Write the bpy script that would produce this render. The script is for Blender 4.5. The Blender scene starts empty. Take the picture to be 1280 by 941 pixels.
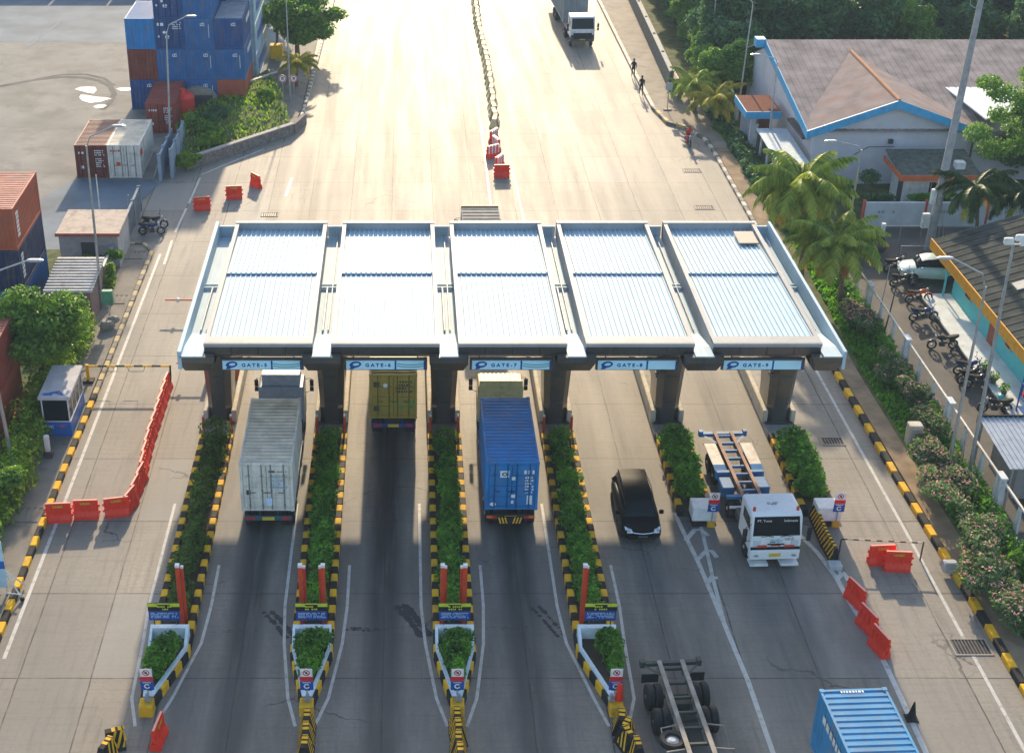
import bpy, math, random
from mathutils import Vector, Matrix
from math import radians as R, sin, cos, pi, sqrt

S = bpy.context.scene
COL = S.collection
# ------------------------------------------------------------------ camera, sky, sun, exposure
CAM_H, PITCH, FPX, PX, PY = 38.2, R(28.5), 1780.0, 505.0, 470.0
cd = bpy.data.cameras.new("camera")
cam = bpy.data.objects.new("camera", cd); COL.objects.link(cam)
cam.location = (0, 0, CAM_H); cam.rotation_euler = (pi/2 - PITCH, 0, 0)
cd.sensor_width = 36; cd.lens = FPX/1280*36; cd.shift_x = (640-PX)/1280; cd.shift_y = 0.0
cd.clip_start = 0.5; cd.clip_end = 3000
S.camera = cam
SUN_EL, SUN_AZ = R(20.8), R(1.5)          # azimuth from +Y towards +X
w = bpy.data.worlds.new("World"); S.world = w; w.use_nodes = True
nt = w.node_tree; bg = nt.nodes["Background"]
sky = nt.nodes.new("ShaderNodeTexSky"); sky.sky_type = 'NISHITA'; sky.sun_disc = False
sky.sun_elevation = SUN_EL; sky.sun_rotation = SUN_AZ
sky.air_density = 1.0; sky.dust_density = 1.5; sky.ozone_density = 1.0
nt.links.new(sky.outputs[0], bg.inputs[0]); bg.inputs[1].default_value = 0.15
ld = bpy.data.lights.new("sun", 'SUN'); ld.energy = 3.7; ld.angle = R(1.0); ld.color = (1.0, 0.80, 0.54)
sun = bpy.data.objects.new("sun", ld); COL.objects.link(sun)
sun.rotation_euler = Vector((-sin(SUN_AZ)*cos(SUN_EL), -cos(SUN_AZ)*cos(SUN_EL), -sin(SUN_EL))).to_track_quat('-Z', 'Y').to_euler()
S.view_settings.view_transform = 'Standard'; S.view_settings.look = 'None'
S.view_settings.exposure = 1.05; S.view_settings.gamma = 1.0

SP, CP = sin(PITCH), cos(PITCH)
def G(px, py, z=0.0):
    """survey point: the place at height z seen in that direction"""
    v = (py-PY)/FPX; Z = (CAM_H-z)/(SP+v*CP)
    return Vector(((px-PX)/FPX*Z, Z*(CP-v*SP), z))
def HZ(px, py, Y):
    v = (py-PY)/FPX; Z = Y/(CP-v*SP)
    return Vector(((px-PX)/FPX*Z, Y, CAM_H-Z*(SP+v*CP)))

# ------------------------------------------------------------------ helpers
class MB:
    def __init__(s): s.v = []; s.f = []; s.m = []; s.M = None
    def add(s, vs, fs, m=0):
        n = len(s.v)
        if s.M is not None: vs = [tuple(s.M @ Vector(p)) for p in vs]
        s.v += [tuple(p) for p in vs]; s.f += [tuple(i+n for i in f) for f in fs]; s.m += [m]*len(fs)
        return s
    def box(s, x0, x1, y0, y1, z0, z1, m=0):
        vs = [(x0,y0,z0),(x1,y0,z0),(x1,y1,z0),(x0,y1,z0),(x0,y0,z1),(x1,y0,z1),(x1,y1,z1),(x0,y1,z1)]
        return s.add(vs, [(0,3,2,1),(4,5,6,7),(0,1,5,4),(1,2,6,5),(2,3,7,6),(3,0,4,7)], m)
    def cb(s, cx, cy, cz, sx, sy, sz, m=0): return s.box(cx-sx/2,cx+sx/2,cy-sy/2,cy+sy/2,cz-sz/2,cz+sz/2,m)
    def bev(s, x0, x1, y0, y1, z0, z1, b=0.03, m=0):
        # box with chamfered vertical and top edges
        r = lambda e: [(x0+e+b,y0+e),(x1-e-b,y0+e),(x1-e,y0+e+b),(x1-e,y1-e-b),(x1-e-b,y1-e),(x0+e+b,y1-e),(x0+e,y1-e-b),(x0+e,y0+e+b)]
        rings = [(z0,0),(z1-b,0),(z1,b)]
        vs = []; fs = []
        for z, e in rings: vs += [(x,y,z) for x,y in r(e)]
        for k in range(2):
            for i in range(8): fs.append((k*8+i, k*8+(i+1)%8, (k+1)*8+(i+1)%8, (k+1)*8+i))
        fs.append(tuple(range(16,24))); fs.append(tuple(reversed(range(8))))
        return s.add(vs, fs, m)
    def prism(s, poly, z0, z1, m=0):
        n = len(poly)
        a = sum(poly[i][0]*poly[(i+1)%n][1]-poly[(i+1)%n][0]*poly[i][1] for i in range(n))
        if a < 0: poly = list(reversed(poly))
        vs = [(p[0],p[1],z0) for p in poly]+[(p[0],p[1],z1) for p in poly]
        fs = [tuple(reversed(range(n))), tuple(range(n,2*n))]+[(i,(i+1)%n,(i+1)%n+n,i+n) for i in range(n)]
        return s.add(vs, fs, m)
    def xprism(s, prof, x0, x1, m=0):
        # profile in (y,z), extruded along x
        n = len(prof)
        a = sum(prof[i][0]*prof[(i+1)%n][1]-prof[(i+1)%n][0]*prof[i][1] for i in range(n))
        if a < 0: prof = list(reversed(prof))
        vs = [(x0,p[0],p[1]) for p in prof]+[(x1,p[0],p[1]) for p in prof]
        fs = [tuple(reversed(range(n))), tuple(range(n,2*n))]+[(i,(i+1)%n,(i+1)%n+n,i+n) for i in range(n)]
        return s.add(vs, fs, m)
    def loft(s, rings, m=0, caps=True, closed=True):
        n = len(rings[0]); vs = [p for r in rings for p in r]; fs = []
        for k in range(len(rings)-1):
            for i in range(n if closed else n-1):
                j = (i+1) % n
                fs.append((k*n+i, k*n+j, (k+1)*n+j, (k+1)*n+i))
        if caps: fs.append(tuple(reversed(range(n)))); fs.append(tuple(range((len(rings)-1)*n, len(rings)*n)))
        return s.add(vs, fs, m)
    def tube(s, pts, r, n=8, m=0, caps=True):
        pts = [Vector(p) for p in pts]
        rs = r if isinstance(r, (list, tuple)) else [r]*len(pts)
        rings = []; t0 = None
        for i, p in enumerate(pts):
            t = (pts[min(i+1,len(pts)-1)]-pts[max(i-1,0)]).normalized()
            up = Vector((0,0,1)) if abs(t.z) < 0.9 else Vector((0,1,0))
            a = t.cross(up).normalized(); b = t.cross(a).normalized()
            if t0 is not None and a.dot(t0) < 0: a = -a; b = -b
            t0 = a
            rings.append([tuple(p+a*rs[i]*cos(2*pi*k/n)+b*rs[i]*sin(2*pi*k/n)) for k in range(n)])
        return s.loft(rings, m, caps)
    def cyl(s, c, axis, r, L, n=16, m=0, r2=None):
        c = Vector(c); a = Vector(axis).normalized()*L/2
        return s.tube([c-a, c+a], [r, r if r2 is None else r2], n, m)
    def lathe(s, c, axis, prof, n=20, m=0):
        # prof: (offset along axis, radius)
        c = Vector(c); ax = Vector(axis).normalized()
        up = Vector((0,0,1)) if abs(ax.z) < 0.9 else Vector((0,1,0))
        a = ax.cross(up).normalized(); b = ax.cross(a)
        return s.loft([[tuple(c+ax*o+(a*cos(2*pi*k/n)+b*sin(2*pi*k/n))*r) for k in range(n)] for o, r in prof], m)
    def ball(s, c, r, n=10, m=0, sc=(1,1,1)):
        vs = []; fs = []; k = n//2+1
        for i in range(k+1):
            th = pi*i/k
            for j in range(n):
                ph = 2*pi*j/n
                vs.append((c[0]+r*sc[0]*sin(th)*cos(ph)*(1 if 0<i<k else .02), c[1]+r*sc[1]*sin(th)*sin(ph)*(1 if 0<i<k else .02), c[2]+r*sc[2]*cos(th)))
        for i in range(k):
            for j in range(n): fs.append((i*n+j,(i+1)*n+j,(i+1)*n+(j+1)%n,i*n+(j+1)%n))
        return s.add(vs, fs, m)
    def mesh(s, name, mats, smooth=False):
        me = bpy.data.meshes.new(name); me.from_pydata(s.v, [], s.f)
        mats = mats if isinstance(mats, (list, tuple)) else [mats]
        for m in mats: me.materials.append(m)
        if any(s.m): me.polygons.foreach_set("material_index", s.m)
        if smooth: me.polygons.foreach_set("use_smooth", [True]*len(me.polygons))
        me.update(); return me
    def build(s, name, mats, parent=None, smooth=False, **kw):
        o = bpy.data.objects.new(name, s.mesh(name, mats, smooth)); COL.objects.link(o)
        if parent is not None: o.parent = parent
        return tag(o, **kw)
def build_each(mb, name, mats, parent):
    """every separate piece collected in mb becomes a part of its own"""
    par = list(range(len(mb.v)))
    def find(i):
        while par[i] != i: par[i] = par[par[i]]; i = par[i]
        return i
    for f in mb.f:
        for i in f[1:]: par[find(i)] = find(f[0])
    groups = {}
    for f in mb.f: groups.setdefault(find(f[0]), []).append(f)
    for fs in groups.values():
        idx = sorted({i for f in fs for i in f}); mp = {i: k for k, i in enumerate(idx)}
        p = MB(); p.v = [mb.v[i] for i in idx]; p.f = [tuple(mp[i] for i in f) for f in fs]; p.m = [0]*len(fs); p.build(name, mats, parent)
def tag(o, label=None, cat=None, group=None, kind=None):
    if label: o['label'] = label
    if cat: o['category'] = cat
    if group: o['group'] = group
    if kind: o['kind'] = kind
    return o
def thing(name, label, cat, loc=(0,0,0), rz=0.0, group=None):
    o = bpy.data.objects.new(name, None); COL.objects.link(o); o.empty_display_size = .3
    o.location = loc; o.rotation_euler = (0,0,rz)
    return tag(o, label, cat, group)
def struct(name, mb, mats, **kw): return mb.build(name, mats, kind='structure', **kw)
def copy_tree(o, parent=None):
    c = o.copy(); COL.objects.link(c)
    if parent is not None: c.parent = parent
    for ch in list(o.children): copy_tree(ch, c)
    return c
def dup(o, loc, rz=None, label=None, group=None, scale=None):
    kids = [k for k in bpy.data.objects if k.parent == o]
    c = o.copy(); COL.objects.link(c)
    def rec(src, dst):
        for ch in [k for k in bpy.data.objects if k.parent == src]:
            d = ch.copy(); COL.objects.link(d); d.parent = dst; rec(ch, d)
    rec(o, c)
    c.location = loc
    if rz is not None: c.rotation_euler = (0,0,rz)
    if label: c['label'] = label
    if group: c['group'] = group
    if scale is not None: c.scale = scale
    return c

# ------------------------------------------------------------------ materials
MATS = {}
def mat(name, col, rough=0.6, metal=0.0, var=0.12, scale=3.0, bump=0.0, bscale=40.0, dirt=0.0, dirtcol=(0.10,0.075,0.05), spec=0.3, coat=0.0, streak=None, sfac=.5, scol=None):
    if name in MATS: return MATS[name]
    m = bpy.data.materials.new(name); m.use_nodes = True; n = m.node_tree; L = n.links
    b = n.nodes["Principled BSDF"]; b.inputs["Roughness"].default_value = rough; b.inputs["Metallic"].default_value = metal
    b.inputs["Specular IOR Level"].default_value = spec; b.inputs["Coat Weight"].default_value = coat
    tc = n.nodes.new("ShaderNodeTexCoord")
    no = n.nodes.new("ShaderNodeTexNoise"); no.inputs["Scale"].default_value = scale; no.inputs["Detail"].default_value = 5
    L.new(tc.outputs["Object"], no.inputs["Vector"])
    r = n.nodes.new("ShaderNodeValToRGB"); r.color_ramp.elements[0].position = .3; r.color_ramp.elements[1].position = .7
    r.color_ramp.elements[0].color = tuple(c*(1-var) for c in col)+(1,); r.color_ramp.elements[1].color = tuple(min(1,c*(1+var)) for c in col)+(1,)
    L.new(no.outputs[0], r.inputs[0]); out = r.outputs[0]
    if dirt > 0:
        n2 = n.nodes.new("ShaderNodeTexNoise"); n2.inputs["Scale"].default_value = scale*.45+.3; n2.inputs["Detail"].default_value = 8; n2.inputs["Roughness"].default_value = .7
        L.new(tc.outputs["Object"], n2.inputs["Vector"])
        mr = n.nodes.new("ShaderNodeMapRange"); mr.inputs[1].default_value = .5; mr.inputs[2].default_value = .7; mr.inputs[3].default_value = 0; mr.inputs[4].default_value = dirt
        L.new(n2.outputs[0], mr.inputs[0])
        mx = n.nodes.new("ShaderNodeMix"); mx.data_type = 'RGBA'; L.new(mr.outputs[0], mx.inputs[0]); L.new(out, mx.inputs[6]); mx.inputs[7].default_value = dirtcol+(1,)
        out = mx.outputs[2]
    if streak:
        mp = n.nodes.new("ShaderNodeMapping"); mp.inputs["Scale"].default_value = streak; L.new(tc.outputs["Object"], mp.inputs[0])
        n4 = n.nodes.new("ShaderNodeTexNoise"); n4.inputs["Scale"].default_value = 1; n4.inputs["Detail"].default_value = 7; n4.inputs["Roughness"].default_value = .7; L.new(mp.outputs[0], n4.inputs["Vector"])
        m4 = n.nodes.new("ShaderNodeMapRange"); m4.inputs[1].default_value = .48; m4.inputs[2].default_value = .72; m4.inputs[4].default_value = sfac; L.new(n4.outputs[0], m4.inputs[0])
        x4 = n.nodes.new("ShaderNodeMix"); x4.data_type = 'RGBA'; L.new(m4.outputs[0], x4.inputs[0]); L.new(out, x4.inputs[6]); x4.inputs[7].default_value = (scol or dirtcol)+(1,); out = x4.outputs[2]
    L.new(out, b.inputs["Base Color"])
    if bump > 0:
        n3 = n.nodes.new("ShaderNodeTexNoise"); n3.inputs["Scale"].default_value = bscale; n3.inputs["Detail"].default_value = 4; L.new(tc.outputs["Object"], n3.inputs["Vector"])
        bp = n.nodes.new("ShaderNodeBump"); bp.inputs["Strength"].default_value = bump; bp.inputs["Distance"].default_value = .02
        L.new(n3.outputs[0], bp.inputs["Height"]); L.new(bp.outputs[0], b.inputs["Normal"])
    MATS[name] = m; return m
def leafmat(name, dark, light, trans=0.45):
    if name in MATS: return MATS[name]
    m = bpy.data.materials.new(name); m.use_nodes = True; n = m.node_tree; L = n.links
    for x in list(n.nodes): n.nodes.remove(x)
    out = n.nodes.new("ShaderNodeOutputMaterial")
    geo = n.nodes.new("ShaderNodeNewGeometry"); tc = n.nodes.new("ShaderNodeTexCoord")
    no = n.nodes.new("ShaderNodeTexNoise"); no.inputs["Scale"].default_value = 1.1; no.inputs["Detail"].default_value = 3
    L.new(tc.outputs["Object"], no.inputs["Vector"])
    ad = n.nodes.new("ShaderNodeMath"); ad.operation = 'MULTIPLY_ADD'; ad.inputs[1].default_value = .55
    L.new(geo.outputs["Random Per Island"], ad.inputs[0])
    mr = n.nodes.new("ShaderNodeMapRange"); mr.inputs[1].default_value = .3; mr.inputs[2].default_value = .7; mr.inputs[3].default_value = -.15; mr.inputs[4].default_value = .55
    L.new(no.outputs[0], mr.inputs[0]); L.new(mr.outputs[0], ad.inputs[2])
    mx = n.nodes.new("ShaderNodeMix"); mx.data_type = 'RGBA'; L.new(ad.outputs[0], mx.inputs[0])
    mx.inputs[6].default_value = dark+(1,); mx.inputs[7].default_value = light+(1,)
    b = n.nodes.new("ShaderNodeBsdfPrincipled"); b.inputs["Roughness"].default_value = .5; b.inputs["Specular IOR Level"].default_value = .35
    t = n.nodes.new("ShaderNodeBsdfTranslucent"); ms = n.nodes.new("ShaderNodeMixShader"); ms.inputs[0].default_value = trans
    L.new(mx.outputs[2], b.inputs["Base Color"]); L.new(mx.outputs[2], t.inputs["Color"])
    L.new(b.outputs[0], ms.inputs[1]); L.new(t.outputs[0], ms.inputs[2]); L.new(ms.outputs[0], out.inputs[0])
    MATS[name] = m; return m

def concrete_road():
    m = bpy.data.materials.new("road_concrete"); m.use_nodes = True; n = m.node_tree; L = n.links
    b = n.nodes["Principled BSDF"]
    tc = n.nodes.new("ShaderNodeTexCoord"); sep = n.nodes.new("ShaderNodeSeparateXYZ"); L.new(tc.outputs["Object"], sep.inputs[0])
    X, Y = sep.outputs[0], sep.outputs[1]
    def mth(op, a, b_=None, c=None):
        k = n.nodes.new("ShaderNodeMath"); k.operation = op
        for i, q in enumerate((a, b_, c)):
            if q is None: continue
            if isinstance(q, (int, float)): k.inputs[i].default_value = q
            else: L.new(q, k.inputs[i])
        return k.outputs[0]
    def noise(scale, detail=5, rough=.6, vec=None, dist=0):
        k = n.nodes.new("ShaderNodeTexNoise"); k.inputs["Scale"].default_value = scale; k.inputs["Detail"].default_value = detail; k.inputs["Roughness"].default_value = rough
        k.inputs["Distortion"].default_value = dist
        L.new(vec if vec is not None else tc.outputs["Object"], k.inputs["Vector"]); return k.outputs[0]
    def mrange(v, a, b_, c=0.0, d=1.0, smooth=True):
        k = n.nodes.new("ShaderNodeMapRange"); k.interpolation_type = 'SMOOTHSTEP' if smooth else 'LINEAR'
        L.new(v, k.inputs[0]); k.inputs[1].default_value = a; k.inputs[2].default_value = b_; k.inputs[3].default_value = c; k.inputs[4].default_value = d
        return k.outputs[0]
    def mix(fac, a, b_):
        k = n.nodes.new("ShaderNodeMix"); k.data_type = 'RGBA'
        L.new(fac, k.inputs[0])
        for i, q in ((6, a), (7, b_)):
            if isinstance(q, tuple): k.inputs[i].default_value = q+(1,)
            else: L.new(q, k.inputs[i])
        return k.outputs[2]
    def stretch(sx, sy):
        k = n.nodes.new("ShaderNodeMapping"); k.inputs["Scale"].default_value = (sx, sy, 1); L.new(tc.outputs["Object"], k.inputs[0]); return k.outputs[0]
    big = noise(.11, 4); fine = noise(6, 8, .75)
    base = mix(mrange(big, .35, .65), (.25,.22,.18), (.34,.305,.25))
    base = mix(mrange(fine, .3, .75, 0, .55), base, (.17,.155,.135))
    # transverse broom streaks and brushed scuffs
    st = noise(1.0, 6, .7, stretch(.35, 5.5)); base = mix(mrange(st, .46, .78, 0, .6), base, (.14,.125,.105))
    st2 = noise(1.0, 5, .65, stretch(3.2, .22)); base = mix(mrange(st2, .46, .76, 0, .65), base, (.13,.12,.11))
    # single slabs poured in different years
    slabx = mth('FLOOR', mth('DIVIDE', mth('SUBTRACT', X, -9.71), 2.95)); slaby = mth('FLOOR', mth('DIVIDE', Y, 5.6))
    cb = n.nodes.new("ShaderNodeCombineXYZ"); L.new(slabx, cb.inputs[0]); L.new(slaby, cb.inputs[1])
    wn = n.nodes.new("ShaderNodeTexWhiteNoise"); wn.noise_dimensions = '2D'; L.new(cb.outputs[0], wn.inputs["Vector"])
    base = mix(mrange(wn.outputs[0], 0, 1, 0, .5, False), base, (.20,.19,.175))
    base = mix(mrange(wn.outputs[0], .93, .94, 0, .22), base, (.36,.36,.34))
    # joints
    wob = mth('MULTIPLY', mth('SUBTRACT', noise(.5, 3), .5), .10)
    jx = mth('ABSOLUTE', mth('SUBTRACT', mth('FRACT', mth('DIVIDE', mth('ADD', mth('SUBTRACT', X, -9.71), wob), 2.95)), .5))
    jy = mth('ABSOLUTE', mth('SUBTRACT', mth('FRACT', mth('DIVIDE', mth('ADD', Y, wob), 5.6)), .5))
    J = mth('MAXIMUM', mrange(jx, .484, .495), mrange(jy, .4915, .4975))
    base = mix(mth('MULTIPLY', J, mrange(noise(.9, 3), .3, .6, .3, .9)), base, (.06,.055,.05))
    # cracks
    vo = n.nodes.new("ShaderNodeTexVoronoi"); vo.feature = 'DISTANCE_TO_EDGE'; vo.inputs["Scale"].default_value = .16
    mp = n.nodes.new("ShaderNodeVectorMath"); mp.operation = 'ADD'
    nc = n.nodes.new("ShaderNodeTexNoise"); nc.inputs["Scale"].default_value = .8; nc.inputs["Detail"].default_value = 6; L.new(tc.outputs["Object"], nc.inputs["Vector"])
    sc = n.nodes.new("ShaderNodeVectorMath"); sc.operation = 'SCALE'; sc.inputs[3].default_value = 1.6; L.new(nc.outputs[1], sc.inputs[0])
    L.new(tc.outputs["Object"], mp.inputs[0]); L.new(sc.outputs[0], mp.inputs[1]); L.new(mp.outputs[0], vo.inputs["Vector"])
    ck = mth('MULTIPLY', mrange(vo.outputs["Distance"], .002, .009, 1, 0), mrange(noise(.16, 2), .55, .65))
    base = mix(mth('MULTIPLY', ck, .75), base, (.05,.045,.04))
    # oil and rubber along the middle of every toll lane
    lx = mth('ABSOLUTE', mth('SUBTRACT', mth('FRACT', mth('DIVIDE', mth('ADD', mth('SUBTRACT', X, -9.71), mth('MULTIPLY', wob, 3)), 5.9)), .5))
    inl = mth('MULTIPLY', mrange(X, -9.5, -8.5), mrange(X, 7.2, 8.4, 1, 0))
    iny = mth('MULTIPLY', mrange(Y, 60, 72, 1, .3), mrange(Y, 40, 54, .72, 1))
    oil = mth('MULTIPLY', mth('MULTIPLY', mrange(lx, .05, .19, 1, 0), mth('MULTIPLY', inl, iny)), mrange(noise(1.0, 5, .65, stretch(1.6, .14)), .25, .55, .62, 1))
    base = mix(mth('MULTIPLY', oil, .93), base, (.014,.014,.016))
    inr = mth('MULTIPLY', mrange(X, 8.4, 9.2), mrange(X, 19, 19.8, 1, 0))
    oil2 = mth('MULTIPLY', mth('MULTIPLY', mrange(lx, .02, .16, 1, 0), mth('MULTIPLY', inr, mrange(Y, 66, 84, 1, 0))), mrange(noise(1.0, 4, .6, stretch(1.4, .1)), .3, .65, .1, .55))
    base = mix(oil2, base, (.05,.045,.045))
    grime_shade = mth('MULTIPLY', mrange(lx, .3, .48, 1, .35), mth('MULTIPLY', mth('MULTIPLY', mrange(X, -9.6, -9.0), mrange(X, 19.2, 20.2, 1, 0)), mrange(Y, 54, 70, 1, .08)))
    base = mix(mth('MULTIPLY', grime_shade, mrange(noise(.5, 5, .65, stretch(1.2,.3)), .25, .7, .12, .62)), base, (.085,.084,.084))
    # near lanes greyer: grime plus the canopy's shade mixed into the concrete colour
    L.new(base, b.inputs["Base Color"])
    ro = mrange(noise(1.0, 4, .6, stretch(.9,.05)), .3, .7, .60, .66); L.new(ro, b.inputs["Roughness"])
    b.inputs["Specular IOR Level"].default_value = .14
    bp = n.nodes.new("ShaderNodeBump"); bp.inputs["Strength"].default_value = .22; bp.inputs["Distance"].default_value = .012
    L.new(mth('ADD', noise(14, 3, .6), mth('MULTIPLY', J, -1.0)), bp.inputs["Height"]); L.new(bp.outputs[0], b.inputs["Normal"])
    return m

ROAD = concrete_road()
WHITE = mat('white_paint', (.72,.72,.70), .45, dirt=.25)
LINE = mat('road_line_paint', (.50,.49,.46), .6, dirt=.95, scale=6, dirtcol=(.22,.2,.17))
YEL = mat('yellow_paint', (.80,.44,.02), .7, spec=.12, dirt=.5, scale=2.2, dirtcol=(.16,.12,.07))
BLK = mat('black_paint', (.022,.022,.024), .7, spec=.12, dirt=.3, dirtcol=(.12,.1,.08))
KERBG = mat('kerb_concrete', (.30,.27,.23), .8, dirt=.5, bump=.3)
PAVE = mat('pavement_concrete', (.22,.20,.175), .85, dirt=.6, scale=1.2, bump=.4, bscale=12)
DIRT = mat('bare_soil', (.28,.20,.125), .95, var=.3, dirt=.5, scale=.9, dirtcol=(.12,.10,.05), bump=.5, bscale=6)
GRASS = mat('grass_ground', (.07,.095,.025), .95, var=.5, dirt=.6, scale=1.3, dirtcol=(.17,.13,.07), bump=.6, bscale=10)
YARD = mat('yard_concrete', (.235,.225,.205), .85, spec=.15, var=.22, dirt=.55, scale=.25, dirtcol=(.10,.095,.09), bump=.3, bscale=3)
ASPH = mat('yard_asphalt', (.13,.165,.20), .8, spec=.2, var=.3, dirt=.4, scale=.3, dirtcol=(.12,.13,.14), bump=.2)
ASPH2 = mat('parking_asphalt', (.085,.078,.07), .8, var=.3, dirt=.55, scale=.5, dirtcol=(.15,.12,.085), bump=.3)
REDP = mat('red_plastic', (.82,.04,.015), .42, var=.1, dirt=.3, scale=1.5, dirtcol=(.42,.09,.05))
REDPAINT = mat('red_paint', (.62,.06,.02), .5, var=.15, dirt=.3)
ORANGE = mat('orange_paint', (.72,.15,.02), .5, dirt=.3)
STEEL = mat('galvanised_steel', (.42,.44,.46), .45, metal=.6, dirt=.3)
DSTEEL = mat('dark_steel', (.09,.09,.10), .5, metal=.4, dirt=.4)
CLAD = mat('canopy_cladding', (.16,.155,.15), .3, streak=(3,3,.3), sfac=.4, metal=.75, var=.15, dirt=.35, scale=.8, dirtcol=(.09,.08,.07))
CLAD2 = mat('column_cladding', (.17,.165,.16), .28, metal=.7, var=.1, dirt=.3, scale=.7, dirtcol=(.09,.08,.07))
ROOFW = mat('roof_sheet', (.42,.56,.64), .6, metal=.0, spec=.11, streak=(5.5,.16,1), sfac=.55, scol=(.30,.35,.36), var=.05, dirt=.22, scale=.7, dirtcol=(.42,.45,.47))
COPING = mat('roof_coping', (.33,.34,.35), .55, spec=.14, streak=(1.2,1.2,.5), sfac=.4, scol=(.22,.21,.2), var=.06, dirt=.3, scale=.8, dirtcol=(.40,.39,.37))
RUBBER = mat('tyre_rubber', (.018,.018,.019), .75, dirt=.5, dirtcol=(.06,.055,.05))
GLASS = mat('dark_glass', (.006,.011,.016), .12, var=.05, spec=.1)
CREAM = mat('cream_concrete', (.55,.49,.38), .8, dirt=.5, dirtcol=(.30,.25,.17), bump=.3)
BLUEP = mat('blue_paint', (.015,.12,.42), .45, dirt=.25)
SKYB = mat('light_blue_paint', (.45,.62,.72), .5, dirt=.3, dirtcol=(.35,.4,.42))
WLEG = mat('frame_white_metal', (.65,.65,.62), .45, dirt=.4)

LEAF_H = leafmat('hedge_leaves', (.025,.10,.008), (.22,.52,.035))
LEAF_B = leafmat('bright_leaves', (.05,.15,.008), (.38,.56,.04))
LEAF_T = leafmat('tree_leaves', (.035,.11,.014), (.26,.46,.055))
LEAF_F = leafmat('forest_leaves', (.028,.09,.038), (.15,.29,.10), .4)
LEAF_FL = leafmat('forest_light_leaves', (.06,.18,.03), (.32,.50,.08))
LEAF_P = leafmat('palm_leaves', (.09,.20,.02), (.56,.60,.10))
LEAF_Y = leafmat('yellow_palm_leaves', (.20,.22,.02), (.60,.52,.08))
LEAF_D = leafmat('dry_palm_leaves', (.28,.12,.02), (.62,.32,.06), .4)
PETAL = leafmat('pink_petals', (.70,.22,.27), (.95,.62,.55), .3)
BARK = mat('bark', (.16,.12,.085), .9, var=.3, bump=.8, bscale=10)

def leaves(clumps, n, size, seed, flat=0.35, shell=.55, box=None):
    """leaf quads through the volume of ellipsoid clumps ((x,y,z),(rx,ry,rz))"""
    rnd = random.Random(seed); mb = MB(); vs = []; fs = []
    if not box: wts = [c[1][0]*c[1][1]+c[1][0]*c[1][2] for c in clumps]
    for i in range(n):
        if box:
            x0,x1,y0,y1,z0,z1 = box
            p = Vector((rnd.uniform(x0,x1), rnd.uniform(y0,y1), z1-(z1-z0)*rnd.random()**1.6)); d = Vector((rnd.uniform(-1,1),rnd.uniform(-1,1),rnd.uniform(0,1.6)))
        else:
            (c, r) = rnd.choices(clumps, wts)[0]
            d = Vector((rnd.gauss(0,1), rnd.gauss(0,1), rnd.gauss(0,1)))
            if d.length < 1e-3: continue
            d.normalize(); q = shell+(1.08-shell)*rnd.random()**.7
            p = Vector((c[0]+d.x*r[0]*q, c[1]+d.y*r[1]*q, c[2]+d.z*r[2]*q))
        nrm = (d*(1-flat)+Vector((rnd.gauss(0,.5),rnd.gauss(0,.5),rnd.gauss(0,.5)+flat))).normalized()
        a = nrm.cross(Vector((rnd.gauss(0,1),rnd.gauss(0,1),rnd.gauss(0,1)))).normalized(); b = nrm.cross(a)
        s = size*rnd.uniform(.6,1.35); l = s*rnd.uniform(.9,1.5)
        k = len(vs)
        vs += [tuple(p-a*l*.5), tuple(p+b*s*.32+nrm*s*.1), tuple(p+a*l*.5-nrm*s*.12), tuple(p-b*s*.32+nrm*s*.1)]
        fs.append((k,k+1,k+2,k+3))
    mb.v = vs; mb.f = fs; mb.m = [0]*len(fs)
    return mb

def marks(mb, x0, x1, y, z0, z1, rows, seed, m=0, fill=.75, depth=.006):
    """rows of small unreadable printed strokes on a face looking to -y"""
    rnd = random.Random(seed); h = (z1-z0)/rows
    for r in range(rows):
        z = z1-(r+.8)*h; x = x0
        xe = x0+(x1-x0)*rnd.uniform(fill,1)
        while x < xe:
            wd = rnd.uniform(.35,.75)*h*.8
            if rnd.random() < .82: mb.box(x, x+wd, y-depth, y, z, z+h*.55, m)
            x += wd+h*.22
    return mb
def text_obj(name, body, size, mtl, parent, loc, rot=(pi/2,0,0), bold=0.0, sx=1.0, align='CENTER', extr=.004):
    cu = bpy.data.curves.new(name, 'FONT'); cu.body = body; cu.size = size; cu.align_x = align; cu.align_y = 'CENTER'
    cu.extrude = extr; cu.offset = bold; cu.resolution_u = 3
    t = bpy.data.objects.new(name+'_t', cu); COL.objects.link(t)
    bpy.context.view_layer.update()
    me = bpy.data.meshes.new_from_object(t.evaluated_get(bpy.context.evaluated_depsgraph_get()))
    COL.objects.unlink(t); bpy.data.objects.remove(t); me.name = name
    me.materials.clear(); me.materials.append(mtl)
    o = bpy.data.objects.new(name, me); COL.objects.link(o); o.parent = parent
    o.location = loc; o.rotation_euler = rot; o.scale = (sx,1,1)
    return o
ORD = ['first','second','third','fourth','fifth','sixth','seventh','eighth','ninth','tenth','eleventh','twelfth','thirteenth','fourteenth','fifteenth','sixteenth']

def nth(n):
    return '%d%s' % (n, 'th' if 10 < n % 100 < 14 else {1:'st',2:'nd',3:'rd'}.get(n % 10, 'th'))
HAZE = 0.0003
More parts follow.
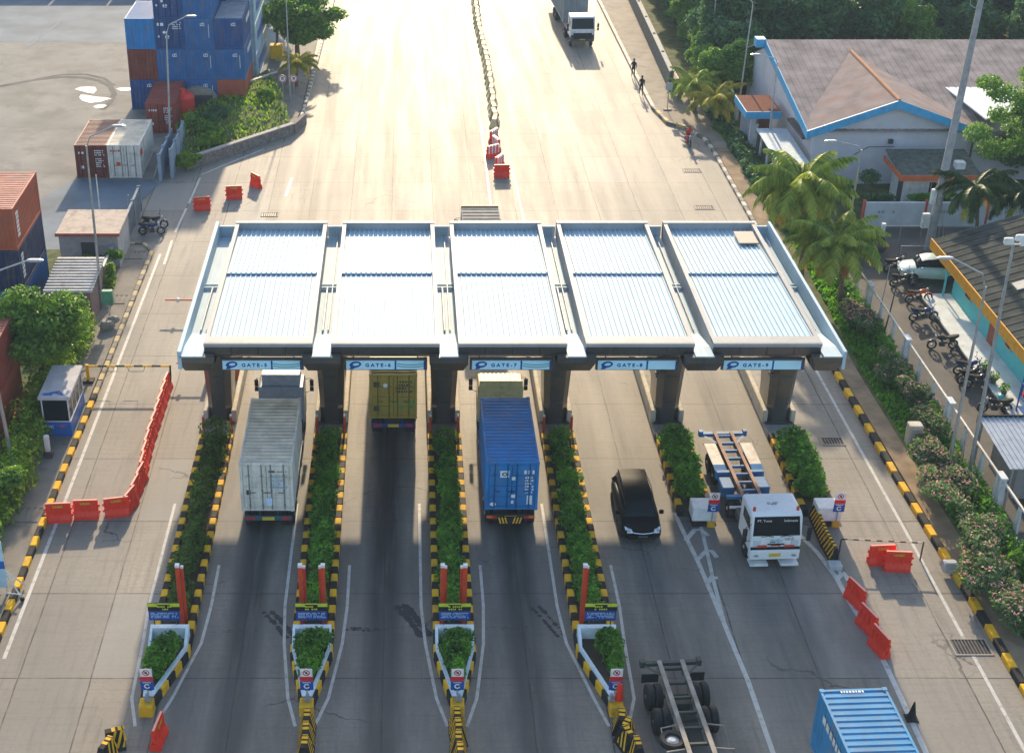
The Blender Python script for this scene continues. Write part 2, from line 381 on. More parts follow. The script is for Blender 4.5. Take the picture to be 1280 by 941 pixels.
# ------------------------------------------------------------------ ground, roads, pavements
XL, XR = -16.9, 24.35
g = MB(); g.add([(-700,-50,-.35),(700,-50,-.35),(700,1200,-.35),(-700,1200,-.35)], [(0,1,2,3)])
struct('ground', g, GRASS)
def sheet(name, pts, z, m):
    mb = MB(); n = len(pts); a = sum(pts[i][0]*pts[(i+1)%n][1]-pts[(i+1)%n][0]*pts[i][1] for i in range(n))
    if a < 0: pts = list(reversed(pts))
    mb.add([(p[0],p[1],z) for p in pts], [tuple(range(n))]); return struct(name, mb, m)
sheet('road', [(-40,-10),(40,-10),(40,420),(-40,420)], 0.0, ROAD)
sheet('yard', [(-120,60),(-17.9,60),(-17.9,90),(-19.2,97),(-18.2,101),(-15.8,104),(-9.6,113),(-9.6,330),(-120,330)], .02, YARD)
sheet('yard_asphalt', [(-120,139.5),(-9.7,139.5),(-9.7,330),(-120,330)], .026, ASPH)
sheet('yard_asphalt', [(-30.5,86),(-21.5,88),(-19.2,96),(-18.4,100.5),(-19,101.5),(-24.9,101.5)], .026, ASPH)
sheet('parking_lot', [(27.9,30),(70,30),(70,92.0),(27.9,92.0)], .02, ASPH2)
# yard guide line painted on the asphalt
def ribbon(name, pts, wd, z, m, mb=None):
    own = mb is None; mb = mb or MB()
    pts = [Vector((p[0],p[1],0)) for p in pts]; vs = []
    for i, p in enumerate(pts):
        t = (pts[min(i+1,len(pts)-1)]-pts[max(i-1,0)]).normalized(); nn = Vector((t.y,-t.x,0))
        vs += [tuple(p-nn*wd/2+Vector((0,0,z))), tuple(p+nn*wd/2+Vector((0,0,z)))]
    mb.add(vs, [(2*i+1,2*i+3,2*i+2,2*i) for i in range(len(pts)-1)])
    if own: return struct(name, mb, m)
def pl(px, z=0): return [G(a,b,z) for a,b in px]
ribbon('yard_line', pl([(30,62),(80,24)]), .35, .034, mat('faded_line', (.25,.27,.28), .9, spec=.1, dirt=.6))
# tyre arcs in the dust of the yard
TR = mat('dust_track', (.15,.145,.135), .9, spec=.1, var=.3, dirt=.5, scale=.4, dirtcol=(.19,.18,.16))
arc = [(0,108),(25,103),(50,99),(80,96),(105,97),(125,101),(138,108),(143,118),(138,128),(128,137)]
ribbon('tyre_track', pl(arc), .5, .034, TR)
ribbon('tyre_track', pl([(20,104),(50,98),(80,93),(108,93),(130,98),(143,107)]), .35, .030, TR)
# puddles
WATER = mat('puddle_water', (.06,.06,.055), .16, var=.05, spec=1.0)
def puddle(px, seed):
    rnd = random.Random(seed); sheet('puddle', [tuple(G(a,b))[:2] for a,b in px], .038, WATER)
puddle([(93,112),(100,109),(110,108.5),(119,109),(121,113),(117,117.5),(108,116),(99,113.5)], 1)
puddle([(99,122),(101,118.5),(108,119),(120,121),(132,122),(140,123.5),(132,125.5),(125,128),(112,129),(102,126)], 2)
puddle([(116,133.5),(122,131),(130,130.8),(134,132),(129,135),(121,136)], 3)
puddle([(145,111.5),(150,109.8),(166,109.5),(168,112),(160,114),(151,114)], 4)
# raised pavements and verges with kerb faces
def raised(name, pts, z1, m, z0=-.3):
    mb = MB(); mb.prism([(p[0],p[1]) for p in pts], z0, z1); return struct(name, mb, m)
raised('pavement', [(XL-.30,20),(XL-.30,60),(XL-.10,87.6),(XL-.8,88.8),(XL-1.9,88.8),(XL-2.6,87),(XL-2.4,20)], .14, PAVE)
raised('verge', [(XL-2.75,40),(XL-2.45,88),(-30,88),(-30,40)], .10, GRASS)
raised('verge', [(24.68,20),(24.9,48),(24.62,70),(24.72,108),(25.9,108),(25.6,70),(25.9,48),(26.0,20)], .13, DIRT)
raised('verge', [(26.0,20),(25.9,48),(25.6,70),(25.9,108),(23.4,113.5),(27.6,119.5),(27.9,119.5),(27.9,20)], .12, GRASS)
raised('pavement', [(24.72,108.1),(24.6,110.5),(23.6,113.4),(22.2,114.8),(21.6,118.5),(21.5,128),(21.3,330),(24.6,330),(24.9,122),(25.85,113),(25.85,108.1)], .14, mat('worn_pavement', (.26,.22,.17), .85, var=.2, dirt=.5, scale=.6, bump=.3))
raised('forest_floor', [(25.2,330),(25.2,124),(27.95,119),(27.95,92.6),(90,92.6),(200,330)], .10, GRASS)
raised('pavement', [(-8.75,118),(-7.2,330),(-9.8,330),(-10.9,120),(-9.9,113.5),(-9.2,113.5)], .14, PAVE)
# bank behind the stone wall
bank = MB(); A = [G(228,206),G(362,168),G(372,158),G(356,118),G(342,100),G(228,150)]
bv = [(A[0].x,A[0].y,.35),(A[1].x-.3,A[1].y,.5),(A[2].x-.6,A[2].y,.5),(-11.3,123,.9),(-12.3,126,1.3),(-18.4,113,.6)]
bank.add(bv+[(-14.5,113.2,1.25)], [(0,1,6),(1,2,6),(2,3,6),(3,4,6),(4,5,6),(5,0,6)])
struct('grass_bank', bank, GRASS)

# kerbs: alternating painted stones
def kerb(name, pts, wd, h, step, mats, z0=0.0, b=.03):
    mb = MB(); pts = [Vector((p[0],p[1],0)) for p in pts]; k = 0
    for i in range(len(pts)-1):
        a, c = pts[i], pts[i+1]; L = (c-a).length; n = max(1, round(L/step)); d = (c-a).normalized()
        for j in range(n):
            p = a+(c-a)*(j/n); ln = L/n
            mb.M = Matrix.Translation(p) @ Matrix(((d.x,-d.y,0,0),(d.y,d.x,0,0),(0,0,1,0),(0,0,0,1)))
            mb.bev(0.006, ln-.006, -wd/2, wd/2, z0, h+random.Random(k).uniform(-.012,.012), b, k % len(mats)); k += 1
    mb.M = None
    return struct(name, mb, mats)
random.seed(3)
kerb('kerb', [(24.9,30),(24.75,48),(24.42,60),(24.36,70.5),(24.45,76)], .32, .27, .95, [YEL, BLK])
FW = mat('faded_kerb_paint', (.50,.47,.40), .7, dirt=.6, scale=1.4, dirtcol=(.22,.19,.15)); FB = mat('faded_black_paint', (.14,.125,.11), .7, dirt=.5, dirtcol=(.22,.19,.15))
kerb('kerb', [(24.45,76),(24.5,108),(24.3,110.6),(23.3,113.2)], .30, .22, .9, [FW, FB])
kerb('kerb', [(23.3,113.2),(22.0,114.5),(21.4,118.5)], .34, .26, .9, [mat('faded_yellow_paint', (.46,.33,.13), .7, dirt=.6, dirtcol=(.2,.16,.1)), FB])
kerb('kerb', [(21.4,118.5),(21.3,128),(21.1,240)], .34, .24, 1.5, [mat('pale_kerb', (.46,.39,.32), .7, dirt=.3)])
kerb('kerb', [(XL-.15,30),(XL-.12,60),(XL-.02,68)], .30, .25, .78, [YEL, BLK])
kerb('kerb', [(XL-.02,68),(XL+.05,87.6),(XL-.7,88.9),(XL-1.9,88.9)], .28, .22, .78, [mat('worn_yellow_paint', (.44,.34,.16), .7, dirt=.7, scale=2.4, dirtcol=(.24,.21,.16)), FB])
kerb('kerb', [(-9.3,113.3),(-8.7,114.6),(-8.55,118.5),(-7.6,160),(-7.0,240)], .28, .24, .55, [FW, FB])
# drain channel beside the left pavement
for k in range(14):
    y0 = 49+k*3.4
    if 60 < y0 < 70: continue
    mb = MB()
    for j in range(6): mb.box(XL-2.2+j*.30, XL-1.98+j*.30, y0, y0+1.1, .142, .168)
    mb.box(XL-2.26, XL-.38, y0-.08, y0, .142, .175); mb.box(XL-2.26, XL-.38, y0+1.1, y0+1.18, .142, .175)
    if k in (0,2,5,9,11): mb.build('drain_cover', PAVE, label='slatted concrete drain cover set in the left pavement, %s one from the near end' % ORD[[0,2,5,9,11].index(k)], cat='drain cover', group='drain covers in the left pavement')

# ------------------------------------------------------------------ road markings
lm = MB()
def line(px, wd=.16, closed=False): ribbon('', pl(px), wd, .004, None, lm)
ribbon('', [(XL+.42,46),(XL+.50,60),(XL+.62,87.5)], .16, .004, None, lm)
ISL = [2.09+5.9*(i-2) for i in range(6)]
for i, x in enumerate(ISL[:4]):
    l, r = x-1.35, x+1.35
    tx = x+(-.05 if i != 0 else -.35) if i != 3 else x+.3
    ribbon('', [(l,57.5),(l,53),(l,49.5),(l+.15,47),(tx-.75,43.6),(tx-.35,42.0)], .13, .004, None, lm)
    ribbon('', [(r,52.5),(r,51),(r,49.5),(r-.12,47),(tx+.85,43.6),(tx+.4,42.0)], .13, .004, None, lm)
line([(843,640),(858,672),(872,700),(905,778),(935,850),(968,945)], .20)
ribbon('', pl([(872,640),(884,690),(892,725),(905,777)]), .17, .0052, None, lm)
ribbon('', pl([(857,675),(868,662),(876,661),(885,669)]), .22, .0065, None, lm); ribbon('', pl([(871,699),(884,687),(890,688),(896,696)]), .22, .0065, None, lm); ribbon('', pl([(885,727),(890,720),(897,722)]), .22, .0065, None, lm)
line([(1000,668),(1022,690),(1046,722),(1062,752),(1090,795),(1118,853),(1160,945)], .22)
ribbon('', pl([(1035,694),(1044,700),(1052,720)]), .15, .0052, None, lm); ribbon('', pl([(1046,722),(1055,716),(1062,726)]), .3, .0065, None, lm)
ribbon('', [(23.55,30),(23.5,55),(23.35,72)], .15, .004, None, lm)
ribbon('', [(6.1,84),(6.35,104),(6.7,300)], .15, .004, None, lm)
ribbon('', [(8.6,84),(8.3,104)], .13, .004, None, lm)
line([(205,330),(215,300)], .16); line([(219,290),(233,260)], .16); line([(236,254),(250,222)],.16); line([(252,218),(290,202),(330,186)], .14)
line([(357,245),(365,222)], .2); line([(412,60),(405,62)], .3)
struct('road_markings', lm, LINE)
# stone-like repair bands on the carriageway
sm = MB()
RND = random.Random(11)
def skid(px, wd):
    P = pl(px)
    for k in range(2):
        off = Vector((.32*k,.1*k,0)); Q = [p+off for p in P]
        for i in range(len(Q)-1):
            n = 14
            for j in range(n):
                if RND.random() < .2: continue
                a = Q[i]+(Q[i+1]-Q[i])*(j/n); s = wd*RND.uniform(.35,1.1)
                t = [(a.x+s*cos(q)*RND.uniform(.6,1.1)*1.1, a.y+s*sin(q)*RND.uniform(.6,1.1), .0035+.0002*RND.random()) for q in [2*pi*u/7 for u in range(7)]]
                sm.add(t, [tuple(range(7))])
skid([(330,765),(345,780),(358,797)], .16); skid([(495,757),(510,772),(527,795)], .22); skid([(663,757),(680,775),(698,796)], .13)
skid([(265,789),(318,789)], .05); skid([(430,786),(478,788)], .10); skid([(605,785),(652,785)], .05)
struct('tyre_marks', sm, mat('rubber_mark', (.035,.036,.04), .7, var=.3))

# ------------------------------------------------------------------ toll canopy
gate = thing('toll_canopy', 'wide toll plaza canopy with five white ribbed roof bays on dark clad columns', 'toll gate', (ISL[0],66.5,0))
def GM(): m = MB(); m.M = Matrix.Translation((-ISL[0],-66.5,0)); return m
def ribbed(mb, x0, x1, ya, za, yb, zb, pitch, h, m=0):
    n = int((x1-x0)/pitch); p = (x1-x0)/n; prof = []
    for i in range(n):
        x = x0+i*p; prof += [(x,0),(x+p*.62,0),(x+p*.70,h),(x+p*.92,h)]
    prof.append((x1,0)); vs = [(x,ya,za+q) for x,q in prof]+[(x,yb,zb+q) for x,q in prof]; k = len(prof)
    mb.add(vs, [(i,i+1,i+1+k,i+k) for i in range(k-1)], m)
    # closed front lip
    mb.add([(x,ya,za+q) for x,q in prof]+[(x,ya,za-.05) for x,q in prof], [(i+k,i+1+k,i+1,i) for i in range(k-1)], m)
PIPE = mat('gutter_pipe', (.35,.37,.38), .5)
for k in range(5):
    cx = ISL[k]+2.95; x0, x1 = cx-2.52, cx+2.52
    mb = GM()
    for a, b in ((x0,x0+.20),(x1-.20,x1)):
        mb.box(a, b, 58.75, 73.4, 7.06, 8.10)
    mb.box(x0, x1, 73.12, 73.4, 7.3, 8.14)
    mb.box(x0, x1, 58.6, 59.35, 8.0, 8.12)
    mb.box(x0, x1, 58.56, 58.64, 7.95, 8.12)
    mb.build('roof_frame', COPING, gate)
    mb = GM(); ribbed(mb, x0+.2, x1-.2, 59.3, 8.0, 66.75, 7.90, .25, .055); ribbed(mb, x0+.2, x1-.2, 66.7, 8.0, 73.12, 7.70, .25, .055)
    mb.build('roof_deck', ROOFW, gate)
    mb = GM()   # sloping dark fascia with panel joints, soffit
    for q in range(4):
        a = x0+(x1-x0)*q/4+.012; b = x0+(x1-x0)*(q+1)/4-.012
        mb.xprism([(58.62,7.98),(58.66,7.5),(59.25,7.1),(59.4,7.1),(59.4,7.98)], a, b)
    mb.box(x0+.02, x1-.02, 59.4, 73.0, 7.06, 7.14); mb.box(x0+.02, x1-.02, 59.3, 59.38, 7.12, 7.9)
    mb.build('fascia', CLAD, gate)
for j, x in enumerate(ISL):
    lo = -.45 if j else -.68; hi = .45 if j < 5 else .45
    mb = GM(); m2 = GM(); wl, wr = (-.9 if j else -.72), (.9 if j < 5 else .55)
    top = lambda y: [(x+wl, y, 7.3), (x+wr, y, 7.3)]
    def ring(y, zb, inset, zt=7.02): return [(x+wl+inset,y,zb),(x+wr-inset,y,zb),(x+wr,y,zt),(x+wl,y,zt)]
    mb.loft([ring(58.15,7.30,.05,7.62), ring(58.5,6.75,.22,7.62), ring(58.56,6.74,.22,7.04), ring(63.5,6.45,.3), ring(69.5,6.45,.3), ring(73.4,6.5,.22), ring(73.8,6.7,.05)])
    mb.build('beam', CLAD, gate)
    # channel gutter on top of the beam
    a, b = x+lo+.02, x+hi-.02
    m2.xprism([(58.1,7.64),(58.1,7.70),(59.2,7.66),(61.5,7.16),(73.65,7.10),(73.65,7.03),(61.5,7.08),(59.2,7.60)], a, b); m2.box(a, b, 73.66, 73.8, 7.0, 7.7)
    if j == 0: m2.box(x-.74, x-.56, 58.1, 73.8, 7.03, 7.95)
    if j == 5: m2.box(x+.455, x+.60, 58.1, 73.8, 7.03, 7.95)
    m2.box(a, b, 66.55, 66.65, 7.16, 7.27); m2.box(a, b, 66.95, 67.05, 7.16, 7.25)
    m2.build('gutter', ROOFW, gate)
    m3 = GM(); m3.tube([(x-.12,61.6,7.27),(x-.12,66.5,7.27)], .05, 6); m3.tube([(x+.14,61.7,7.24),(x+.14,73.5,7.22)], .035, 6)
    m3.build('conduit', PIPE, gate)
    m4 = GM()   # faceted tapering column
    def oct_(z, wx, ya, yb, c): return [(x-wx+c,ya,z),(x+wx-c,ya,z),(x+wx,ya+c*1.6,z),(x+wx,yb-c,z),(x+wx-c,yb,z),(x-wx+c,yb,z),(x-wx,yb-c,z),(x-wx,ya+c*1.6,z)]
    m4.loft([oct_(.14,.62,65.0,67.4,.28), oct_(1.4,.63,64.95,67.4,.28), oct_(3.0,.70,64.8,67.6,.30), oct_(5.2,.80,64.4,68.0,.32), oct_(6.85,.92,63.6,68.8,.36)])
    m4.box(x-.72, x+.72, 64.8, 67.6, .14, .22)
    m4.build('column', CLAD2, gate)
    m5 = GM()
    for z in (1.4,3.0,5.2): m5.box(x-.25, x+.25, 64.93-(z-1.4)*.135, 64.97-(z-1.4)*.135, z-.012, z+.012)
    if j >= 4:
        for q in range(5): m5.box(x-.86, x-.68, 64.7, 65.1, 3.0+q*.28, 3.2+q*.28)
    m5.build('column_trim', DSTEEL, gate)
for (a,b) in ((15.9,1),):
    m = GM(); m.box(18.0, 19.05, 70.6, 72.2, 7.93, 8.02); m.build('skylight_patch', mat('brown_sheet', (.30,.24,.20), .6), gate)

# gate signs hung under the fascia
SB = mat('sign_face', (.50,.80,.93), .35, var=.03); SD = mat('sign_blue', (.012,.07,.30), .4); SG = mat('sign_green', (.02,.20,.16), .4)
nums = ['5','6','7','8','9']; desc = ['over the lane of the white container truck', 'over the lane of the yellow container', 'over the lane of the blue container truck', 'over the lane of the black minivan', 'over the lane of the white tractor unit']
for k in range(5):
    cx = ISL[k]+2.95+(.1 if k==0 else 0)
    t = thing('gate_sign', 'light blue gate name board %s' % desc[k], 'sign', (cx,58.95,6.80), 0, 'gate name boards under the canopy')
    mb = MB(); mb.box(-1.95,1.95,.02,.14,-.27,.34); mb.build('sign_case', DSTEEL, t)
    mb = MB(); mb.box(-1.85,1.85,-.02,.018,-.22,.24); mb.build('sign_panel', SB, t)
    mb = MB(); mb.box(.42,.50,-.03,-.022,-.22,.24); mb.box(1.78,1.85,-.03,-.022,-.22,.24)
    # ring-shaped logo with a slanted tail
    n = 28; out = []; inn = []
    for i in range(n):
        a = 2*pi*i/n; out.append((-1.42+.27*cos(a)+.05*sin(a), -.03, .04+.17*sin(a))); inn.append((-1.39+.15*cos(a)+.03*sin(a), -.03, .05+.075*sin(a)))
    mb.add(out+inn, [(i,(i+1)%n,n+(i+1)%n,n+i) for i in range(n)])
    mb.add([(-1.70,-.032,-.20),(-1.52,-.032,-.20),(-1.38,-.032,-.07),(-1.62,-.032,-.02)], [(0,1,2,3)])
    mb.build('emblem', SD, t)
    text_obj('lettering', 'G A T E - '+nums[k], .24, SD, t, (-.36,-.026,.0), bold=.010, sx=1.05)
    if k < 3:
        mb = MB()
        for q,(z,dz) in enumerate(((.02,.07),(-.10,.07))):
            P = [(.52+i*.125,-.028,z+dz*((i-5)/5)**2*1.0) for i in range(11)]
            mb.add([(p[0],p[1],p[2]-.018) for p in P]+[(p[0],p[1],p[2]+.018) for p in P], [(i,i+1,i+12,i+11) for i in range(10)])
        mb.build('wave_lines', SG, t)
    mb = MB(); mb.tube([(-1.5,.08,.34),(-1.5,.2,.62)], .03, 6); mb.tube([(1.5,.08,.34),(1.5,.2,.62)], .03, 6); mb.build('hanger', DSTEEL, t)

# ------------------------------------------------------------------ traffic islands
POS = ['leftmost','second from the left','third from the left','fourth from the left','fifth from the left','rightmost']
def kerbmb(mb, pts, wd, z1, step, k0=0):
    pts = [Vector((p[0],p[1],0)) for p in pts]; k = k0
    for i in range(len(pts)-1):
        a, c = pts[i], pts[i+1]; L = (c-a).length; n = max(1, round(L/step)); d = (c-a).normalized()
        for j in range(n):
            p = a+(c-a)*(j/n)
            mb.M = Matrix.Translation(p) @ Matrix(((d.x,-d.y,0,0),(d.y,d.x,0,0),(0,0,1,0),(0,0,0,1)))
            mb.bev(.005, L/n-.005, -wd/2, wd/2, 0, z1+RND.uniform(-.015,.015), .03, k % 2); k += 1
    mb.M = None; return k
SOIL = mat('planter_soil', (.08,.06,.04), .95, bump=.5)
LPLANT = []
for j, x in enumerate(ISL):
    near = 47.0 if j < 4 else 56.4
    t = thing('traffic_island', '%s lane island with yellow and black kerb stones' % POS[j], 'traffic island', (x,near,0), 0, 'lane islands of the toll gate')
    mb = MB(); mb.M = None
    for s in (-.72,.72):
        k1 = MB(); kerbmb(k1, [(x+s,near),(x+s,63.6)], .30, .34, .56); k1.v = [(a-x,b-near,c) for a,b,c in k1.v]; k1.build('kerb', [BLK, YEL], t)
    mb.box(-.57,.57,.02,63.6-near,0,.2); mb.build('soil', SOIL, t)
    mb = MB(); mb.bev(-.86,.86,63.62-near,79-near,0,.14,.05); mb.build('concrete_base', mat('island_concrete', (.34,.33,.30), .8, dirt=.5), t)
    for s in (-1,1): mb = MB(); mb.bev(min(s*.86,s*.60), max(s*.86,s*.60), 65.0-near, 74.5-near, .14, .85, .04); mb.build('low_wall', CREAM, t)
    # hedge: a thing of its own
    y0, y1 = (near+1.3, 63.4) if j < 4 else (57.2, 62.7)
    hl = [G(0,0).x]*0
    hn = 'island_hedge'
    side = ['beside the red barrier lane','between the white container truck and the yellow container','between the yellow and the blue container','between the blue container and the black minivan','short one between the minivan and the tractor unit','short one right of the tractor unit'][j]
    cl = []; rr = random.Random(40+j); yy = y0+.4
    h = thing(hn, 'clipped green hedge on a lane island, %s' % side, 'hedge', (x, y0, .2), 0, 'hedges on the lane islands')
    wide = .56 if j < 4 else .74
    while yy < y1-.2:
        hh = .38 if j < 4 else .55
        q_ = rr.random(); cl.append(((rr.uniform(-.16,.16), yy-y0, hh+rr.uniform(-.12,.12)), (wide*rr.uniform(.7,1.2), rr.uniform(.35,.7), hh*rr.uniform(.8,1.3)))); yy += .5 if q_ > .15 else .85
        if q_ > .75: cl.append(((rr.uniform(-.4,.4), yy-y0, hh*1.9), (.22,.25,.28)))
    if j == 0: cl += [((0.05,y1-y0-.7,.85),(.85,.8,.6))]
    if j >= 4: cl += [((0,y1-y0-.6,.7),(.85,.8,.6)), ((.05,y1-y0-2.6,.6),(.8,.8,.55))]
    leaves(cl, 5200 if j < 4 else 4800, .17, 70+j, flat=.5).build('foliage', LEAF_H if j != 0 else leafmat('hedge_olive_leaves', (.02,.06,.008), (.16,.27,.03)), h)  # leftmost hedge has duller, more olive leaf colours
    mb = MB()
    for q in range(int((y1-y0)/.7)): mb.tube([(rr.uniform(-.2,.2),q*.7+.3,0),(rr.uniform(-.25,.25),q*.7+.35,.5)], .02, 5)
    mb.build('stems', BARK, h)
    # short red posts at the canopy column
    for s in (-1,1):
        mb = MB(); mb.lathe((0,0,0), (0,0,1), [(0,.07),(.95,.07),(1.0,.055)], 10); mb.lathe((0,0,1.0),(0,0,1),[(0,.06),(.1,.06),(.13,.02)],10,1)
        if j > 3: continue
        mb.build('bollard', [REDPAINT, WHITE], label='short red bollard at the %s canopy column, %s side' % (POS[j], 'left' if s<0 else 'right'), cat='bollard', group='red bollards at the canopy columns').location = (x+s*.72, 63.9, .14)
    if j < 5:
        b = thing('boom_gate', 'orange boom gate cabinet beside the %s canopy column' % POS[j], 'boom gate', (x+.35,70.5 if j else 69.8,.14), 0, 'boom gates under the canopy')
        mb = MB(); mb.bev(-.2,.2,-.2,.2,0,1.15,.03); mb.build('cabinet', ORANGE, b)
        mb = MB(); mb.tube([(0,-.24,1.0),(0.1,-.24,3.0)], .045, 6); mb.build('boom_arm', REDPAINT, b)
        m_ = MB(); m_.bev(-.28,.28,.9,1.3,0,1.5,.03); m_.box(-.2,.2,.88,.9,1.0,1.35,1)
        m_.build('ticket_box', [WLEG, GLASS], label='white ticket machine behind the %s canopy column' % POS[j], cat='ticket machine', group='ticket machines under the canopy').location = (x+.3,71,.14)
POLES = {0:[(.40,0)], 1:[(-.42,-1),(.38,1)], 2:[(-.42,-1),(.38,1)], 3:[(-.42,-1)]}
for j in range(4):
    x = ISL[j]; side = (-1 if j == 0 else (1 if j == 3 else 0))
    # white triangular planter at the island nose
    tipx = x+(.0 if j in (1,2) else (-.35 if j == 0 else .3))
    t = thing('planter', 'white walled wedge planter at the nose of the %s lane island' % POS[j], 'planter', (x,45.5,0), 0, 'wedge planters at the island noses')
    out = [(-.80,1.5),(.80,1.5),(.80,.55),(tipx-x+.2,-2.3),(tipx-x-.2,-2.3),(-.80,.55)]
    inn = [(-.68,1.25),(.68,1.25),(.68,.5),(tipx-x+.1,-2.0),(tipx-x-.1,-2.0),(-.68,.5)]
    mb = MB()
    zt = [1.0,1.0,.62,.48,.48,.62]; n = 6
    vs = [(p[0],p[1],.3) for p in out]+[(p[0],p[1],zt[i]) for i,p in enumerate(out)]+[(p[0],p[1],zt[i]) for i,p in enumerate(inn)]+[(p[0],p[1],.4) for p in inn]
    fs = []
    for i in range(n):
        q = (i+1)%n
        fs += [(q,i,i+n,q+n),(q+n,i+n,i+2*n,q+2*n),(q+2*n,i+2*n,i+3*n,q+3*n)]
    fs.append(tuple(range(3*n,4*n)))
    mb.add(vs, fs); mb.build('wall', mat('planter_wall',(.68,.77,.81),.5,dirt=.3,dirtcol=(.35,.42,.45)), t)
    k1 = MB(); off = .10
    K = [(-.74,1.5),(-.74,.5),(tipx-x-.16,-2.35)]; kerbmb(k1, K, .28, .42, .62); k1.build('kerb', [BLK, YEL], t); k1 = MB(); K = [(.74,1.5),(.74,.5),(tipx-x+.16,-2.35)]; kerbmb(k1, K, .28, .42, .62)
    k1.build('kerb', [BLK, YEL], t)
    mb = MB(); mb.bev(tipx-x-.27,tipx-x+.27,-3.0,-2.4,0,.52,.04); mb.build('nose_block', YEL, t)
    mb = MB(); mb.prism([(p[0]*.98,p[1]) for p in inn], .4, .44); mb.build('soil', SOIL, t)
    rr = random.Random(j); cl = []
    for q in range(16):
        v = rr.random(); yy = .9-v*(2.4 if j != 3 else 2.1); cx_ = (tipx-x)*v; wv = .58*(1-v*.75)
        if j == 3: cx_ += .25; wv *= .75
        cl.append(((cx_+rr.uniform(-wv,wv)*.6, yy, .85+rr.uniform(-.1,.25)), (wv*.8+.16,.38,.42)))
    b = thing('planter_shrub', 'dark green leafy shrub filling the wedge planter of the %s island' % POS[j], 'shrub', (x,45.5,0), 0, 'shrubs in the wedge planters')
    leaves(cl, 2600, .15, 90+j).build('foliage', LEAF_H, b)
    mb = MB(); mb.tube([(0,.2,.42),(.05,.2,.9)], .03, 6); mb.tube([(0,-.3,.42),(.1,-.3,.8)], .025, 6); mb.build('stem', BARK, b)
    # notice board
    bx = tipx*.0+x+(-.18 if j == 0 else (.12 if j == 3 else 0))
    t = thing('notice_board', 'notice board with yellow heading behind the %s planter' % POS[j], 'sign', (bx,46.95,.0), 0, 'notice boards on the island noses')
    mb = MB(); mb.box(-.64,.64,0,.04,1.25,1.72); mb.build('blue_panel', SD, t)
    mb = MB(); mb.box(-.66,.66,-.005,.04,1.73,2.12); mb.build('heading_panel', BLK, t)
    YG = mat('yellow_green_print', (.55,.60,.04), .5)
    mb = MB(); mb.box(-.66,-.26,-.012,-.006,1.95,2.12); mb.box(.26,.66,-.012,-.006,1.95,2.12); mb.box(-.3,.3,-.012,-.006,2.06,2.12)
    marks(mb, -.26, .28, -.006, 1.76, 2.02, 2, j); mb.build('heading_print', YG, t)
    mb = MB(); marks(mb, -.56, .56, -.001, 1.36, 1.66, 4, 5+j, fill=.95); mb.build('print', mat('white_print', (.5,.6,.75), .5), t)
    for s in (-1,1):
        mb = MB(); mb.box(s*.45-.025,s*.45+.025,.042,.09,.9,2.0); mb.build('leg', DSTEEL, t)
    for dx, s in POLES[j]:
        for q in range(2):
            xx = x+dx+(.07 if q else -.07)*(1 if s <= 0 else -1)
            w_ = .085 if q == 0 else .055; mb = MB(); mb.box(-w_,w_,-w_,w_,.0,(3.0 if q == 0 else 2.75)); mb.box(-w_-.005,w_+.005,-w_-.005,w_+.005,(3.0 if q == 0 else 2.75),(3.12 if q == 0 else 2.85),1)
            pos = '' if len(POLES[j]) == 1 else (', left kerb' if s < 0 else ', right kerb')
            o = mb.build('height_post', [REDPAINT, WHITE], label='%s red post behind the board of the %s island%s' % ('taller' if q == 0 else 'shorter', POS[j], pos), cat='post', group='red posts on the island noses')
            o.location = (xx, 48.0+q*.25, .2)
def lane_sign(x, y, z, label, seed, spare=False):
    t = thing('lane_sign', label, 'sign', (x,y,z), 0, 'small lane signs at the island noses')
    mb = MB(); mb.tube([(0,0.03,0),(0,0.03,1.62)], .03, 6); mb.build('post', STEEL, t)
    mb = MB(); mb.box(-.24,.24,-.01,.01,1.26,1.64); mb.build('white_plate', WHITE, t)
    mb = MB(); n = 20
    P = [(.14*cos(2*pi*i/n), -.014, 1.45+.14*sin(2*pi*i/n)) for i in range(n)]; Q = [(.10*cos(2*pi*i/n), -.014, 1.45+.10*sin(2*pi*i/n)) for i in range(n)]
    mb.add(P+Q, [(i,(i+1)%n,n+(i+1)%n,n+i) for i in range(n)]); mb.add([(-.10,-.016,1.52),(-.07,-.016,1.55),(.10,-.016,1.38),(.07,-.016,1.35)], [(0,1,2,3)])
    mb.box(-.26,.26,-.02,.0,1.05,1.25); mb.build('red_band', mat('sign_red', (.60,.02,.03), .4), t)
    mb = MB(); mb.box(-.04,.04,-.016,-.012,1.40,1.50); mb.build('symbol', BLK, t)
    mb = MB(); mb.box(-.26,.26,-.02,.0,.60,1.03); mb.build('blue_plate', SD, t)
    mb = MB(); P = [(.12*cos(2*pi*i/n+.6), -.024, .79+.12*sin(2*pi*i/n+.6)) for i in range(n)]; Q = [(.07*cos(2*pi*i/n+.6), -.024, .79+.07*sin(2*pi*i/n+.6)) for i in range(n)]
    mb.add(P+Q, [(i,(i+1)%n,n+(i+1)%n,n+i) for i in range(n-3)]); mb.box(-.16,.16,-.024,-.02,.955,.985); mb.build('arrow', WHITE, t)
    return t
for j in range(4):
    x = ISL[j]; tipx = x+(.0 if j in (1,2) else (-.35 if j == 0 else .3))
    lane_sign(tipx, 43.25, .15, 'small red and blue lane sign on the tip of the %s planter' % POS[j], j)
    mb = MB(); mb.cyl((0,0,.62),(0,0,1),.07,.2,10); mb.box(-.12,.12,-.1,.1,.42,.52); mb.tube([(0,0,0),(0,0,.5)],.02,6)
    mb.build('lane_marker_lamp', [STEEL], label='small grey marker lamp at the tip of the %s planter' % POS[j], cat='lamp', group='marker lamps at the island noses').location = (tipx+(.05 if j<3 else -.2),42.85,.15)
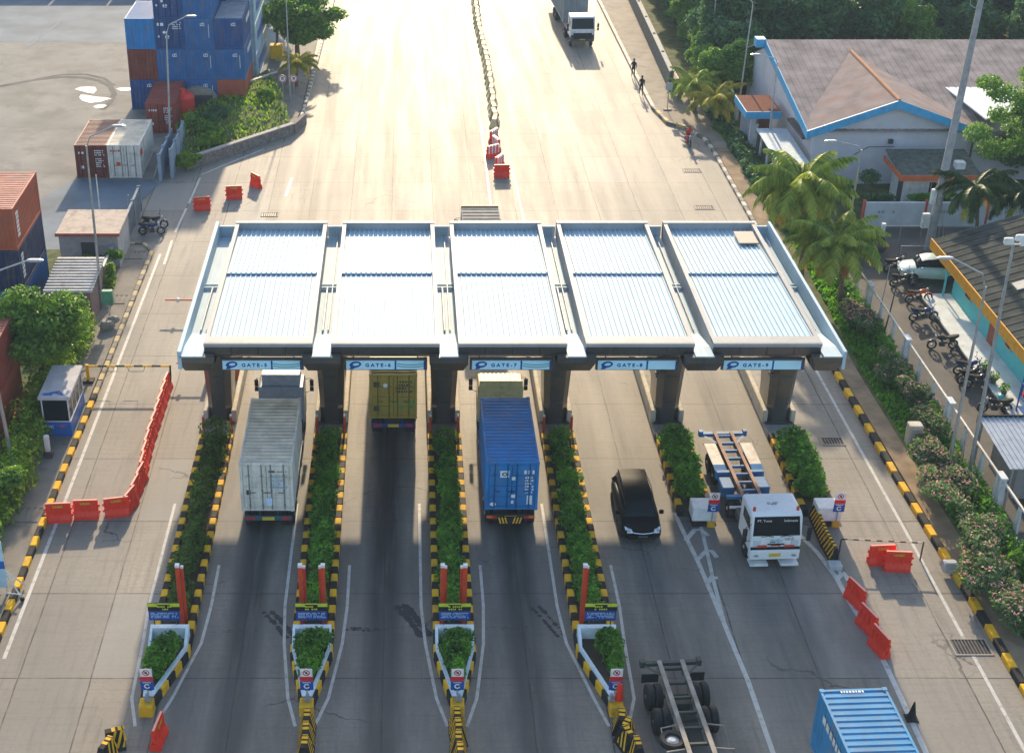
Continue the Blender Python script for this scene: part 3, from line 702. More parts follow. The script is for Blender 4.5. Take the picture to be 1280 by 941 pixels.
for j in (4,5):
    x = ISL[j]+(.25 if j == 4 else .2)
    t = thing('planter_box', 'white concrete box with yellow corner on the %s island' % POS[j], 'planter box', (x,56.0,0), 0, 'white boxes on the right islands')
    mb = MB(); mb.bev(-.62,.5,-.5,.45,.36,1.05,.03); mb.build('box', WHITE, t)
    mb = MB(); mb.bev(-.58,.1,-.46,.4,0,.355,.03,0); mb.bev(.11,.48,-.52,.4,0,.355,.03,1); mb.build('kerb', [BLK, YEL], t)
    lane_sign(x+.28, 55.4, .35, 'small red and blue lane sign by the white box, %s island' % POS[j], j)
# ------------------------------------------------------------------ containers
CC = {}; cmat_cols = {}
def cmat_col(k): return cmat_cols[k]
def cmat(key):
    P = {'blue':((.018,.12,.32),.45), 'bright':((.012,.19,.48),.4), 'deep':((.012,.07,.23),.5), 'navy':((.015,.03,.09),.5), 'maroon':((.17,.035,.025),.4),
         'rust':((.38,.085,.045),.45), 'white':((.70,.67,.59),.7), 'yellow':((.36,.26,.045),.5), 'pale':((.33,.48,.56),.4), 'sky':((.04,.24,.46),.5), 'brown':((.25,.12,.07),.5), 'grey':((.20,.25,.27),.4), 'red':((.30,.06,.04),.5)}
    cmat_cols[key] = P[key][0]; c, d = P[key]; dc = (.24,.18,.13) if key not in ('white','pale','sky') else (.30,.27,.22)
    return mat('container_'+key, c, .5, var=.16, scale=.9, dirt=d*.8, dirtcol=dc, streak=(4,4,.35), sfac=.45, scol=(dc[0]*.6,dc[1]*.5,dc[2]*.5))
def cornmat(key):
    c = {'rust':(.55,.22,.14),'white':(.66,.56,.42),'blue':(.08,.17,.30),'deep':(.3,.33,.38)}.get(key)
    return cmat(key) if c is None else mat('container_roof_'+key, c, .5, var=.2, scale=1.2, dirt=.6, dirtcol=(.25,.2,.16))
STK = mat('container_print', (.68,.72,.74), .5)
CMESH = {}
def container(label, key, loc, rz=0, L=6.06, doors=True, H=2.59, seed=0, mk='logo', group=None, detail=True, print_mat=None):
    """local y=0 is the door end looking to -y; doors=False shows the closed end with a small emblem there"""
    c = thing('shipping_container', label, 'container', loc, rz, group)
    m, mr = cmat(key), cornmat(key)
    ck = (key, L, doors, H)
    if ck not in CMESH:
        W = 1.219
        f = MB()
        for sx in (-1,1):
            for y in (0, L): f.box(sx*W-(.13 if sx>0 else 0), sx*W+(0 if sx>0 else .13), y if y==0 else y-.13, y+.13 if y==0 else y, 0.005, H-.005)
            f.box(min(sx*W,sx*(W-.09)), max(sx*W,sx*(W-.09)), .13, L-.13, H-.10, H-.012); f.box(min(sx*W,sx*(W-.07)), max(sx*W,sx*(W-.07)), .13, L-.13, .01, .17)
            for y in (0, L):
                for z in (0, H-.125):
                    f.box(sx*(W-.075)-.085, sx*(W-.075)+.085, y-.01 if y==0 else y-.16, y+.16 if y==0 else y+.01, z, z+.13, 0)
        for y in (0.02, L-.12): f.box(-W+.13, W-.13, y, y+.10, H-.13, H-.01); f.box(-W+.13, W-.13, y, y+.10, .01, .16)
        wl = MB(); p = .278
        def corr(a, b, fix, axis, outd, z0, z1):
            n = max(1,int((b-a)/p)); q = (b-a)/n; pr = []
            for i in range(n): s = a+i*q; pr += [(s,0),(s+q*.25,0),(s+q*.5,-.036*outd),(s+q*.75,-.036*outd)]
            pr.append((b,0)); k = len(pr)
            if axis == 'y': V = [(fix+o,s,z0) for s,o in pr]+[(fix+o,s,z1) for s,o in pr]
            else: V = [(s,fix+o,z0) for s,o in pr]+[(s,fix+o,z1) for s,o in pr]
            wl.add(V, [(i,i+1,i+1+k,i+k) for i in range(k-1)])
        corr(.13, L-.13, -W+.015, 'y', -1, .16, H-.10); corr(.13, L-.13, W-.015, 'y', 1, .16, H-.10)
        corr(-W+.13, W-.13, L-.02, 'x', 1, .16, H-.12)
        if not doors: corr(-W+.13, W-.13, .02, 'x', -1, .16, H-.12)
        rf = MB(); n = int((L-.3)/.30); q = (L-.3)/n; pr = []
        for i in range(n): s = .15+i*q; pr += [(s,0),(s+q*.45,0),(s+q*.55,.032),(s+q*.9,.032)]
        pr.append((L-.15,0)); k = len(pr)
        rf.add([(-W+.09,s,H-.05+o) for s,o in pr]+[(W-.09,s,H-.05+o) for s,o in pr], [(i+k,i+1+k,i+1,i) for i in range(k-1)])
        rf.box(-W+.09, W-.09, .10, .16, H-.09, H-.04); rf.box(-W+.09, W-.09, L-.16, L-.10, H-.09, H-.04)
        rf.box(-W+.05, W-.05, .05, L-.05, .05, .12)
        d = []
        for s in (-1,1):
            db = MB(); a, b = (.012, W-.14) if s > 0 else (-W+.14, -.012)
            db.box(a, b, .05, .09, .17, H-.14)
            for z in (.27,.84,1.41,1.98): db.box(a+.06, b-.06, .008, .05, z, z+.44)
            lb = MB()
            for x in (a+.2 if s>0 else a+.28, b-.28 if s>0 else b-.2):
                lb.tube([(x,-.014,.1),(x,-.014,H-.07)], .03, 6)
                for z in (.3,1.1,1.9): lb.box(x-.05,x+.05,-.02,.02,z,z+.06)
                lb.box(x-.02,x+.28*(-s),-.05,-.03,1.0,1.05) if s < 0 else lb.box(x-.28,x+.02,-.05,-.03,1.0,1.05)
            d.append((db, lb))
        CMESH[ck] = [f.mesh('frame',[m]), wl.mesh('corrugated_wall',[m]), rf.mesh('roof_panel',[mr]), [(db.mesh('door',[m]), lb.mesh('locking_bar',[mat('bar_'+key, tuple(v*.45 for v in cmat_col(key)), .5) if key!='white' else mat('bar_grey',(.20,.21,.21),.5)])) for db, lb in d]]
    fm, wm, rm, dm = CMESH[ck]
    def mk_(nm, me, par): o = bpy.data.objects.new(nm, me); COL.objects.link(o); o.parent = par; return o
    mk_('frame', fm, c); mk_('corrugated_wall', wm, c); mk_('roof_panel', rm, c)
    if doors:
        for db, lb in dm:
            d = mk_('door', db, c)
            if detail: mk_('locking_bar', lb, d)
    pm = print_mat or STK
    mb = MB(); rnd = random.Random(seed)
    if mk == 'logo':
        x = .12+rnd.uniform(-.05,.15); mb.box(x-.02,x+.36,-.012,.0,H-.62,H-.57); mb.box(x-.02,x+.04,-.012,0,H-.57,H-.40); mb.box(x+.08,x+.36,-.012,0,H-.42,H-.36); mb.box(x+.14,x+.2,-.012,0,H-.55,H-.42); mb.box(x+.28,x+.36,-.012,0,H-.55,H-.5)
        if rnd.random() < .8: mb.box(.80,.84,-.012,0,H-1.6,H-.5)
    elif mk == 'doors':
        marks(mb, .25, 1.0, -.004, H-.85, H-.35, 3, seed); marks(mb, .3, .95, -.004, H-1.75, H-1.0, 5, seed+1, fill=.6); marks(mb, -.95, -.3, -.004, H-.75, H-.45, 1, seed+2)
        mb.box(-.85,-.62,-.01,-.004,.75,1.0); mb.box(.55,.72,-.01,-.004,.5,.8) if rnd.random()<.5 else None
    elif mk == 'bigdoors':
        marks(mb, -1.0, -.1, -.004, H-.7, H-.25, 1, seed); marks(mb, .2, 1.05, -.004, H-.9, H-.25, 4, seed+1); mb.ball((-.45,0,H-1.15),.12,8,0,(1,.1,1)); mb.ball((-.2,0,H-1.55),.2,8,0,(1,.08,.8)); mb.ball((-.9,0,H-1.5),.1,8,0,(1,.1,1))
    if mb.v: mk_('printed_marks', mb.mesh('printed_marks', [pm]), c)
    return c
def side_print(c, x, y0, y1, z0, z1, m, seed, rows=1, base=None):
    """printed strokes along a long side (facing +x or -x)"""
    mb = MB(); s = 1 if x > 0 else -1; rnd = random.Random(seed); h = (z1-z0)/rows
    if base: mb.box(min(x,x+s*.006),max(x,x+s*.006),y0-.2,y1+.2,z0-.12,z1+.12,1)
    y = y0
    for r in range(rows):
        y = y0
        while y < y1:
            wd = rnd.uniform(.4,.8)*h; zz = z1-(r+.9)*h
            mb.box(min(x+s*.006,x+s*.012),max(x+s*.006,x+s*.012),y,min(y+wd,y1),zz,zz+h*.75,0); y += wd+h*.25
    mb.build('side_lettering', [m]+([base] if base else []), c)

# the big stack in the yard
SX, SY, CH = -23.3, 118.3, 2.6
cols = [['deep','maroon','bright'], ['blue','blue','deep','deep','deep'], ['blue','blue','blue','blue','blue'], ['rust','blue','deep']]
cn = {'deep':'dark blue','maroon':'maroon','bright':'bright blue','blue':'blue','rust':'orange red'}
lv = ['lowest','second up','third up','fourth up','fifth up']
for ci, col in enumerate(cols):
    for li, key in enumerate(col):
        dd = (ci == 1 and li >= 2)
        c = container('%s container in the front of the tall stack, %s column, %s' % (cn[key], ORD[ci], lv[li]), key, (SX+1.22+ci*2.47+li*.0, SY, li*CH+.02), 0, doors=dd, seed=ci*7+li, mk=('bigdoors' if dd else ('logo' if key in ('blue','deep') else 'none')), group='containers in the tall yard stack')
        if ci == 3 and li > 0: side_print(c, 1.222, 2.6, 5.4, 1.5, 2.1, STK, li)
rows2 = [(2,['blue','deep','blue','blue','blue']),(3,['pale','pale','pale','pale','brown'])]
for ci, col in rows2:
    for li, key in enumerate(col):
        c = container('%s container in the rear of the tall stack, %s column, %s' % ({'pale':'pale blue','brown':'brown'}.get(key, cn.get(key)), ORD[ci], lv[li]), key, (SX+1.22+ci*2.47+.25, SY+7.2, li*CH+.02), 0, L=12.19 if key != 'brown' else 6.06, doors=(key=='brown'), seed=50+ci*7+li, mk='none', group='containers in the tall yard stack')
        if key == 'pale': side_print(c, 1.222, 2.0, 9.0, .7, 1.9, BLUEP, 70+li)
container('small red container with closed doors standing in front of the tall yard stack', 'red', G(203,167), R(1), seed=5, mk='doors')
container('maroon container with closed doors standing beside a white one in the yard', 'maroon', (-23.45,101.7,.03), 0, seed=6, mk='doors')
CW = container('white container with closed doors standing beside a maroon one in the yard', 'white', (-21.0,101.7,.03), 0, seed=8, mk='none')
mb = MB(); marks(mb,-1.0,-.2,-.004,2.0,2.3,1,3); mb.box(-.62,-.3,-.01,-.004,.95,1.25); mb.build('door_print', REDPAINT, CW)
mb = MB(); mb.box(1.222,1.23,.3,1.1,1.6,2.1); mb.build('side_emblem', REDPAINT, CW)
# stack at the left edge
for li, (key, nm) in enumerate([('blue','bright blue'),('navy','dark navy'),('rust','rust red')]):
    c = container('%s container at the left edge of the yard, %s of its stack' % (nm, ['bottom','middle','top'][li]), key, (-23.6,76.0,li*2.6+.02), 0, doors=False, seed=li, mk='none', group='containers stacked at the left edge')
    if li: side_print(c, 1.222, .5, 1.0, .6, 2.2, STK, li, rows=6)
    c2 = container('%s container outermost at the left edge of the yard, %s of its stack' % (nm, ['bottom','middle','top'][li]), key, (-26.1,76.0,li*2.6+.02), 0, doors=False, seed=li+3, mk='none', group='containers stacked at the left edge')
container('orange container behind the hedge at the left edge, under a red one', 'rust', (-21.9,61.6,.02), R(0), doors=False, mk='none')
container('red container behind the leafy tree at the left edge, on an orange one', 'red', (-21.9,61.8,2.62), R(0), doors=False, mk='none', seed=9)
# far row of containers closing the yard
for i in range(7):
    container('%s container in the far row across the yard, %s from the left' % (['dark blue','dark blue','dark blue','rust red','rust red','rust red','rust red'][i], ORD[i]), ['navy','navy','navy','rust','rust','rust','rust'][i], (-57+i*6.3+6.1,162,.03), R(90), doors=False, mk='none', group='far row of containers')

# ------------------------------------------------------------------ vehicles
def wheel(parent, x, y, r=.5, wd=.28, rim=None, dual=False, s=1):
    """tyre with a rim child; s = outward side"""
    t = MB(); ax = (1,0,0)
    for k in range(2 if dual else 1):
        xx = x-s*k*(wd+.04)
        t.lathe((xx,y,r), ax, [(-wd/2,r*.62),(-wd/2,r*.9),(-wd*.38,r*.98),(-wd*.15,r),(wd*.15,r),(wd*.38,r*.98),(wd/2,r*.9),(wd/2,r*.62)], 24)
    o = t.build('tyre', RUBBER, parent)
    m = MB(); m.lathe((x,y,r), ax, [(-wd*.42,r*.6),(wd*.42,r*.6)], 16); m.lathe((x+s*wd*.30,y,r), ax, [(-.02,r*.55),(.04,r*.2),(.09,r*.15)] if s > 0 else [(-.09,r*.15),(-.04,r*.2),(.02,r*.55)], 12)
    m.build('rim', rim or STEEL, o)
def chassis(t, L, m, y0=0.3, z=1.05, cross=6, rm=None, bw=1.12, narrow=.42):
    rm = rm or m; mb = MB()
    for s in (-1,1):
        mb.box(s*narrow-.07, s*narrow+.07, y0, L, z-.03, z+.02); mb.box(s*narrow-.02, s*narrow+.02, y0, L, z-.33, z-.03); mb.box(s*narrow-.07, s*narrow+.07, y0, L, z-.37, z-.33)
    mb.build('main_beam', rm, t)
    for i in range(cross):
        y = y0+.25+(L-y0-.5)*i/(cross-1); mb = MB(); mb.box(-narrow+.07, narrow-.07, y-.04, y+.04, z-.16, z-.04); mb.build('cross_member', m, t)
def truck_cab(t, y0, color, trimcol, w=2.3, L=1.95, zf=.75, zt=2.85, deflect=False, face=None):
    """cab from y0 (rear) to y0+L (front, looking to +y)"""
    yf = y0+L; h = w/2
    body = MB()
    prof = [(y0,zf),(yf-.05,zf),(yf,zf+.35),(yf-.03,zf+.85),(yf-.28,zt-.12),(yf-.50,zt),(y0+.08,zt),(y0,zt-.1)]
    def ring(x, k): cy, cz = (y0+yf)/2, (zf+zt)/2; return [(x, cy+(p[0]-cy)*k, cz+(p[1]-cz)*k) for p in prof]
    body.loft([ring(-h,.94), ring(-h+.05,.99), ring(-h+.12,1), ring(h-.12,1), ring(h-.05,.99), ring(h,.94)])
    body.build('cab', color, t)
    # windscreen lies just proud of the sloping front
    def fy(z): return yf-.03-(z-zf-.85)*(.25/(zt-.12-zf-.85))
    g_ = MB(); z0, z1 = zf+.88, zt-.14
    V = [(-h+.09,fy(z0)+.014,z0),(h-.09,fy(z0)+.014,z0),(h-.14,fy(z1)+.014,z1),(-h+.14,fy(z1)+.014,z1)]
    g_.add(V+[(a,b-.03,c) for a,b,c in V], [(3,2,1,0),(4,5,6,7),(0,1,5,4),(1,2,6,5),(2,3,7,6),(3,0,4,7)]); g_.build('windscreen', GLASS, t)
    for s in (-1,1):
        g_ = MB(); x = s*(h+.004); g_.add([(x,y0+.5,zf+1.05),(x,yf-.3,zf+1.0),(x,yf-.45,zt-.3),(x,y0+.5,zt-.3)], [(0,1,2,3)]); g_.add([(s*(h-.03),y0+.5,zf+1.05),(s*(h-.03),yf-.3,zf+1.0),(s*(h-.03),yf-.45,zt-.3),(s*(h-.03),y0+.5,zt-.3)], [(3,2,1,0)])
        g_.build('side_window', GLASS, t)
        mm = MB(); mm.tube([(s*h,yf-.15,zt-.45),(s*(h+.28),yf+.0,zt-.5),(s*(h+.3),yf+.02,zt-1.2),(s*h,yf-.1,zt-1.3)], .018, 6); mm.build('mirror_arm', BLK, t)
        mm = MB(); mm.bev(s*(h+.3)-.1,s*(h+.3)+.1,yf-.05,yf+.06,zt-.95,zt-.58,.02); mm.bev(s*(h+.3)-.1,s*(h+.3)+.1,yf-.05,yf+.06,zt-1.25,zt-1.0,.02); mm.build('mirror', BLK, t)
        l_ = MB(); l_.bev(s*(h-.3)-.17,s*(h-.3)+.17,yf-.06,yf+.02,zf+.34,zf+.68,.02); l_.build('headlight', mat('headlight_glass',(.7,.75,.78),.1,metal=.3), t)
    b_ = MB(); b_.bev(-h+.02,h-.02,yf-.3,yf+.10,zf-.30,zf+.18,.05); b_.build('bumper', trimcol, t)
    b_ = MB(); b_.box(-h+.05,h-.05,yf-.02,yf+.045,zf+.17,zf+.30); b_.build('grille', BLK, t)
    b_ = MB(); b_.box(-.26,.26,yf+.10,yf+.115,zf-.16,zf+.02); b_.build('number_plate', mat('plate_yellow',(.65,.45,.03),.5), t)
    b_ = MB(); b_.box(-h+.06,h-.06,y0-.25,y0,zf-.2,zf+.25); b_.build('cab_mount', DSTEEL, t)
    if deflect:
        d = MB(); d.xprism([(y0+.25,zt),(yf-.55,zt),(yf-1.0,zt+.55),(y0+.25,zt+.62)], -h+.18, h-.18); d.build('wind_deflector', color, t)
def rear_lights(t, m, y=.15, z=.72, w=1.1):
    mb = MB(); mb.bev(-w,w,y,y+.12,z-.12,z+.10,.02); mb.build('rear_bumper', m, t)
    for s in (-1,1):
        mb = MB(); mb.box(s*.82-.18,s*.82+.18,y-.03,y,z-.06,z+.06); mb.build('tail_light', mat('tail_light_red',(.55,.02,.015),.3), t)
        mb = MB(); mb.box(s*.85-.25,s*.85+.25,y+.55,y+.58,.15,.62); mb.build('mud_flap', RUBBER, t)
    mb = MB(); mb.box(-.28,.28,y-.02,y-.001,z-.09,z+.07); mb.build('number_plate', mat('plate_yellow',(.65,.45,.03),.5), t)
# 1: white container truck heading away
def away_truck(label, X, Y, cab, ch, cont, clabel, Lc, door_mk, cabY=None, extra=None, Z0=1.25):
    t = thing('container_truck', label, 'truck', (X,Y,0))
    Lt = Lc+2.9
    chassis(t, Lt-.6, ch, .25, Z0-.06, 9)
    rear_lights(t, ch, .0, .85)
    for ya in ((.9,2.1) if Lc < 8 else (1.2,2.5)):
        for s in (-1,1): wheel(t, s*1.02, ya, .5, .27, dual=True, s=s)
    for s in (-1,1): wheel(t, s*1.0, Lt+.6, .5, .28, s=s); wheel(t, s*1.02, Lt-1.6, .5, .27, dual=True, s=s)
    mb = MB()
    for s in (-1,1): mb.bev(s*.95-.22,s*.95+.22,Lt-3.6,Lt-2.6,.5,1.0,.04)
    mb.build('fuel_tank', DSTEEL, t)
    truck_cab(t, Lt-.35, cab, cab, zt=3.0, zf=.9, deflect=(extra=='deflect'))
    c = container(clabel, cont, (X,Y,Z0), 0, L=Lc, doors=True, seed=21+int(Y), mk=door_mk)
    return t, c
t1, c1 = away_truck('container truck with grey cab and roof deflector heading away under the canopy', -6.3, 55.0, mat('grey_cab',(.22,.25,.30),.4,dirt=.4), mat('teal_chassis',(.03,.10,.13),.5,dirt=.4), 'white', 'grimy white container with grey locking bars on the grey cab truck', 6.06, 'none', extra='deflect')
mb = MB(); marks(mb,.15,.95,-.004,1.2,1.95,4,31,fill=.5); mb.build('door_print', mat('pale_blue_print',(.25,.45,.65),.5), c1)
mb = MB(); mb.box(-.95,-.75,-.01,-.004,.9,1.15); mb.box(.12,.4,-.01,-.004,2.1,2.2); marks(mb,.5,1.05,-.004,2.1,2.2,1,3); mb.build('dark_stickers', DSTEEL, c1)
mb = MB(); mb.box(-.05,.22,-.06,-.05,.35,.75); mb.build('paper_sheet', mat('paper_blue',(.55,.72,.9),.6), c1)
t2, c2 = away_truck('container truck with dark blue chassis almost hidden under the canopy', -.55, 63.5, mat('blue_cab',(.05,.09,.2),.4), mat('blue_chassis',(.02,.06,.22),.5,dirt=.4), 'yellow', 'yellow container with green print on the truck under the canopy', 12.19, 'none')
DPR = mat('dark_print', (.05,.06,.045), .5)
mb = MB(); marks(mb,.15,1.05,-.004,1.5,2.25,4,36,fill=.8); mb.box(-1.0,-.7,-.01,-.004,1.85,2.15); mb.box(-1.0,-.72,-.01,-.004,.45,.75); mb.build('door_print', DPR, c2)
mb = MB(); marks(mb,.2,1.0,-.004,.55,1.15,2,37,fill=.95); mb.build('green_print', mat('green_print',(.06,.30,.07),.5), c2)
mb = MB(); mb.ball((-.4,-.01,1.95),.12,8,0,(1,.06,1)); mb.build('white_sticker', WHITE, c2)
CABY = mat('cream_yellow_cab', (.50,.42,.20), .5, dirt=.5)
t3, c3 = away_truck('container truck with cream and yellow cab heading away, amber striped rear bumper', 4.96, 55.1, CABY, mat('black_chassis',(.03,.03,.035),.5,dirt=.4), 'bright', 'blue container with white stickers on the cream cab truck', 6.06, 'none')
mb = MB()
for i in range(9): mb.box(-1.0+i*.22,-.88+i*.22,8.75,10.0,3.0,3.06)
mb.box(-1.1,1.1,8.7,8.78,2.6,3.3); mb.build('roof_rack', CABY, t3)
mb = MB(); marks(mb,.3,1.1,-.004,1.9,2.25,1,44,fill=.95); marks(mb,.6,1.0,-.004,.9,1.85,6,45); mb.ball((-.85,-.01,.32),.15,10,0,(1,.06,.65)); mb.box(.7,.95,-.01,-.004,.3,.8); mb.box(-.56,-.14,-.012,-.004,1.78,2.14); marks(mb,-.02,.06,-.02,.3,1.9,5,5); mb.build('door_print', STK, c3)
mb = MB(); n = 16; P = [(-.35+.13*cos(2*pi*i/n),-.018,1.96+.10*sin(2*pi*i/n)) for i in range(n)]; Q = [(-.35+.07*cos(2*pi*i/n),-.018,1.96+.05*sin(2*pi*i/n)) for i in range(n)]
mb.add(P+Q,[(i,(i+1)%n,n+(i+1)%n,n+i) for i in range(n)]); mb.box(-.24,-.2,-.018,-.013,1.8,1.95); mb.build('emblem', BLK, c3)
mb = MB(); mb.box(-1.12,-.84,-.06,-.03,.83,.95); mb.box(.84,1.12,-.06,-.03,.83,.95); mb.build('amber_lamp', ORANGE, t3)
mb = MB(); mb.box(-.5,.5,-.10,-.04,.55,.92,1)
for i in range(7):
    s = -1 if i < 3 else 1
    if i == 3: continue
    x = -.5+i*.145; mb.add([(x,-.105,.56),(x+.07,-.105,.56),(x+.07+s*.09,-.105,.90),(x+s*.09,-.105,.90)], [(0,1,2,3)], 0)
mb.build('striped_plate', [YEL, BLK], t3)
# small white box truck beyond the canopy
t = thing('box_truck', 'white box truck just beyond the canopy in the lane of the blue container truck', 'truck', (4.9,80.0,0))
mb = MB(); mb.bev(-1.22,1.22,0,6.3,1.0,3.85,.05); mb.build('cargo_box', mat('box_white',(.36,.34,.30),.9,dirt=.3,spec=.05), t)
mb = MB()
for i in range(11): mb.box(-1.15,1.15,.3+i*.55,.36+i*.55,3.85,3.885)
mb.build('roof_rib', mat('box_rib',(.32,.27,.22),.9,spec=.05), t)
mb = MB(); mb.box(-1.2,1.2,6.22,6.34,3.8,3.93); mb.build('header_rail', mat('rust_rail',(.35,.15,.07),.6), t)
chassis(t, 8.4, DSTEEL, .1, .98, 6)
for s in (-1,1): wheel(t, s*1.0, 1.6, .46, .26, dual=True, s=s); wheel(t, s*.98, 7.5, .46, .26, s=s)
truck_cab(t, 6.45, WHITE, WHITE, zt=2.7, zf=.7)
mb = MB(); mb.tube([(-1.2,5.3,2.9),(-1.5,5.3,3.1)],.025,6); mb.ball((-1.52,5.3,3.2),.16,8); mb.build('mirror', DSTEEL, t)

# white tractor with empty skeleton trailer coming towards us
BCH = mat('blue_skeleton_paint', (.03,.16,.36), .5, var=.2, dirt=.6, scale=2, dirtcol=(.16,.09,.05)); RBM = mat('rusty_beam', (.34,.18,.12), .7, var=.3, scale=2, dirt=.5, dirtcol=(.12,.13,.18))
t = thing('tractor_trailer', 'white tractor unit pulling an empty blue skeleton trailer out of the gate', 'truck', (16.62,52.35,0), pi+R(2.2))
truck_cab(t, -2.05, mat('cab_white',(.74,.75,.75),.3,var=.03,dirt=.12), mat('cab_white',(.7,.7,.7)), w=2.3, L=2.0, zf=.78, zt=2.66)
def flip_text(nm, body, size, mtl, x, y, z, rx=pi/2, sx=1): return text_obj(nm, body, size, mtl, t, (x,y,z), (rx,0,pi), .0, sx)
flip_text('windscreen_lettering', 'PT. Tunas            Indonesia', .155, WHITE, 0, -.195, 2.38, pi/2-R(15.5), 1.05)
flip_text('front_lettering', 'ISUZU', .20, mat('light_blue_print',(.12,.45,.62),.4), .0, .006, 1.44, pi/2)
mb = MB(); mb.M = Matrix.Rotation(pi,4,'Z'); marks(mb,-.28,.2,-.012,1.33,1.42,1,3); marks(mb,.35,.85,-.012,1.46,1.60,2,4); mb.build('front_print', DPR, t)
mb = MB(); marks(mb,-.25,.25,0,0,.22,2,9); 
ro = mb.build('roof_print', DPR, t); ro.rotation_euler = (-pi/2,0,pi); ro.location = (0,-1.05,2.675)
mb = MB()
for x in (-.62,.62): mb.box(x-.22,x+.22,-.01,.025,1.10,1.20)
mb.box(-.22,.22,-.01,.025,1.17,1.21); mb.build('red_grille_stripe', REDPAINT, t)
mb = MB(); mb.box(-.38,.38,-.01,.02,1.23,1.28); mb.box(-1.05,1.05,-.01,.04,1.00,1.06); mb.build('grille_slot', BLK, t)
for s in (-1,1):
    mb = MB(); mb.lathe((s*.98,-.62,2.66),(0,0,1),[(0,.07),(.16,.07),(.2,.03)],10); mb.build('roof_lamp', mat('amber_red_lamp',(.5,.07,.03),.3), t)
    mb = MB(); mb.tube([(s*.15,.02,1.66),(s*.75,-.01,1.78)],.018,5); mb.tube([(s*.02+s*.7,.02,1.66),(s*.12,-.0,1.75)],.012,5); mb.build('wiper', BLK, t)
    mb = MB(); mb.bev(min(s*.28,s*1.1),max(s*.28,s*1.1),-.35,.20,.20,.30,.02); mb.build('lower_bar', WHITE, t)
    mb = MB(); mb.box(s*.85-.09,s*.85+.09,.09,.112,.66,.74); mb.build('fog_lamp', STEEL, t)
    wheel(t, s*.98, -.95, .48, .28, s=s); wheel(t, s*1.0, -4.1, .48, .26, dual=True, s=s)
for ya in (-7.0,-8.2):
    for s in (-1,1): wheel(t, s*1.03, ya, .48, .26, dual=True, s=s)
mb = MB()
for s in (-1,1): mb.box(s*.42-.08,s*.42+.08,-10.1,-2.2,1.10,1.14); mb.box(s*.42-.025,s*.42+.025,-10.1,-2.2,.85,1.10); mb.box(s*.42-.08,s*.42+.08,-10.1,-2.2,.81,.85)
mb.build('main_beam', RBM, t)
mb = MB()
for i in range(11): y = -2.6-i*.72; m1 = MB(); m1.box(-.34,.34,y-.05,y+.05,.93,1.07); m1.build('cross_member', BCH, t)
mb.box(-1.2,1.2,-10.15,-9.9,.92,1.10); mb.box(-1.2,1.2,-4.3,-4.1,.98,1.12)
for s in (-1,1):
    mb.add([(s*.5,-9.2,1.05),(s*.5,-9.0,1.05),(s*1.15,-9.9,1.05),(s*1.15,-10.1,1.05)], [(0,1,2,3) if s>0 else (3,2,1,0)])
    mb.box(s*1.12-.1,s*1.12+.1,-10.2,-9.95,.9,1.2); mb.box(min(s*.5,s*1.15),max(s*.5,s*1.15),-6.55,-6.35,.6,1.05)
build_each(mb, 'bolster', BCH, t)
for s in (-1,1):
    a, b = min(s*.62,s*1.2), max(s*.62,s*1.2)
    mb = MB(); mb.xprism([(-9.2,.95),(-9.0,1.08),(-7.0,1.08),(-7.0,1.04),(-8.98,1.04),(-9.15,.92)], a, b); mb.build('fender', mat('fender_white',(.55,.5,.44),.5,dirt=.7,dirtcol=(.3,.14,.06)), t)
    mb = MB(); mb.xprism([(-7.0,1.09),(-6.55,1.02),(-6.3,.72),(-6.34,.70),(-6.6,.97),(-7.0,1.03)], a, b); mb.build('fender_front', mat('fender_blue',(.03,.22,.48),.45,dirt=.2), t)
    mb = MB(); mb.bev(s*.85-.3,s*.85+.3,-6.1,-5.1,.45,.95,.04); mb.build('tool_box', BCH, t)
    mb = MB(); mb.box(min(s*.5,s*1.22),max(s*.5,s*1.22),-3.5,-3.42,.9,1.0); mb.build('side_bracket', WHITE, t)
mb = MB(); mb.box(-.95,.95,-3.4,-2.5,.55,.95); mb.build('engine_block', DSTEEL, t)
# bottom skeleton trailer, heading towards us with its tail away
GCH = mat('green_black_chassis', (.04,.055,.05), .6, dirt=.5); GB = mat('worn_beam_paint', (.28,.25,.21), .65, var=.3, scale=2, dirt=.5, dirtcol=(.12,.09,.06))
t = thing('skeleton_trailer', 'empty skeleton trailer with dual tyres and spare wheel at the bottom edge', 'trailer', (10.62,44.5,0), pi+R(3.5))
mb = MB()
for s in (-1,1): mb.box(s*.46-.09,s*.46+.09,-.0,12.0,1.16,1.20); mb.box(s*.46-.025,s*.46+.025,0,12.0,.86,1.16); mb.box(s*.46-.09,s*.46+.09,0,12.0,.82,.86)
mb.build('main_beam', GB, t)
mb = MB()
for i in range(12): y = .35+i*.85; m1 = MB(); m1.box(-.37,.37,y-.05,y+.05,.98,1.10); m1.build('cross_member', GCH, t)
mb.box(-1.2,1.2,-.05,.12,1.0,1.15)
for s in (-1,1):
    mb.box(s*1.14-.09,s*1.14+.09,-.1,.15,.95,1.24); mb.add([(s*.55,.65,1.1),(s*.55,.85,1.1),(s*1.15,.18,1.1),(s*1.15,.02,1.1)],[(0,1,2,3) if s<0 else (3,2,1,0)])
build_each(mb, 'bolster', GCH, t)
for s in (-1,1):
    mb = MB(); mb.box(s*.92-.34,s*.92+.34,.55,.6,.6,1.0); mb.build('mud_flap', RUBBER, t)
    for ya in (1.35,2.75): wheel(t, s*1.08, ya, .52, .28, dual=True, s=s, rim=DSTEEL)
    mb = MB(); mb.tube([(s*.5,3.6,1.1),(s*1.2,3.75,1.1),(s*1.2,4.6,.8)],.035,6); mb.tube([(s*.5,4.9,1.1),(s*1.25,5.0,1.1),(s*1.25,5.0,.5)],.035,6); mb.build('side_frame', GB, t)
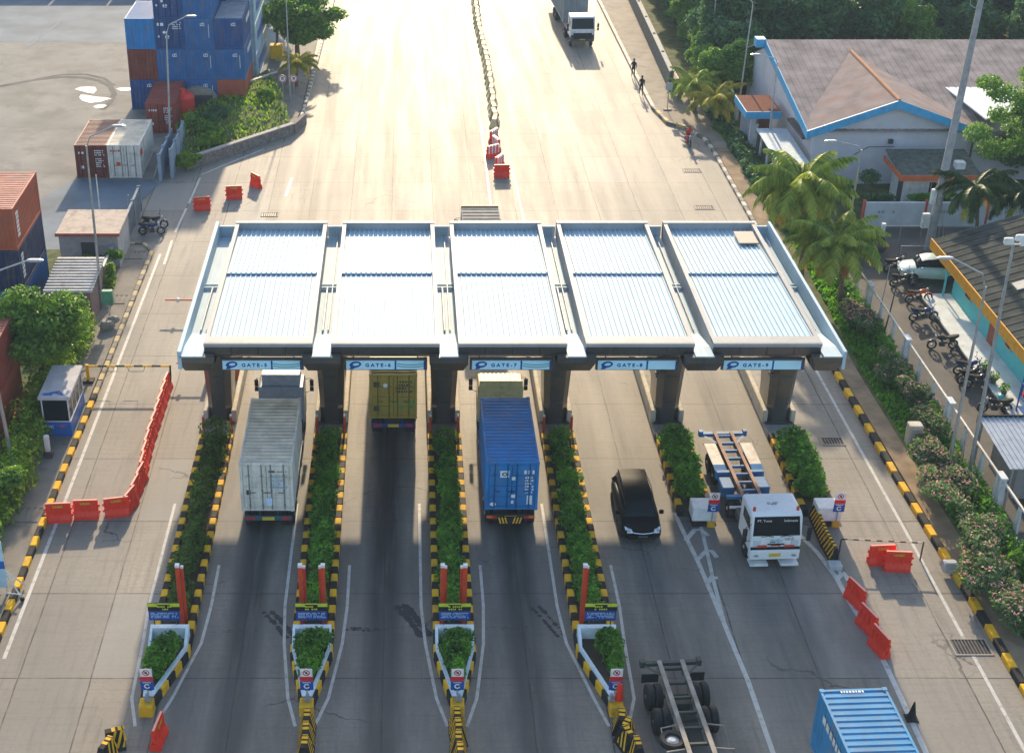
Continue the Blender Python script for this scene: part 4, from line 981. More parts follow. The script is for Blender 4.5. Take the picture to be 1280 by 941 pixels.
mb = MB(); mb.lathe((.88,4.3,.98),(0,0,1),[(-.13,.3),(-.13,.44),(-.08,.5),(.08,.5),(.13,.44),(.13,.3),(.0,.27)],24); mb.build('spare_wheel', RUBBER, t)
mb = MB(); mb.lathe((.88,4.3,.98),(0,0,1),[(-.05,.28),(.02,.26),(.06,.1)],16); mb.build('spare_rim', STEEL, t)
mb = MB(); mb.cyl((0,1.35,.52),(1,0,0),.08,1.6,8); mb.cyl((0,2.75,.52),(1,0,0),.08,1.6,8); mb.box(-.3,.3,1.9,2.2,.5,.85); mb.build('axle', GCH, t)
# bottom right container on its trailer
tt = thing('container_trailer', 'trailer carrying the light blue container at the bottom edge', 'trailer', (16.15,39.7,0), pi+R(2.6))
chassis(tt, 11.6, DSTEEL, .1, 1.22, 8)
for s in (-1,1):
    for ya in (1.4,2.7): wheel(tt, s*1.02, ya, .5, .27, dual=True, s=s)
    wheel(tt, s*1.02, 10.6, .5, .27, dual=True, s=s)
rear_lights(tt, DSTEEL, .0, .85)
c = container('light blue ribbed container with pale roof ridges at the bottom right edge', 'sky', (16.15,39.7,1.30), pi+R(2.6), doors=True, mk='doors', seed=3, L=12.19)
side_print(c, 1.222, .8, 6.0, 1.75, 2.15, WHITE, 6)
mb = MB(); marks(mb,-.5,.5,0,0,.18,1,7)
ro = mb.build('roof_print', STK, c); ro.rotation_euler = (-pi/2,0,pi); ro.location = (0,.28,2.60)
# truck far up the road
t = thing('far_truck', 'white cab truck with grey container coming down the upper road', 'truck', (17.35,137.3,0), pi+R(2.5))
truck_cab(t, -2.1, WHITE, DSTEEL, w=2.35, L=2.0, zf=1.0, zt=3.0)
chassis(t, -2.5, mat('red_chassis',(.35,.07,.05),.5), -13, 1.15, 9)
mb = MB(); mb.box(-1.15,1.15,-5.0,-2.4,1.15,1.25); mb.build('deck_plate', mat('pinkish_deck',(.42,.25,.22),.6), t)
mb = MB(); mb.bev(-.9,.9,-.12,.03,.95,1.5,.03); mb.build('radiator_grille', BLK, t)
for s in (-1,1):
    wheel(t, s*1.0, -1.1, .5, .28, s=s)
    for ya in (-4.4,-11.0,-12.3): wheel(t, s*1.02, ya, .5, .27, dual=True, s=s)
container('grey corrugated container riding on the far truck up the road', 'grey', (17.35-.0,137.3,1.28), pi+R(2.5), L=12.19, doors=False, mk='none').location = Vector((17.35,137.3,1.27))+Matrix.Rotation(pi+R(2.5),3,'Z')@Vector((0,-17.2,0))

# cars
def car(label, loc, rz, body_m, L=4.4, W=1.72, H=1.75, mpv=True, wheels=.32):
    """built looking to +y, centre at origin"""
    t = thing('minivan' if mpv else 'parked_car', label, 'car', loc, rz); h = W/2; f = L/2
    st = [(-f,.55,.80,.80),(-f+.12,.32,.95,.93),(-f+.5,.24,1.0,.98),(-.6,.22,1.03,1.0),(.6,.22,1.0,1.0),(f-1.05,.22,.98,.99),(f-.45,.24,.88,.96),(f-.12,.30,.76,.88),(f,.42,.62,.74)]
    rings = []
    for y, zb, zt, k in st:
        w_ = h*k; rings.append([(-w_*.8,y,zb),(-w_*.97,y,zb+.1),(-w_,y,zb+(zt-zb)*.5),(-w_*.96,y,zt-.06),(-w_*.8,y,zt),(0,y,zt+.03),(w_*.8,y,zt),(w_*.96,y,zt-.06),(w_,y,zb+(zt-zb)*.5),(w_*.97,y,zb+.1),(w_*.8,y,zb)])
    mb = MB(); mb.loft(rings); mb.build('body', body_m, t, smooth=True)
    gb = [(-f+.05,.93,.93,.0),(-f+.20,H-.30,.82,1),(-f+.42,H-.06,.79,1),(-.2,H,.78,1),(.35,H-.03,.77,1),(.75,H-.16,.74,1),(f-.95,.97,.90,0)]
    rings = [[(-h*k,y,.90),(-h*k*(.93 if q else .99),y,(z+.90)/2+.02),(-h*k*.86,y,z-.05 if q else z),(0,y,z),(h*k*.86,y,z-.05 if q else z),(h*k*(.93 if q else .99),y,(z+.90)/2+.02),(h*k,y,.90)] for y,z,k,q in gb]
    mb = MB(); mb.loft(rings); mb.build('window_glass', GLASS, t, smooth=True)
    rings = [[(-h*k*.84,y,z-.02),(-h*k*.5,y,z+.025),(0,y,z+.035),(h*k*.5,y,z+.025),(h*k*.84,y,z-.02)] for y,z,k,q in gb[1:-1]]
    mb = MB(); mb.loft(rings, caps=False, closed=False); mb.loft([[ (p[0],p[1],p[2]-.05) for p in reversed(r)] for r in rings], caps=False, closed=False); mb.build('roof_panel', body_m, t, smooth=True)
    for s in (-1,1):
        for y in (-f+.85, f-.85):
            tm = MB(); tm.lathe((s*(h-.10),y,wheels),(1,0,0),[(-.11,.2),(-.11,wheels*.93),(-.06,wheels),(.06,wheels),(.11,wheels*.93),(.11,.2)],20); o = tm.build('tyre', RUBBER, t)
            tm = MB(); tm.lathe((s*(h-.04),y,wheels),(1,0,0),[(-.03,.2),(.02,.06)] if s>0 else [(-.02,.06),(.03,.2)],10); tm.build('rim', STEEL, o)
        mm = MB(); mm.bev(s*(h+.1)-.1,s*(h+.1)+.1,f-1.35,f-1.2,.95,1.12,.03); mm.build('mirror', body_m, t)
        mm = MB(); mm.add([(s*.50,f-.045,.70),(s*.80,f-.20,.72),(s*.83,f-.32,.84),(s*.52,f-.12,.80)],[(0,1,2,3) if s<0 else (3,2,1,0)]); mm.add([(s*.50,f-.105,.70),(s*.80,f-.26,.72),(s*.83,f-.38,.84),(s*.52,f-.18,.80)],[(3,2,1,0) if s<0 else (0,1,2,3)])
        mm.box(s*.62-.12,s*.62+.12,f-.16,f-.03,.68,.77)
        mm.build('headlight', mat('headlight_glass',(.7,.75,.78),.1,metal=.3), t)
        mm = MB(); mm.bev(s*.74-.08,s*.74+.08,-f-.01,-f+.12,.65,.95,.02); mm.build('tail_light', mat('tail_light_red',(.55,.02,.015),.3), t)
        mm = MB(); mm.tube([(s*.72*h*.95,gb[1][0]+.1,H-.12),(s*.72*h,-.2,H+.02),(s*.72*h*.98,.6,H-.1)],.02,5); mm.build('roof_rail', BLK, t)
    P = [(-.62,f-.045,.76),(-.35,f+.0,.70),(0,f+.02,.675),(.35,f,.70),(.62,f-.045,.76)]
    mm = MB(); mm.tube(P,.022,6); mm.build('chrome_strip', mat('chrome',(.75,.78,.8),.12,metal=.9), t)
    mm = MB(); mm.box(-.22,.22,f-.02,f+.012,.46,.57); mm.build('number_plate', DSTEEL if mpv else WHITE, t)
    mm = MB(); mm.bev(-.6,.6,f-.12,f-.005,.32,.60,.03); mm.build('lower_grille', BLK, t)
    return t
car('black minivan with chrome front strip driving out of the gate', (10.95,56.2,0), pi+R(1), mat('black_car_paint',(.006,.007,.009),.4,spec=.08,var=.03), W=1.85, H=1.72)
car('pale mint hatchback parked behind the turquoise building', (33.8,83.6,.02), R(82), mat('mint_car_paint',(.55,.66,.62),.25,coat=.5,var=.03), L=4.0, H=1.55, mpv=False)
car('dark car parked beyond the pale hatchback', (30.0,87.8,.02), R(88), mat('dark_car_paint',(.05,.05,.055),.3,coat=.4), L=4.1, H=1.5, mpv=False)

# motorcycles
def motorcycle(color_m, scooter=False):
    t = thing('motorcycle', 'motorcycle', 'motorcycle')
    for y in (-.62,.64):
        mb = MB(); n = 20; R0, r0 = .25, .055
        rings = []
        for i in range(n):
            a = 2*pi*i/n; c = Vector((0, y+R0*cos(a), .30+R0*sin(a))); d = Vector((0,cos(a),sin(a)))
            rings.append([tuple(c+d*r0*cos(b)+Vector((r0*sin(b),0,0))) for b in [2*pi*k/8 for k in range(8)]])
        rings.append(rings[0]); mb.loft(rings, caps=False); o = mb.build('tyre', RUBBER, t, smooth=True)
        mb = MB(); mb.cyl((0,y,.30),(1,0,0),.05,.14,8)
        for i in range(6): a = pi*i/3; mb.tube([(0,y,.30),(0,y+.22*cos(a),.30+.22*sin(a))],.012,4)
        mb.build('rim', STEEL, o)
    mb = MB(); mb.tube([(0,.38,.82),(0,.1,.55),(0,-.15,.42),(0,-.62,.30)],.04,6); mb.tube([(0,-.15,.42),(0,-.5,.72)],.03,6); mb.bev(-.13,.13,-.12,.2,.22,.52,.04); mb.tube([(.14,.1,.3),(.16,-.4,.3),(.16,-.8,.42)],.04,6)
    mb.build('frame', DSTEEL, t)
    for s in (-1,1):
        mb = MB(); mb.tube([(s*.07,.64,.30),(s*.07,.45,.88)],.025,6); mb.build('fork', STEEL, t)
        mb = MB(); mb.tube([(s*.28,.38,1.0),(s*.34,.40,1.22)],.01,4); mb.ball((s*.36,.40,1.24),.06,6,0,(1,.4,.7)); mb.build('mirror', BLK, t)
    mb = MB(); mb.tube([(-.36,.30,.98),(-.2,.40,.96),(0,.42,.93),(.2,.40,.96),(.36,.30,.98)],.018,6); mb.build('handlebar', BLK, t)
    mb = MB()
    rings = [[(w_*cos(a), y, z+hh*sin(a)) for a in [2*pi*k/10 for k in range(10)]] for y,w_,z,hh in ((.40,.05,.80,.06),(.30,.13,.78,.13),(.05,.15,.72,.14),(-.15,.10,.66,.08))]
    mb.loft(rings); mb.loft([[(w_*cos(a), y, z+hh*sin(a)) for a in [2*pi*k/8 for k in range(8)]] for y,w_,z,hh in ((-.35,.10,.62,.10),(-.65,.10,.70,.10),(-.85,.05,.80,.05))])
    mb.loft([[(w_*cos(a), .64+r*cos(b), .30+r*sin(b)) for (w_,r) in ((.06,.33),(-.06,.33),(-.05,.31),(.05,.31))] for b in [R(30+15*k) for k in range(8)] for a in [0]], caps=True)
    mb.build('body_panels', color_m, t, smooth=True)
    mb = MB(); mb.loft([[(-w_,y,z),(w_,y,z),(w_*.9,y,z+.09),(-w_*.9,y,z+.09)] for y,w_,z in ((.0,.09,.74),(-.2,.14,.72),(-.5,.14,.77),(-.85,.09,.84))]); mb.build('seat', BLK, t)
    mb = MB(); mb.ball((0,.50,.88),.09,10,0,(1,.8,1)); mb.build('headlight', mat('headlight_glass',(.7,.75,.78),.1,metal=.3), t)
    return t
MBK = mat('black_bike_paint',(.012,.012,.014),.25,coat=.4); MBB = mat('blue_bike_paint',(.015,.05,.22),.25,coat=.4); MBR = mat('orange_bike_paint',(.65,.12,.02),.3)
protos = {'black':motorcycle(MBK), 'blue':motorcycle(MBB), 'orange':motorcycle(MBR)}
used = set()
bikes = [('black',(1128,297+0+62-1),85,'black motorcycle parked nearest the pale hatchback in the parking lot','bikes parked along the platform'),
 ('orange',(1147,378),80,'motorcycle with orange side panel parked second from the hatchback','bikes parked along the platform'),
 ('blue',(1153,401),84,'dark blue motorcycle parked third from the hatchback','bikes parked along the platform'),
 ('black',(1177,436),92,'black sport motorcycle parked alone halfway along the white platform','bikes parked along the platform'),
 ('blue',(1210,468),90,'blue and black motorcycle parked in a close group under the lamp poles','bikes parked along the platform'),
 ('black',(1213,478),76,'black motorcycle with windshield in the close group under the lamp poles','bikes parked along the platform'),
 ('black',(1222,485),88,'black motorcycle nearest the road in the close group under the lamp poles','bikes parked along the platform'),
 ('black',(1242,516),-86,'black motorcycle with teal helmet on its seat parked by the grey metal roof','bikes parked along the platform'),
 ('black',(1118,338),70,'motorcycle parked left of the pale hatchback by the rail','bikes parked along the platform'),
 ('blue',(190,293),88,'blue motorcycle parked beside the left metal fence, nearer one of two','bikes by the left fence'),
 ('black',(194,285),86,'black motorcycle parked beside the left metal fence, farther one of two','bikes by the left fence')]
for i,(k,p,a,lab,grp) in enumerate(bikes):
    q = G(*p)+Vector((0,0,.02 if p[0]>900 else 0)); sgn = -1 if i in (3,) else 1
    if k in used: dup(protos[k], q, R(-a*sgn), lab, grp)
    else: used.add(k); o = protos[k]; o.location = q; o.rotation_euler = (0,0,R(-a*sgn)); o['label'] = lab; o['group'] = grp
q = G(1242,516)
mb = MB(); mb.ball((0,0,0),.16,12,0,(1,1.1,.9)); mb.build('helmet', mat('teal_helmet',(.05,.45,.42),.2,coat=.4), smooth=True, label='teal helmet resting on the seat of the motorcycle by the grey metal roof', cat='helmet').location = q+Vector((.2,0,1.02))

# ------------------------------------------------------------------ red plastic barriers
def barrier_mesh():
    mb = MB(); pr = [(-.24,0),(.24,0),(.22,.16),(.10,.42),(.065,.92),(.05,.98),(-.05,.98),(-.065,.92),(-.10,.42),(-.22,.16)]
    # profile in (y,z) extruded in x with slots
    xs = [-.58,-.52,-.30,-.27,-.05,-.02,.02,.05,.27,.30,.52,.58]; rings = []
    for i, x in enumerate(xs):
        k = .82 if i in (0,len(xs)-1) else (.90 if i in (3,4,7,8) else 1.0)
        rings.append([(x, y*k, z) for y, z in pr])
    mb.loft([list(reversed(r)) for r in rings])
    for s in (-1,1):
        mb.box(s*.62-.04, s*.62+.04, -.05,.05,.28,.40); mb.box(s*.62-.04, s*.62+.04,-.05,.05,.62,.74)
    return mb
BM = barrier_mesh().mesh('barrier_body', [REDP])
stm = MB(); stm.box(-.56,.56,-.045,.045,.985,1.0); TOPM = mat('barrier_pink_top',(.80,.30,.22),.5)
RIBM = MB()
for x in (-.42,-.16,.16,.42): RIBM.box(x-.035,x+.035,-.12,.12,.2,.78)
RIBm = RIBM.mesh('rib', [REDP]); TOPm = stm.mesh('top_edge', [TOPM])
def barrier(loc, rz, label, group, tilt=0, txt=True):
    t = thing('traffic_barrier', label, 'traffic barrier', loc, rz, group); t.rotation_euler.x = tilt
    for nm, me in (('body',BM),('rib',RIBm),('top_edge',TOPm)):
        o = bpy.data.objects.new(nm, me); COL.objects.link(o); o.parent = t
    if txt: 
        if 'T' not in CMESH:
            o = text_obj('yellow_lettering', 'UNIK', .17, mat('yellow_print',(.62,.42,.03),.5), t, (0,-.105,.84), (R(86),0,0), .006, 1.2); CMESH['T'] = o.data
        else:
            o = bpy.data.objects.new('yellow_lettering', CMESH['T']); COL.objects.link(o); o.parent = t; o.location = (0,-.105,.84); o.rotation_euler = (R(86),0,0); o.scale = (1.2,1,1)
    return t
chain = pl([(211,483),(203,508),(196,530),(187,557),(181,582),(177,604),(165,632),(158,642)])
# evenly spaced along the chain
def along(P, n):
    seg = [(P[i+1]-P[i]).length for i in range(len(P)-1)]; T = sum(seg); out = []
    for k in range(n):
        d = T*(k+.5)/n; i = 0
        while d > seg[i] and i < len(seg)-1: d -= seg[i]; i += 1
        v = (P[i+1]-P[i]).normalized(); out.append((P[i]+v*d, math.atan2(v.y, v.x), seg[i]))
    return out
for i, (p, a, _) in enumerate(along(chain, 12)):
    barrier(p, a-R(4), 'red barrier in the long left lane row, %s from the boom' % ORD[i], 'long row of red barriers', txt=False)
for i, px in enumerate([(147,643),(109,646),(75,650)]):
    barrier(G(*px), R((12,3,4)[i]), 'red barrier with yellow letters closing the left lane, %s from the row' % ORD[i], 'red barriers closing the left lane')
for i,(px,a) in enumerate([((253,262),12),((293,248),8),((320,233),-52)]):
    barrier(G(*px), R(a), 'red barrier standing alone on the road beyond the canopy, %s' % ['nearest to the motorcycles','middle one of three','farthest one, turned sideways'][i], 'loose red barriers beyond the canopy')
for i,(px,a) in enumerate([((1100,703),4),((1120,711),-4)]):
    barrier(G(*px), R(a), ['red barrier lying behind another one by the right kerb','red barrier with yellow letters in front of another one by the right kerb'][i], 'pair of red barriers by the right kerb')
for i,(px,a) in enumerate([((1068,752),-70),((1083,785),-72),((1098,812),-74)]):
    barrier(G(*px), R(a), 'red barrier on the right lane line, %s of three from the gate' % ORD[i], 'red barriers on the right lane line', tilt=0, txt=False)
# red and white ones at the end of the median
for i,(px,a) in enumerate([((627,221),3),((624,209),60),((616,196),35),((620,186),-70),((617,176),60)]):
    b = barrier(G(*px), R(a), 'red and white barrier at the median end, %s from the gate' % ORD[i], 'red and white barriers at the median end', txt=False)
    mb = MB()
    for x in (-.45,-.15,.15,.45): mb.box(x-.06,x+.06,-.135,.135,.3,.97)
    if i: mb.build('white_stripe', WHITE, b)
b = barrier(G(199,925), R(82), 'red barrier standing end on in front of the leftmost planter', None)
# small red pipe on the fourth planter
mb = MB(); mb.lathe((0,0,0),(0,0,1),[(0,.16),(.05,.17),(.6,.12),(.8,.08)],12); mb.build('red_cone', REDP, label='short red plastic cone leaning on the sign of the fourth planter', cat='cone').location = (ISL[3]+.42,42.95,.5)
# traffic cone (dark)
t = thing('traffic_cone', 'dark traffic cone standing on the white line at the lower right', 'traffic cone', G(1139,897))
mb = MB(); mb.lathe((0,0,0.04),(0,0,1),[(0,.19),(.1,.16),(.78,.03),(.8,.02)],16); mb.build('cone_body', BLK, t, smooth=False)
mb = MB(); mb.bev(-.24,.24,-.24,.24,0,.045,.02); mb.build('base', BLK, t)

# striped concrete blocks
def chevron_block(loc, rz, label, group, L=.85, h=.8, w=.42, m=(YEL,BLK)):
    t = thing('striped_barrier_block', label, 'barrier block', loc, rz, group)
    mb = MB(); mb.xprism([(-w/2,0),(w/2,0),(w/2-.02,.15),(w*.36,.4),(w*.17,h),(-w*.17,h),(-w*.36,.4),(-w/2+.02,.15)], -L/2+.02, L/2-.02, 0)
    mb.build('block', m[1], t)
    mb = MB()
    for s in (-1,1):
        def yy(z): return s*((w*.36+(w*.17-w*.36)*(z-.4)/(h-.4)) if z > .4 else (w*.36+(w/2-.02-w*.36)*(.4-z)/.25))*1.0+s*.006
        for k in range(3):
            x = -L/2+.08+k*L/3; d = L/7
            for (z0,z1,x0,x1) in ((.16,.4,x,x+.10),(.4,h-.01,x+.10,x+.26)):
                V = [(x0,yy(z0),z0),(x0+d,yy(z0),z0),(min(x1+d,L/2-.03),yy(z1),z1),(min(x1,L/2-.04),yy(z1),z1)]
                mb.add(V, [(0,1,2,3) if s<0 else (3,2,1,0)])
        
    for k in range(3): x = -L/2+.10+k*L/3; mb.add([(x+.16,-w*.17,h+.004),(min(x+.30,L/2-.03),-w*.17,h+.004),(min(x+.30,L/2-.03),w*.17,h+.004),(x+.16,w*.17,h+.004)],[(0,1,2,3)])
    mb.build('stripe', m[0], t); return t
for i,(p,a,_) in enumerate(along(pl([(1017,648),(1030,680),(1041,700)]), 6)):
    chevron_block(p, a, 'black and yellow chevron block, %s from the rightmost white box' % ORD[i], 'chevron blocks right of the white tractor unit')
mb = MB(); mb.bev(-.3,.3,-.25,.25,0,.22,.03); mb.build('concrete_foot', mat('grey_foot',(.4,.42,.43),.7), label='small grey concrete foot at the near end of the chevron blocks', cat='block').location = G(1043,708)
noses = [(0,[(-10.95,40.9,20),(-11.15,40.2,70)]), (1,[(-3.72,41.75,90),(-3.72,41.0,92),(-3.72,40.25,88)]), (2,[(2.05,41.85,90),(2.08,41.2,95),(2.05,40.55,88),(2.1,39.9,92)]), (3,[(8.35,41.75,80),(8.42,41.25,60),(8.5,40.8,110),(8.75,40.2,95)])]
for j, lst in noses:
    for i,(x,y,a) in enumerate(lst):
        chevron_block((x,y,0), R(a), 'striped barrier block ahead of the %s planter, %s from it' % (POS[j], ORD[i]), 'striped blocks at the island noses', L=.72, h=.85, w=.66)
# median of striped blocks up the road
MY = mat('median_yellow',(.66,.56,.30),.8,dirt=.5,scale=3,dirtcol=(.2,.16,.1)); MD = mat('median_brown',(.13,.10,.07),.6,dirt=.4)
proto = None; y = 114.0; i = 0
while y < 190:
    x = 7.6+.12*sin(y*.16)+(y-114)*.004
    t = proto
    if proto is None:
        proto = thing('median_block', '', 'barrier block'); mb = MB(); mb.xprism([(-.42,0),(.42,0),(.22,.4),(.17,.8),(-.17,.8),(-.22,.4)], -.78, .78); mb.build('block', MY, proto)
        mb = MB(); mb.xprism([(-.43,.01),(.43,.01),(.235,.40),(.182,.812),(-.182,.812),(-.235,.40)], -.76, .05); mb.build('stripe', MD, proto)
        o = proto
    else: o = dup(proto, (0,0,0))
    o['label'] = 'striped block in the winding median, %s from the red barriers' % nth(i+1); o['group'] = 'striped median blocks'
    o.location = (x,y,0); o.rotation_euler = (0,0,R(90+RND.uniform(-9,9))); y += 1.75; i += 1
# ------------------------------------------------------------------ left side: kiosk, fences, sheds
t = thing('kiosk', 'small blue and white guard kiosk with dark windows on the left pavement', 'kiosk', (-17.95,63.6,.14))
mb = MB(); mb.box(-.72,.72,0,3.3,0,.85); mb.build('lower_wall', BLUEP, t)
mb = MB()
for x,y in ((-.70,.02),(.64,.02),(-.70,3.22),(.64,3.22),(.64,.82),(.64,1.62),(.64,2.42)): mb.box(x,x+.06,y,y+.06,.85,2.2)
mb.box(-.72,.72,0,.06,.852,.90); mb.box(.66,.72,.06,3.3,.852,.90); mb.box(-.72,-.66,.06,3.3,.852,2.2)
mb.box(-.72,.72,3.24,3.3,.9,2.2); mb.build('frame', mat('kiosk_frame',(.55,.6,.66),.5), t)
mb = MB(); mb.box(-.64,.64,.03,.045,.90,2.2); mb.build('front_window', GLASS, t)
for i in range(4): mb = MB(); mb.box(.665,.68,.09+i*.8,.81+i*.8,.92,2.18); mb.build('side_window', GLASS, t)
mb = MB(); mb.bev(-.82,.82,-.12,3.42,2.2,2.38,.04); mb.build('roof', mat('kiosk_roof',(.42,.42,.45),.45,dirt=.6,scale=1.2,dirtcol=(.25,.22,.2)), t)
mb = MB(); mb.tube([(-.6,.15,2.39),(.0,.35,2.41),(.5,.1,2.40),(.2,.45,2.42),(-.3,.3,2.40)],.03,5); mb.box(-.55,-.1,.1,.3,2.385,2.41); mb.build('blue_stickers', BLUEP, t)
text_obj('lettering', 'IPC', .22, WHITE, t, (-.35,-.004,.55), (pi/2,0,0), .004)
mb = MB(); mb.add([(.05,-.006,.62),(.25,-.006,.55),(.5,-.006,.66),(.25,-.006,.66)],[(0,1,2,3)]); mb.build('red_swoosh', REDPAINT, t)
# white bollard-shaped box in front of the kiosk
t = thing('access_terminal', 'white access terminal on a dark plinth in front of the kiosk', 'terminal', G(61,570,.14))
mb = MB(); mb.bev(-.22,.22,-.2,.2,0,.35,.03); mb.build('plinth', DSTEEL, t); mb = MB(); mb.bev(-.13,.13,-.12,.12,.35,1.25,.04); mb.build('cabinet', WLEG, t)
# boom barrier across the left lane
t = thing('boom_barrier', 'yellow and black boom with hanging bars closing the left lane', 'boom barrier', G(111,476,.14))
mb = MB(); mb.box(-.08,.08,-.08,.08,.1,1.05); mb.build('post', YEL, t); mb = MB(); mb.box(-.3,.3,-.25,.25,0,.12); mb.build('foot', BLK, t)
mb = MB()
for i in range(9): mb.box(.09+i*.5,.59+i*.5,-.04,.04,.92,1.0,i%2)
for x0 in (.7,2.2):
    mb.tube([(x0,0,.92),(x0+.1,0,.62),(x0+.9,0,.62),(x0+1.0,0,.92)],.018,5,1)
mb.build('boom', [YEL,BLK], t)
mb = MB(); mb.tube([(4.6,0,1.0),(4.65,-.4,.5),(4.62,-.6,.0)],.05,6); mb.build('end_support', BLK, t)
for i,(a,b,lab) in enumerate([((208,383),(243,383),'red and white boom arm beyond the canopy at its left side'),((222,463),(243,463),'red boom arm below the left corner of the canopy')]):
    p, q = G(a[0],a[1]+8,0), G(b[0],b[1]+8,0)
    t = thing('boom_arm_gate', lab, 'boom gate', p)
    mb = MB(); mb.tube([(0,0,.9),(q.x-p.x+.8,0,.9)],.05,6); mb.build('arm', REDPAINT, t)
    mb = MB(); mb.cyl(((q.x-p.x)*.45,0,.9),(0,1,0),.13,.12,12); mb.build('round_plate', WLEG, t); mb = MB(); mb.box(q.x-p.x+.7,q.x-p.x+.95,-.15,.15,0,1.0); mb.build('post', STEEL, t)
# green meter box on a post, broken concrete block
t = thing('meter_box', 'green metal box on a thin post beside the left pavement', 'meter box', G(138,402,.14))
mb = MB(); mb.box(-.05,.05,-.05,.05,0,1.3); mb.build('post', STEEL, t); mb = MB(); mb.bev(-.32,.32,-.18,.18,1.2,2.1,.03); mb.build('box', mat('green_box',(.08,.28,.17),.5,dirt=.3), t)
mb = MB(); mb.bev(-.5,.3,-.4,.4,0,.5,.12); mb.ball((.2,.3,.4),.35,7,0,(1.2,.8,.7)); mb.build('rubble_heap', KERBG, label='pale heap of broken concrete below the green box', cat='rubble').location = G(137,409,.14)
# metal sheet fence of the yard (sliding gate panels) along the left pavement
FEN = mat('grey_sheet_fence', (.27,.30,.33), .5, metal=.2, dirt=.5, scale=1.2)
def wall_run(name, label, cat, a, b, h, th, m, cap=None, posts=0, pm=None, ribs=0, group=None, z=0.0):
    a = Vector((a[0],a[1],z)); b = Vector((b[0],b[1],z)); d = b-a; L = d.length; ang = math.atan2(d.y,d.x)
    t = thing(name, label, cat, a, ang, group)
    mb = MB(); mb.box(0,L,-th/2,th/2,0,h)
    if ribs:
        n = int(L/ribs)
        for i in range(n): mb.box(i*ribs+.05,i*ribs+ribs*.5,-th/2-.03,th/2+.03,.05,h-.04)
    mb.build('panel', m, t)
    if cap: mb = MB(); mb.box(-.03,L+.03,-th/2-.05,th/2+.05,h,h+.08); mb.build('coping', cap, t)
    if posts:
        n = max(1,round(L/posts))
        for i in range(n+1): mb = MB(); mb.box(L*i/n-.08,L*i/n+.08,-.12,.12,0,h+.15); mb.build('post', pm or m, t)
    return t
fa, fb, fc = G(122,390), G(158,300), G(176,262)
wall_run('sheet_metal_fence', 'grey corrugated metal fence along the left pavement, near section', 'fence', (fa.x,fa.y), (fb.x,fb.y), 1.7, .06, FEN, cap=FEN, posts=3.2, ribs=.3)
wall_run('sheet_metal_fence', 'grey corrugated metal fence along the left pavement, far section by the motorcycles', 'fence', (fb.x+.1,fb.y+.2), (fc.x,fc.y), 1.7, .06, FEN, cap=FEN, posts=3.2, ribs=.3)
g1, g2 = G(201,226), G(216,193)
wall_run('sliding_gate', 'open blue grey sliding metal gate beside the grass bank', 'gate', (g1.x,g1.y), (g2.x,g2.y), 2.0, .12, mat('bluegrey_gate',(.25,.32,.40),.5,dirt=.4), posts=2.2, ribs=.35)
mb = MB(); mb.box(0,.12,0,5,0,.1); 
wall_run('sliding_gate', 'second leaf of the blue grey metal gate, standing against the bank', 'gate', (g1.x+.8,g1.y+.6), (g2.x+.75,g2.y+1.2), 2.2, .12, mat('bluegrey_gate',(.25,.32,.40),.5), posts=2.2)
mb = MB()
for i in range(5): mb.tube([(0,i*.5,.05),(.35,i*.5+.25,.95),(.05,i*.5+.5,.05)],.03,5)
mb.tube([(.35,.2,.95),(.35,2.3,.95)],.03,5)
mb.build('bike_rack', STEEL, label='low steel rack beside the white container by the gate', cat='rack').location = (-18.9,101.6,.03)
# stone wall retaining the grass bank
STONE = mat('stone_wall', (.22,.19,.165), .9, var=.35, scale=4, dirt=.5, bump=1.0, bscale=5)
w1, w2, w3 = G(232,212), G(366,167), G(381,154)
wall_run('stone_wall', 'low dark stone retaining wall along the grass bank', 'wall', (w1.x,w1.y), (w2.x,w2.y), .85, .35, STONE, cap=mat('wall_cap',(.33,.31,.29),.8,dirt=.4))
wall_run('stone_wall', 'short end piece of the dark stone wall at the road corner', 'wall', (w2.x+.05,w2.y+.02), (w3.x,w3.y), .85, .35, STONE)
a, b = G(280,131), G(361,103)
wall_run('yard_wall', 'pale capped boundary wall between the container stack and the grass bank', 'wall', (a.x,a.y), (b.x,b.y), 1.3, .2, mat('grey_render',(.25,.25,.26),.8,dirt=.5), cap=mat('light_cap',(.45,.45,.44),.7))
# clutter round the bank: water tank, ribbed shelter
t = thing('water_tank', 'round red plastic water tank behind the small red container', 'water tank', G(231,148,.0))
mb = MB(); mb.lathe((0,0,0),(0,0,1),[(0,.9),(1.9,.95),(2.2,.75),(2.35,.4),(2.36,.25)],20); mb.build('tank', mat('red_tank',(.75,.06,.04),.4), t, smooth=False)
mb = MB(); mb.lathe((0,0,2.36),(0,0,1),[(0,.28),(.22,.26),(.26,.15)],12); mb.build('lid', mat('red_tank',(.7,.06,.04),.4), t)
t = thing('arched_shelter', 'low beige arched shelter in front of the tall yard stack', 'shelter', G(248,140,.0))
mb = MB(); n = 10; rg = []
for y in (0,2.6): rg.append([(1.7*cos(pi*k/n), y, .8+1.3*sin(pi*k/n)) for k in range(n+1)]+[(-1.7,y,0),(1.7,y,0)])
mb.loft(rg); mb.build('arched_roof', mat('beige_tarp',(.34,.30,.24),.8,dirt=.4), t)
mb = MB(); mb.box(-1.3,1.3,-.04,-.01,0.1,1.5); mb.build('dark_mouth_panel', DSTEEL, t)  # dark panel stands in for the shaded inside of the shelter
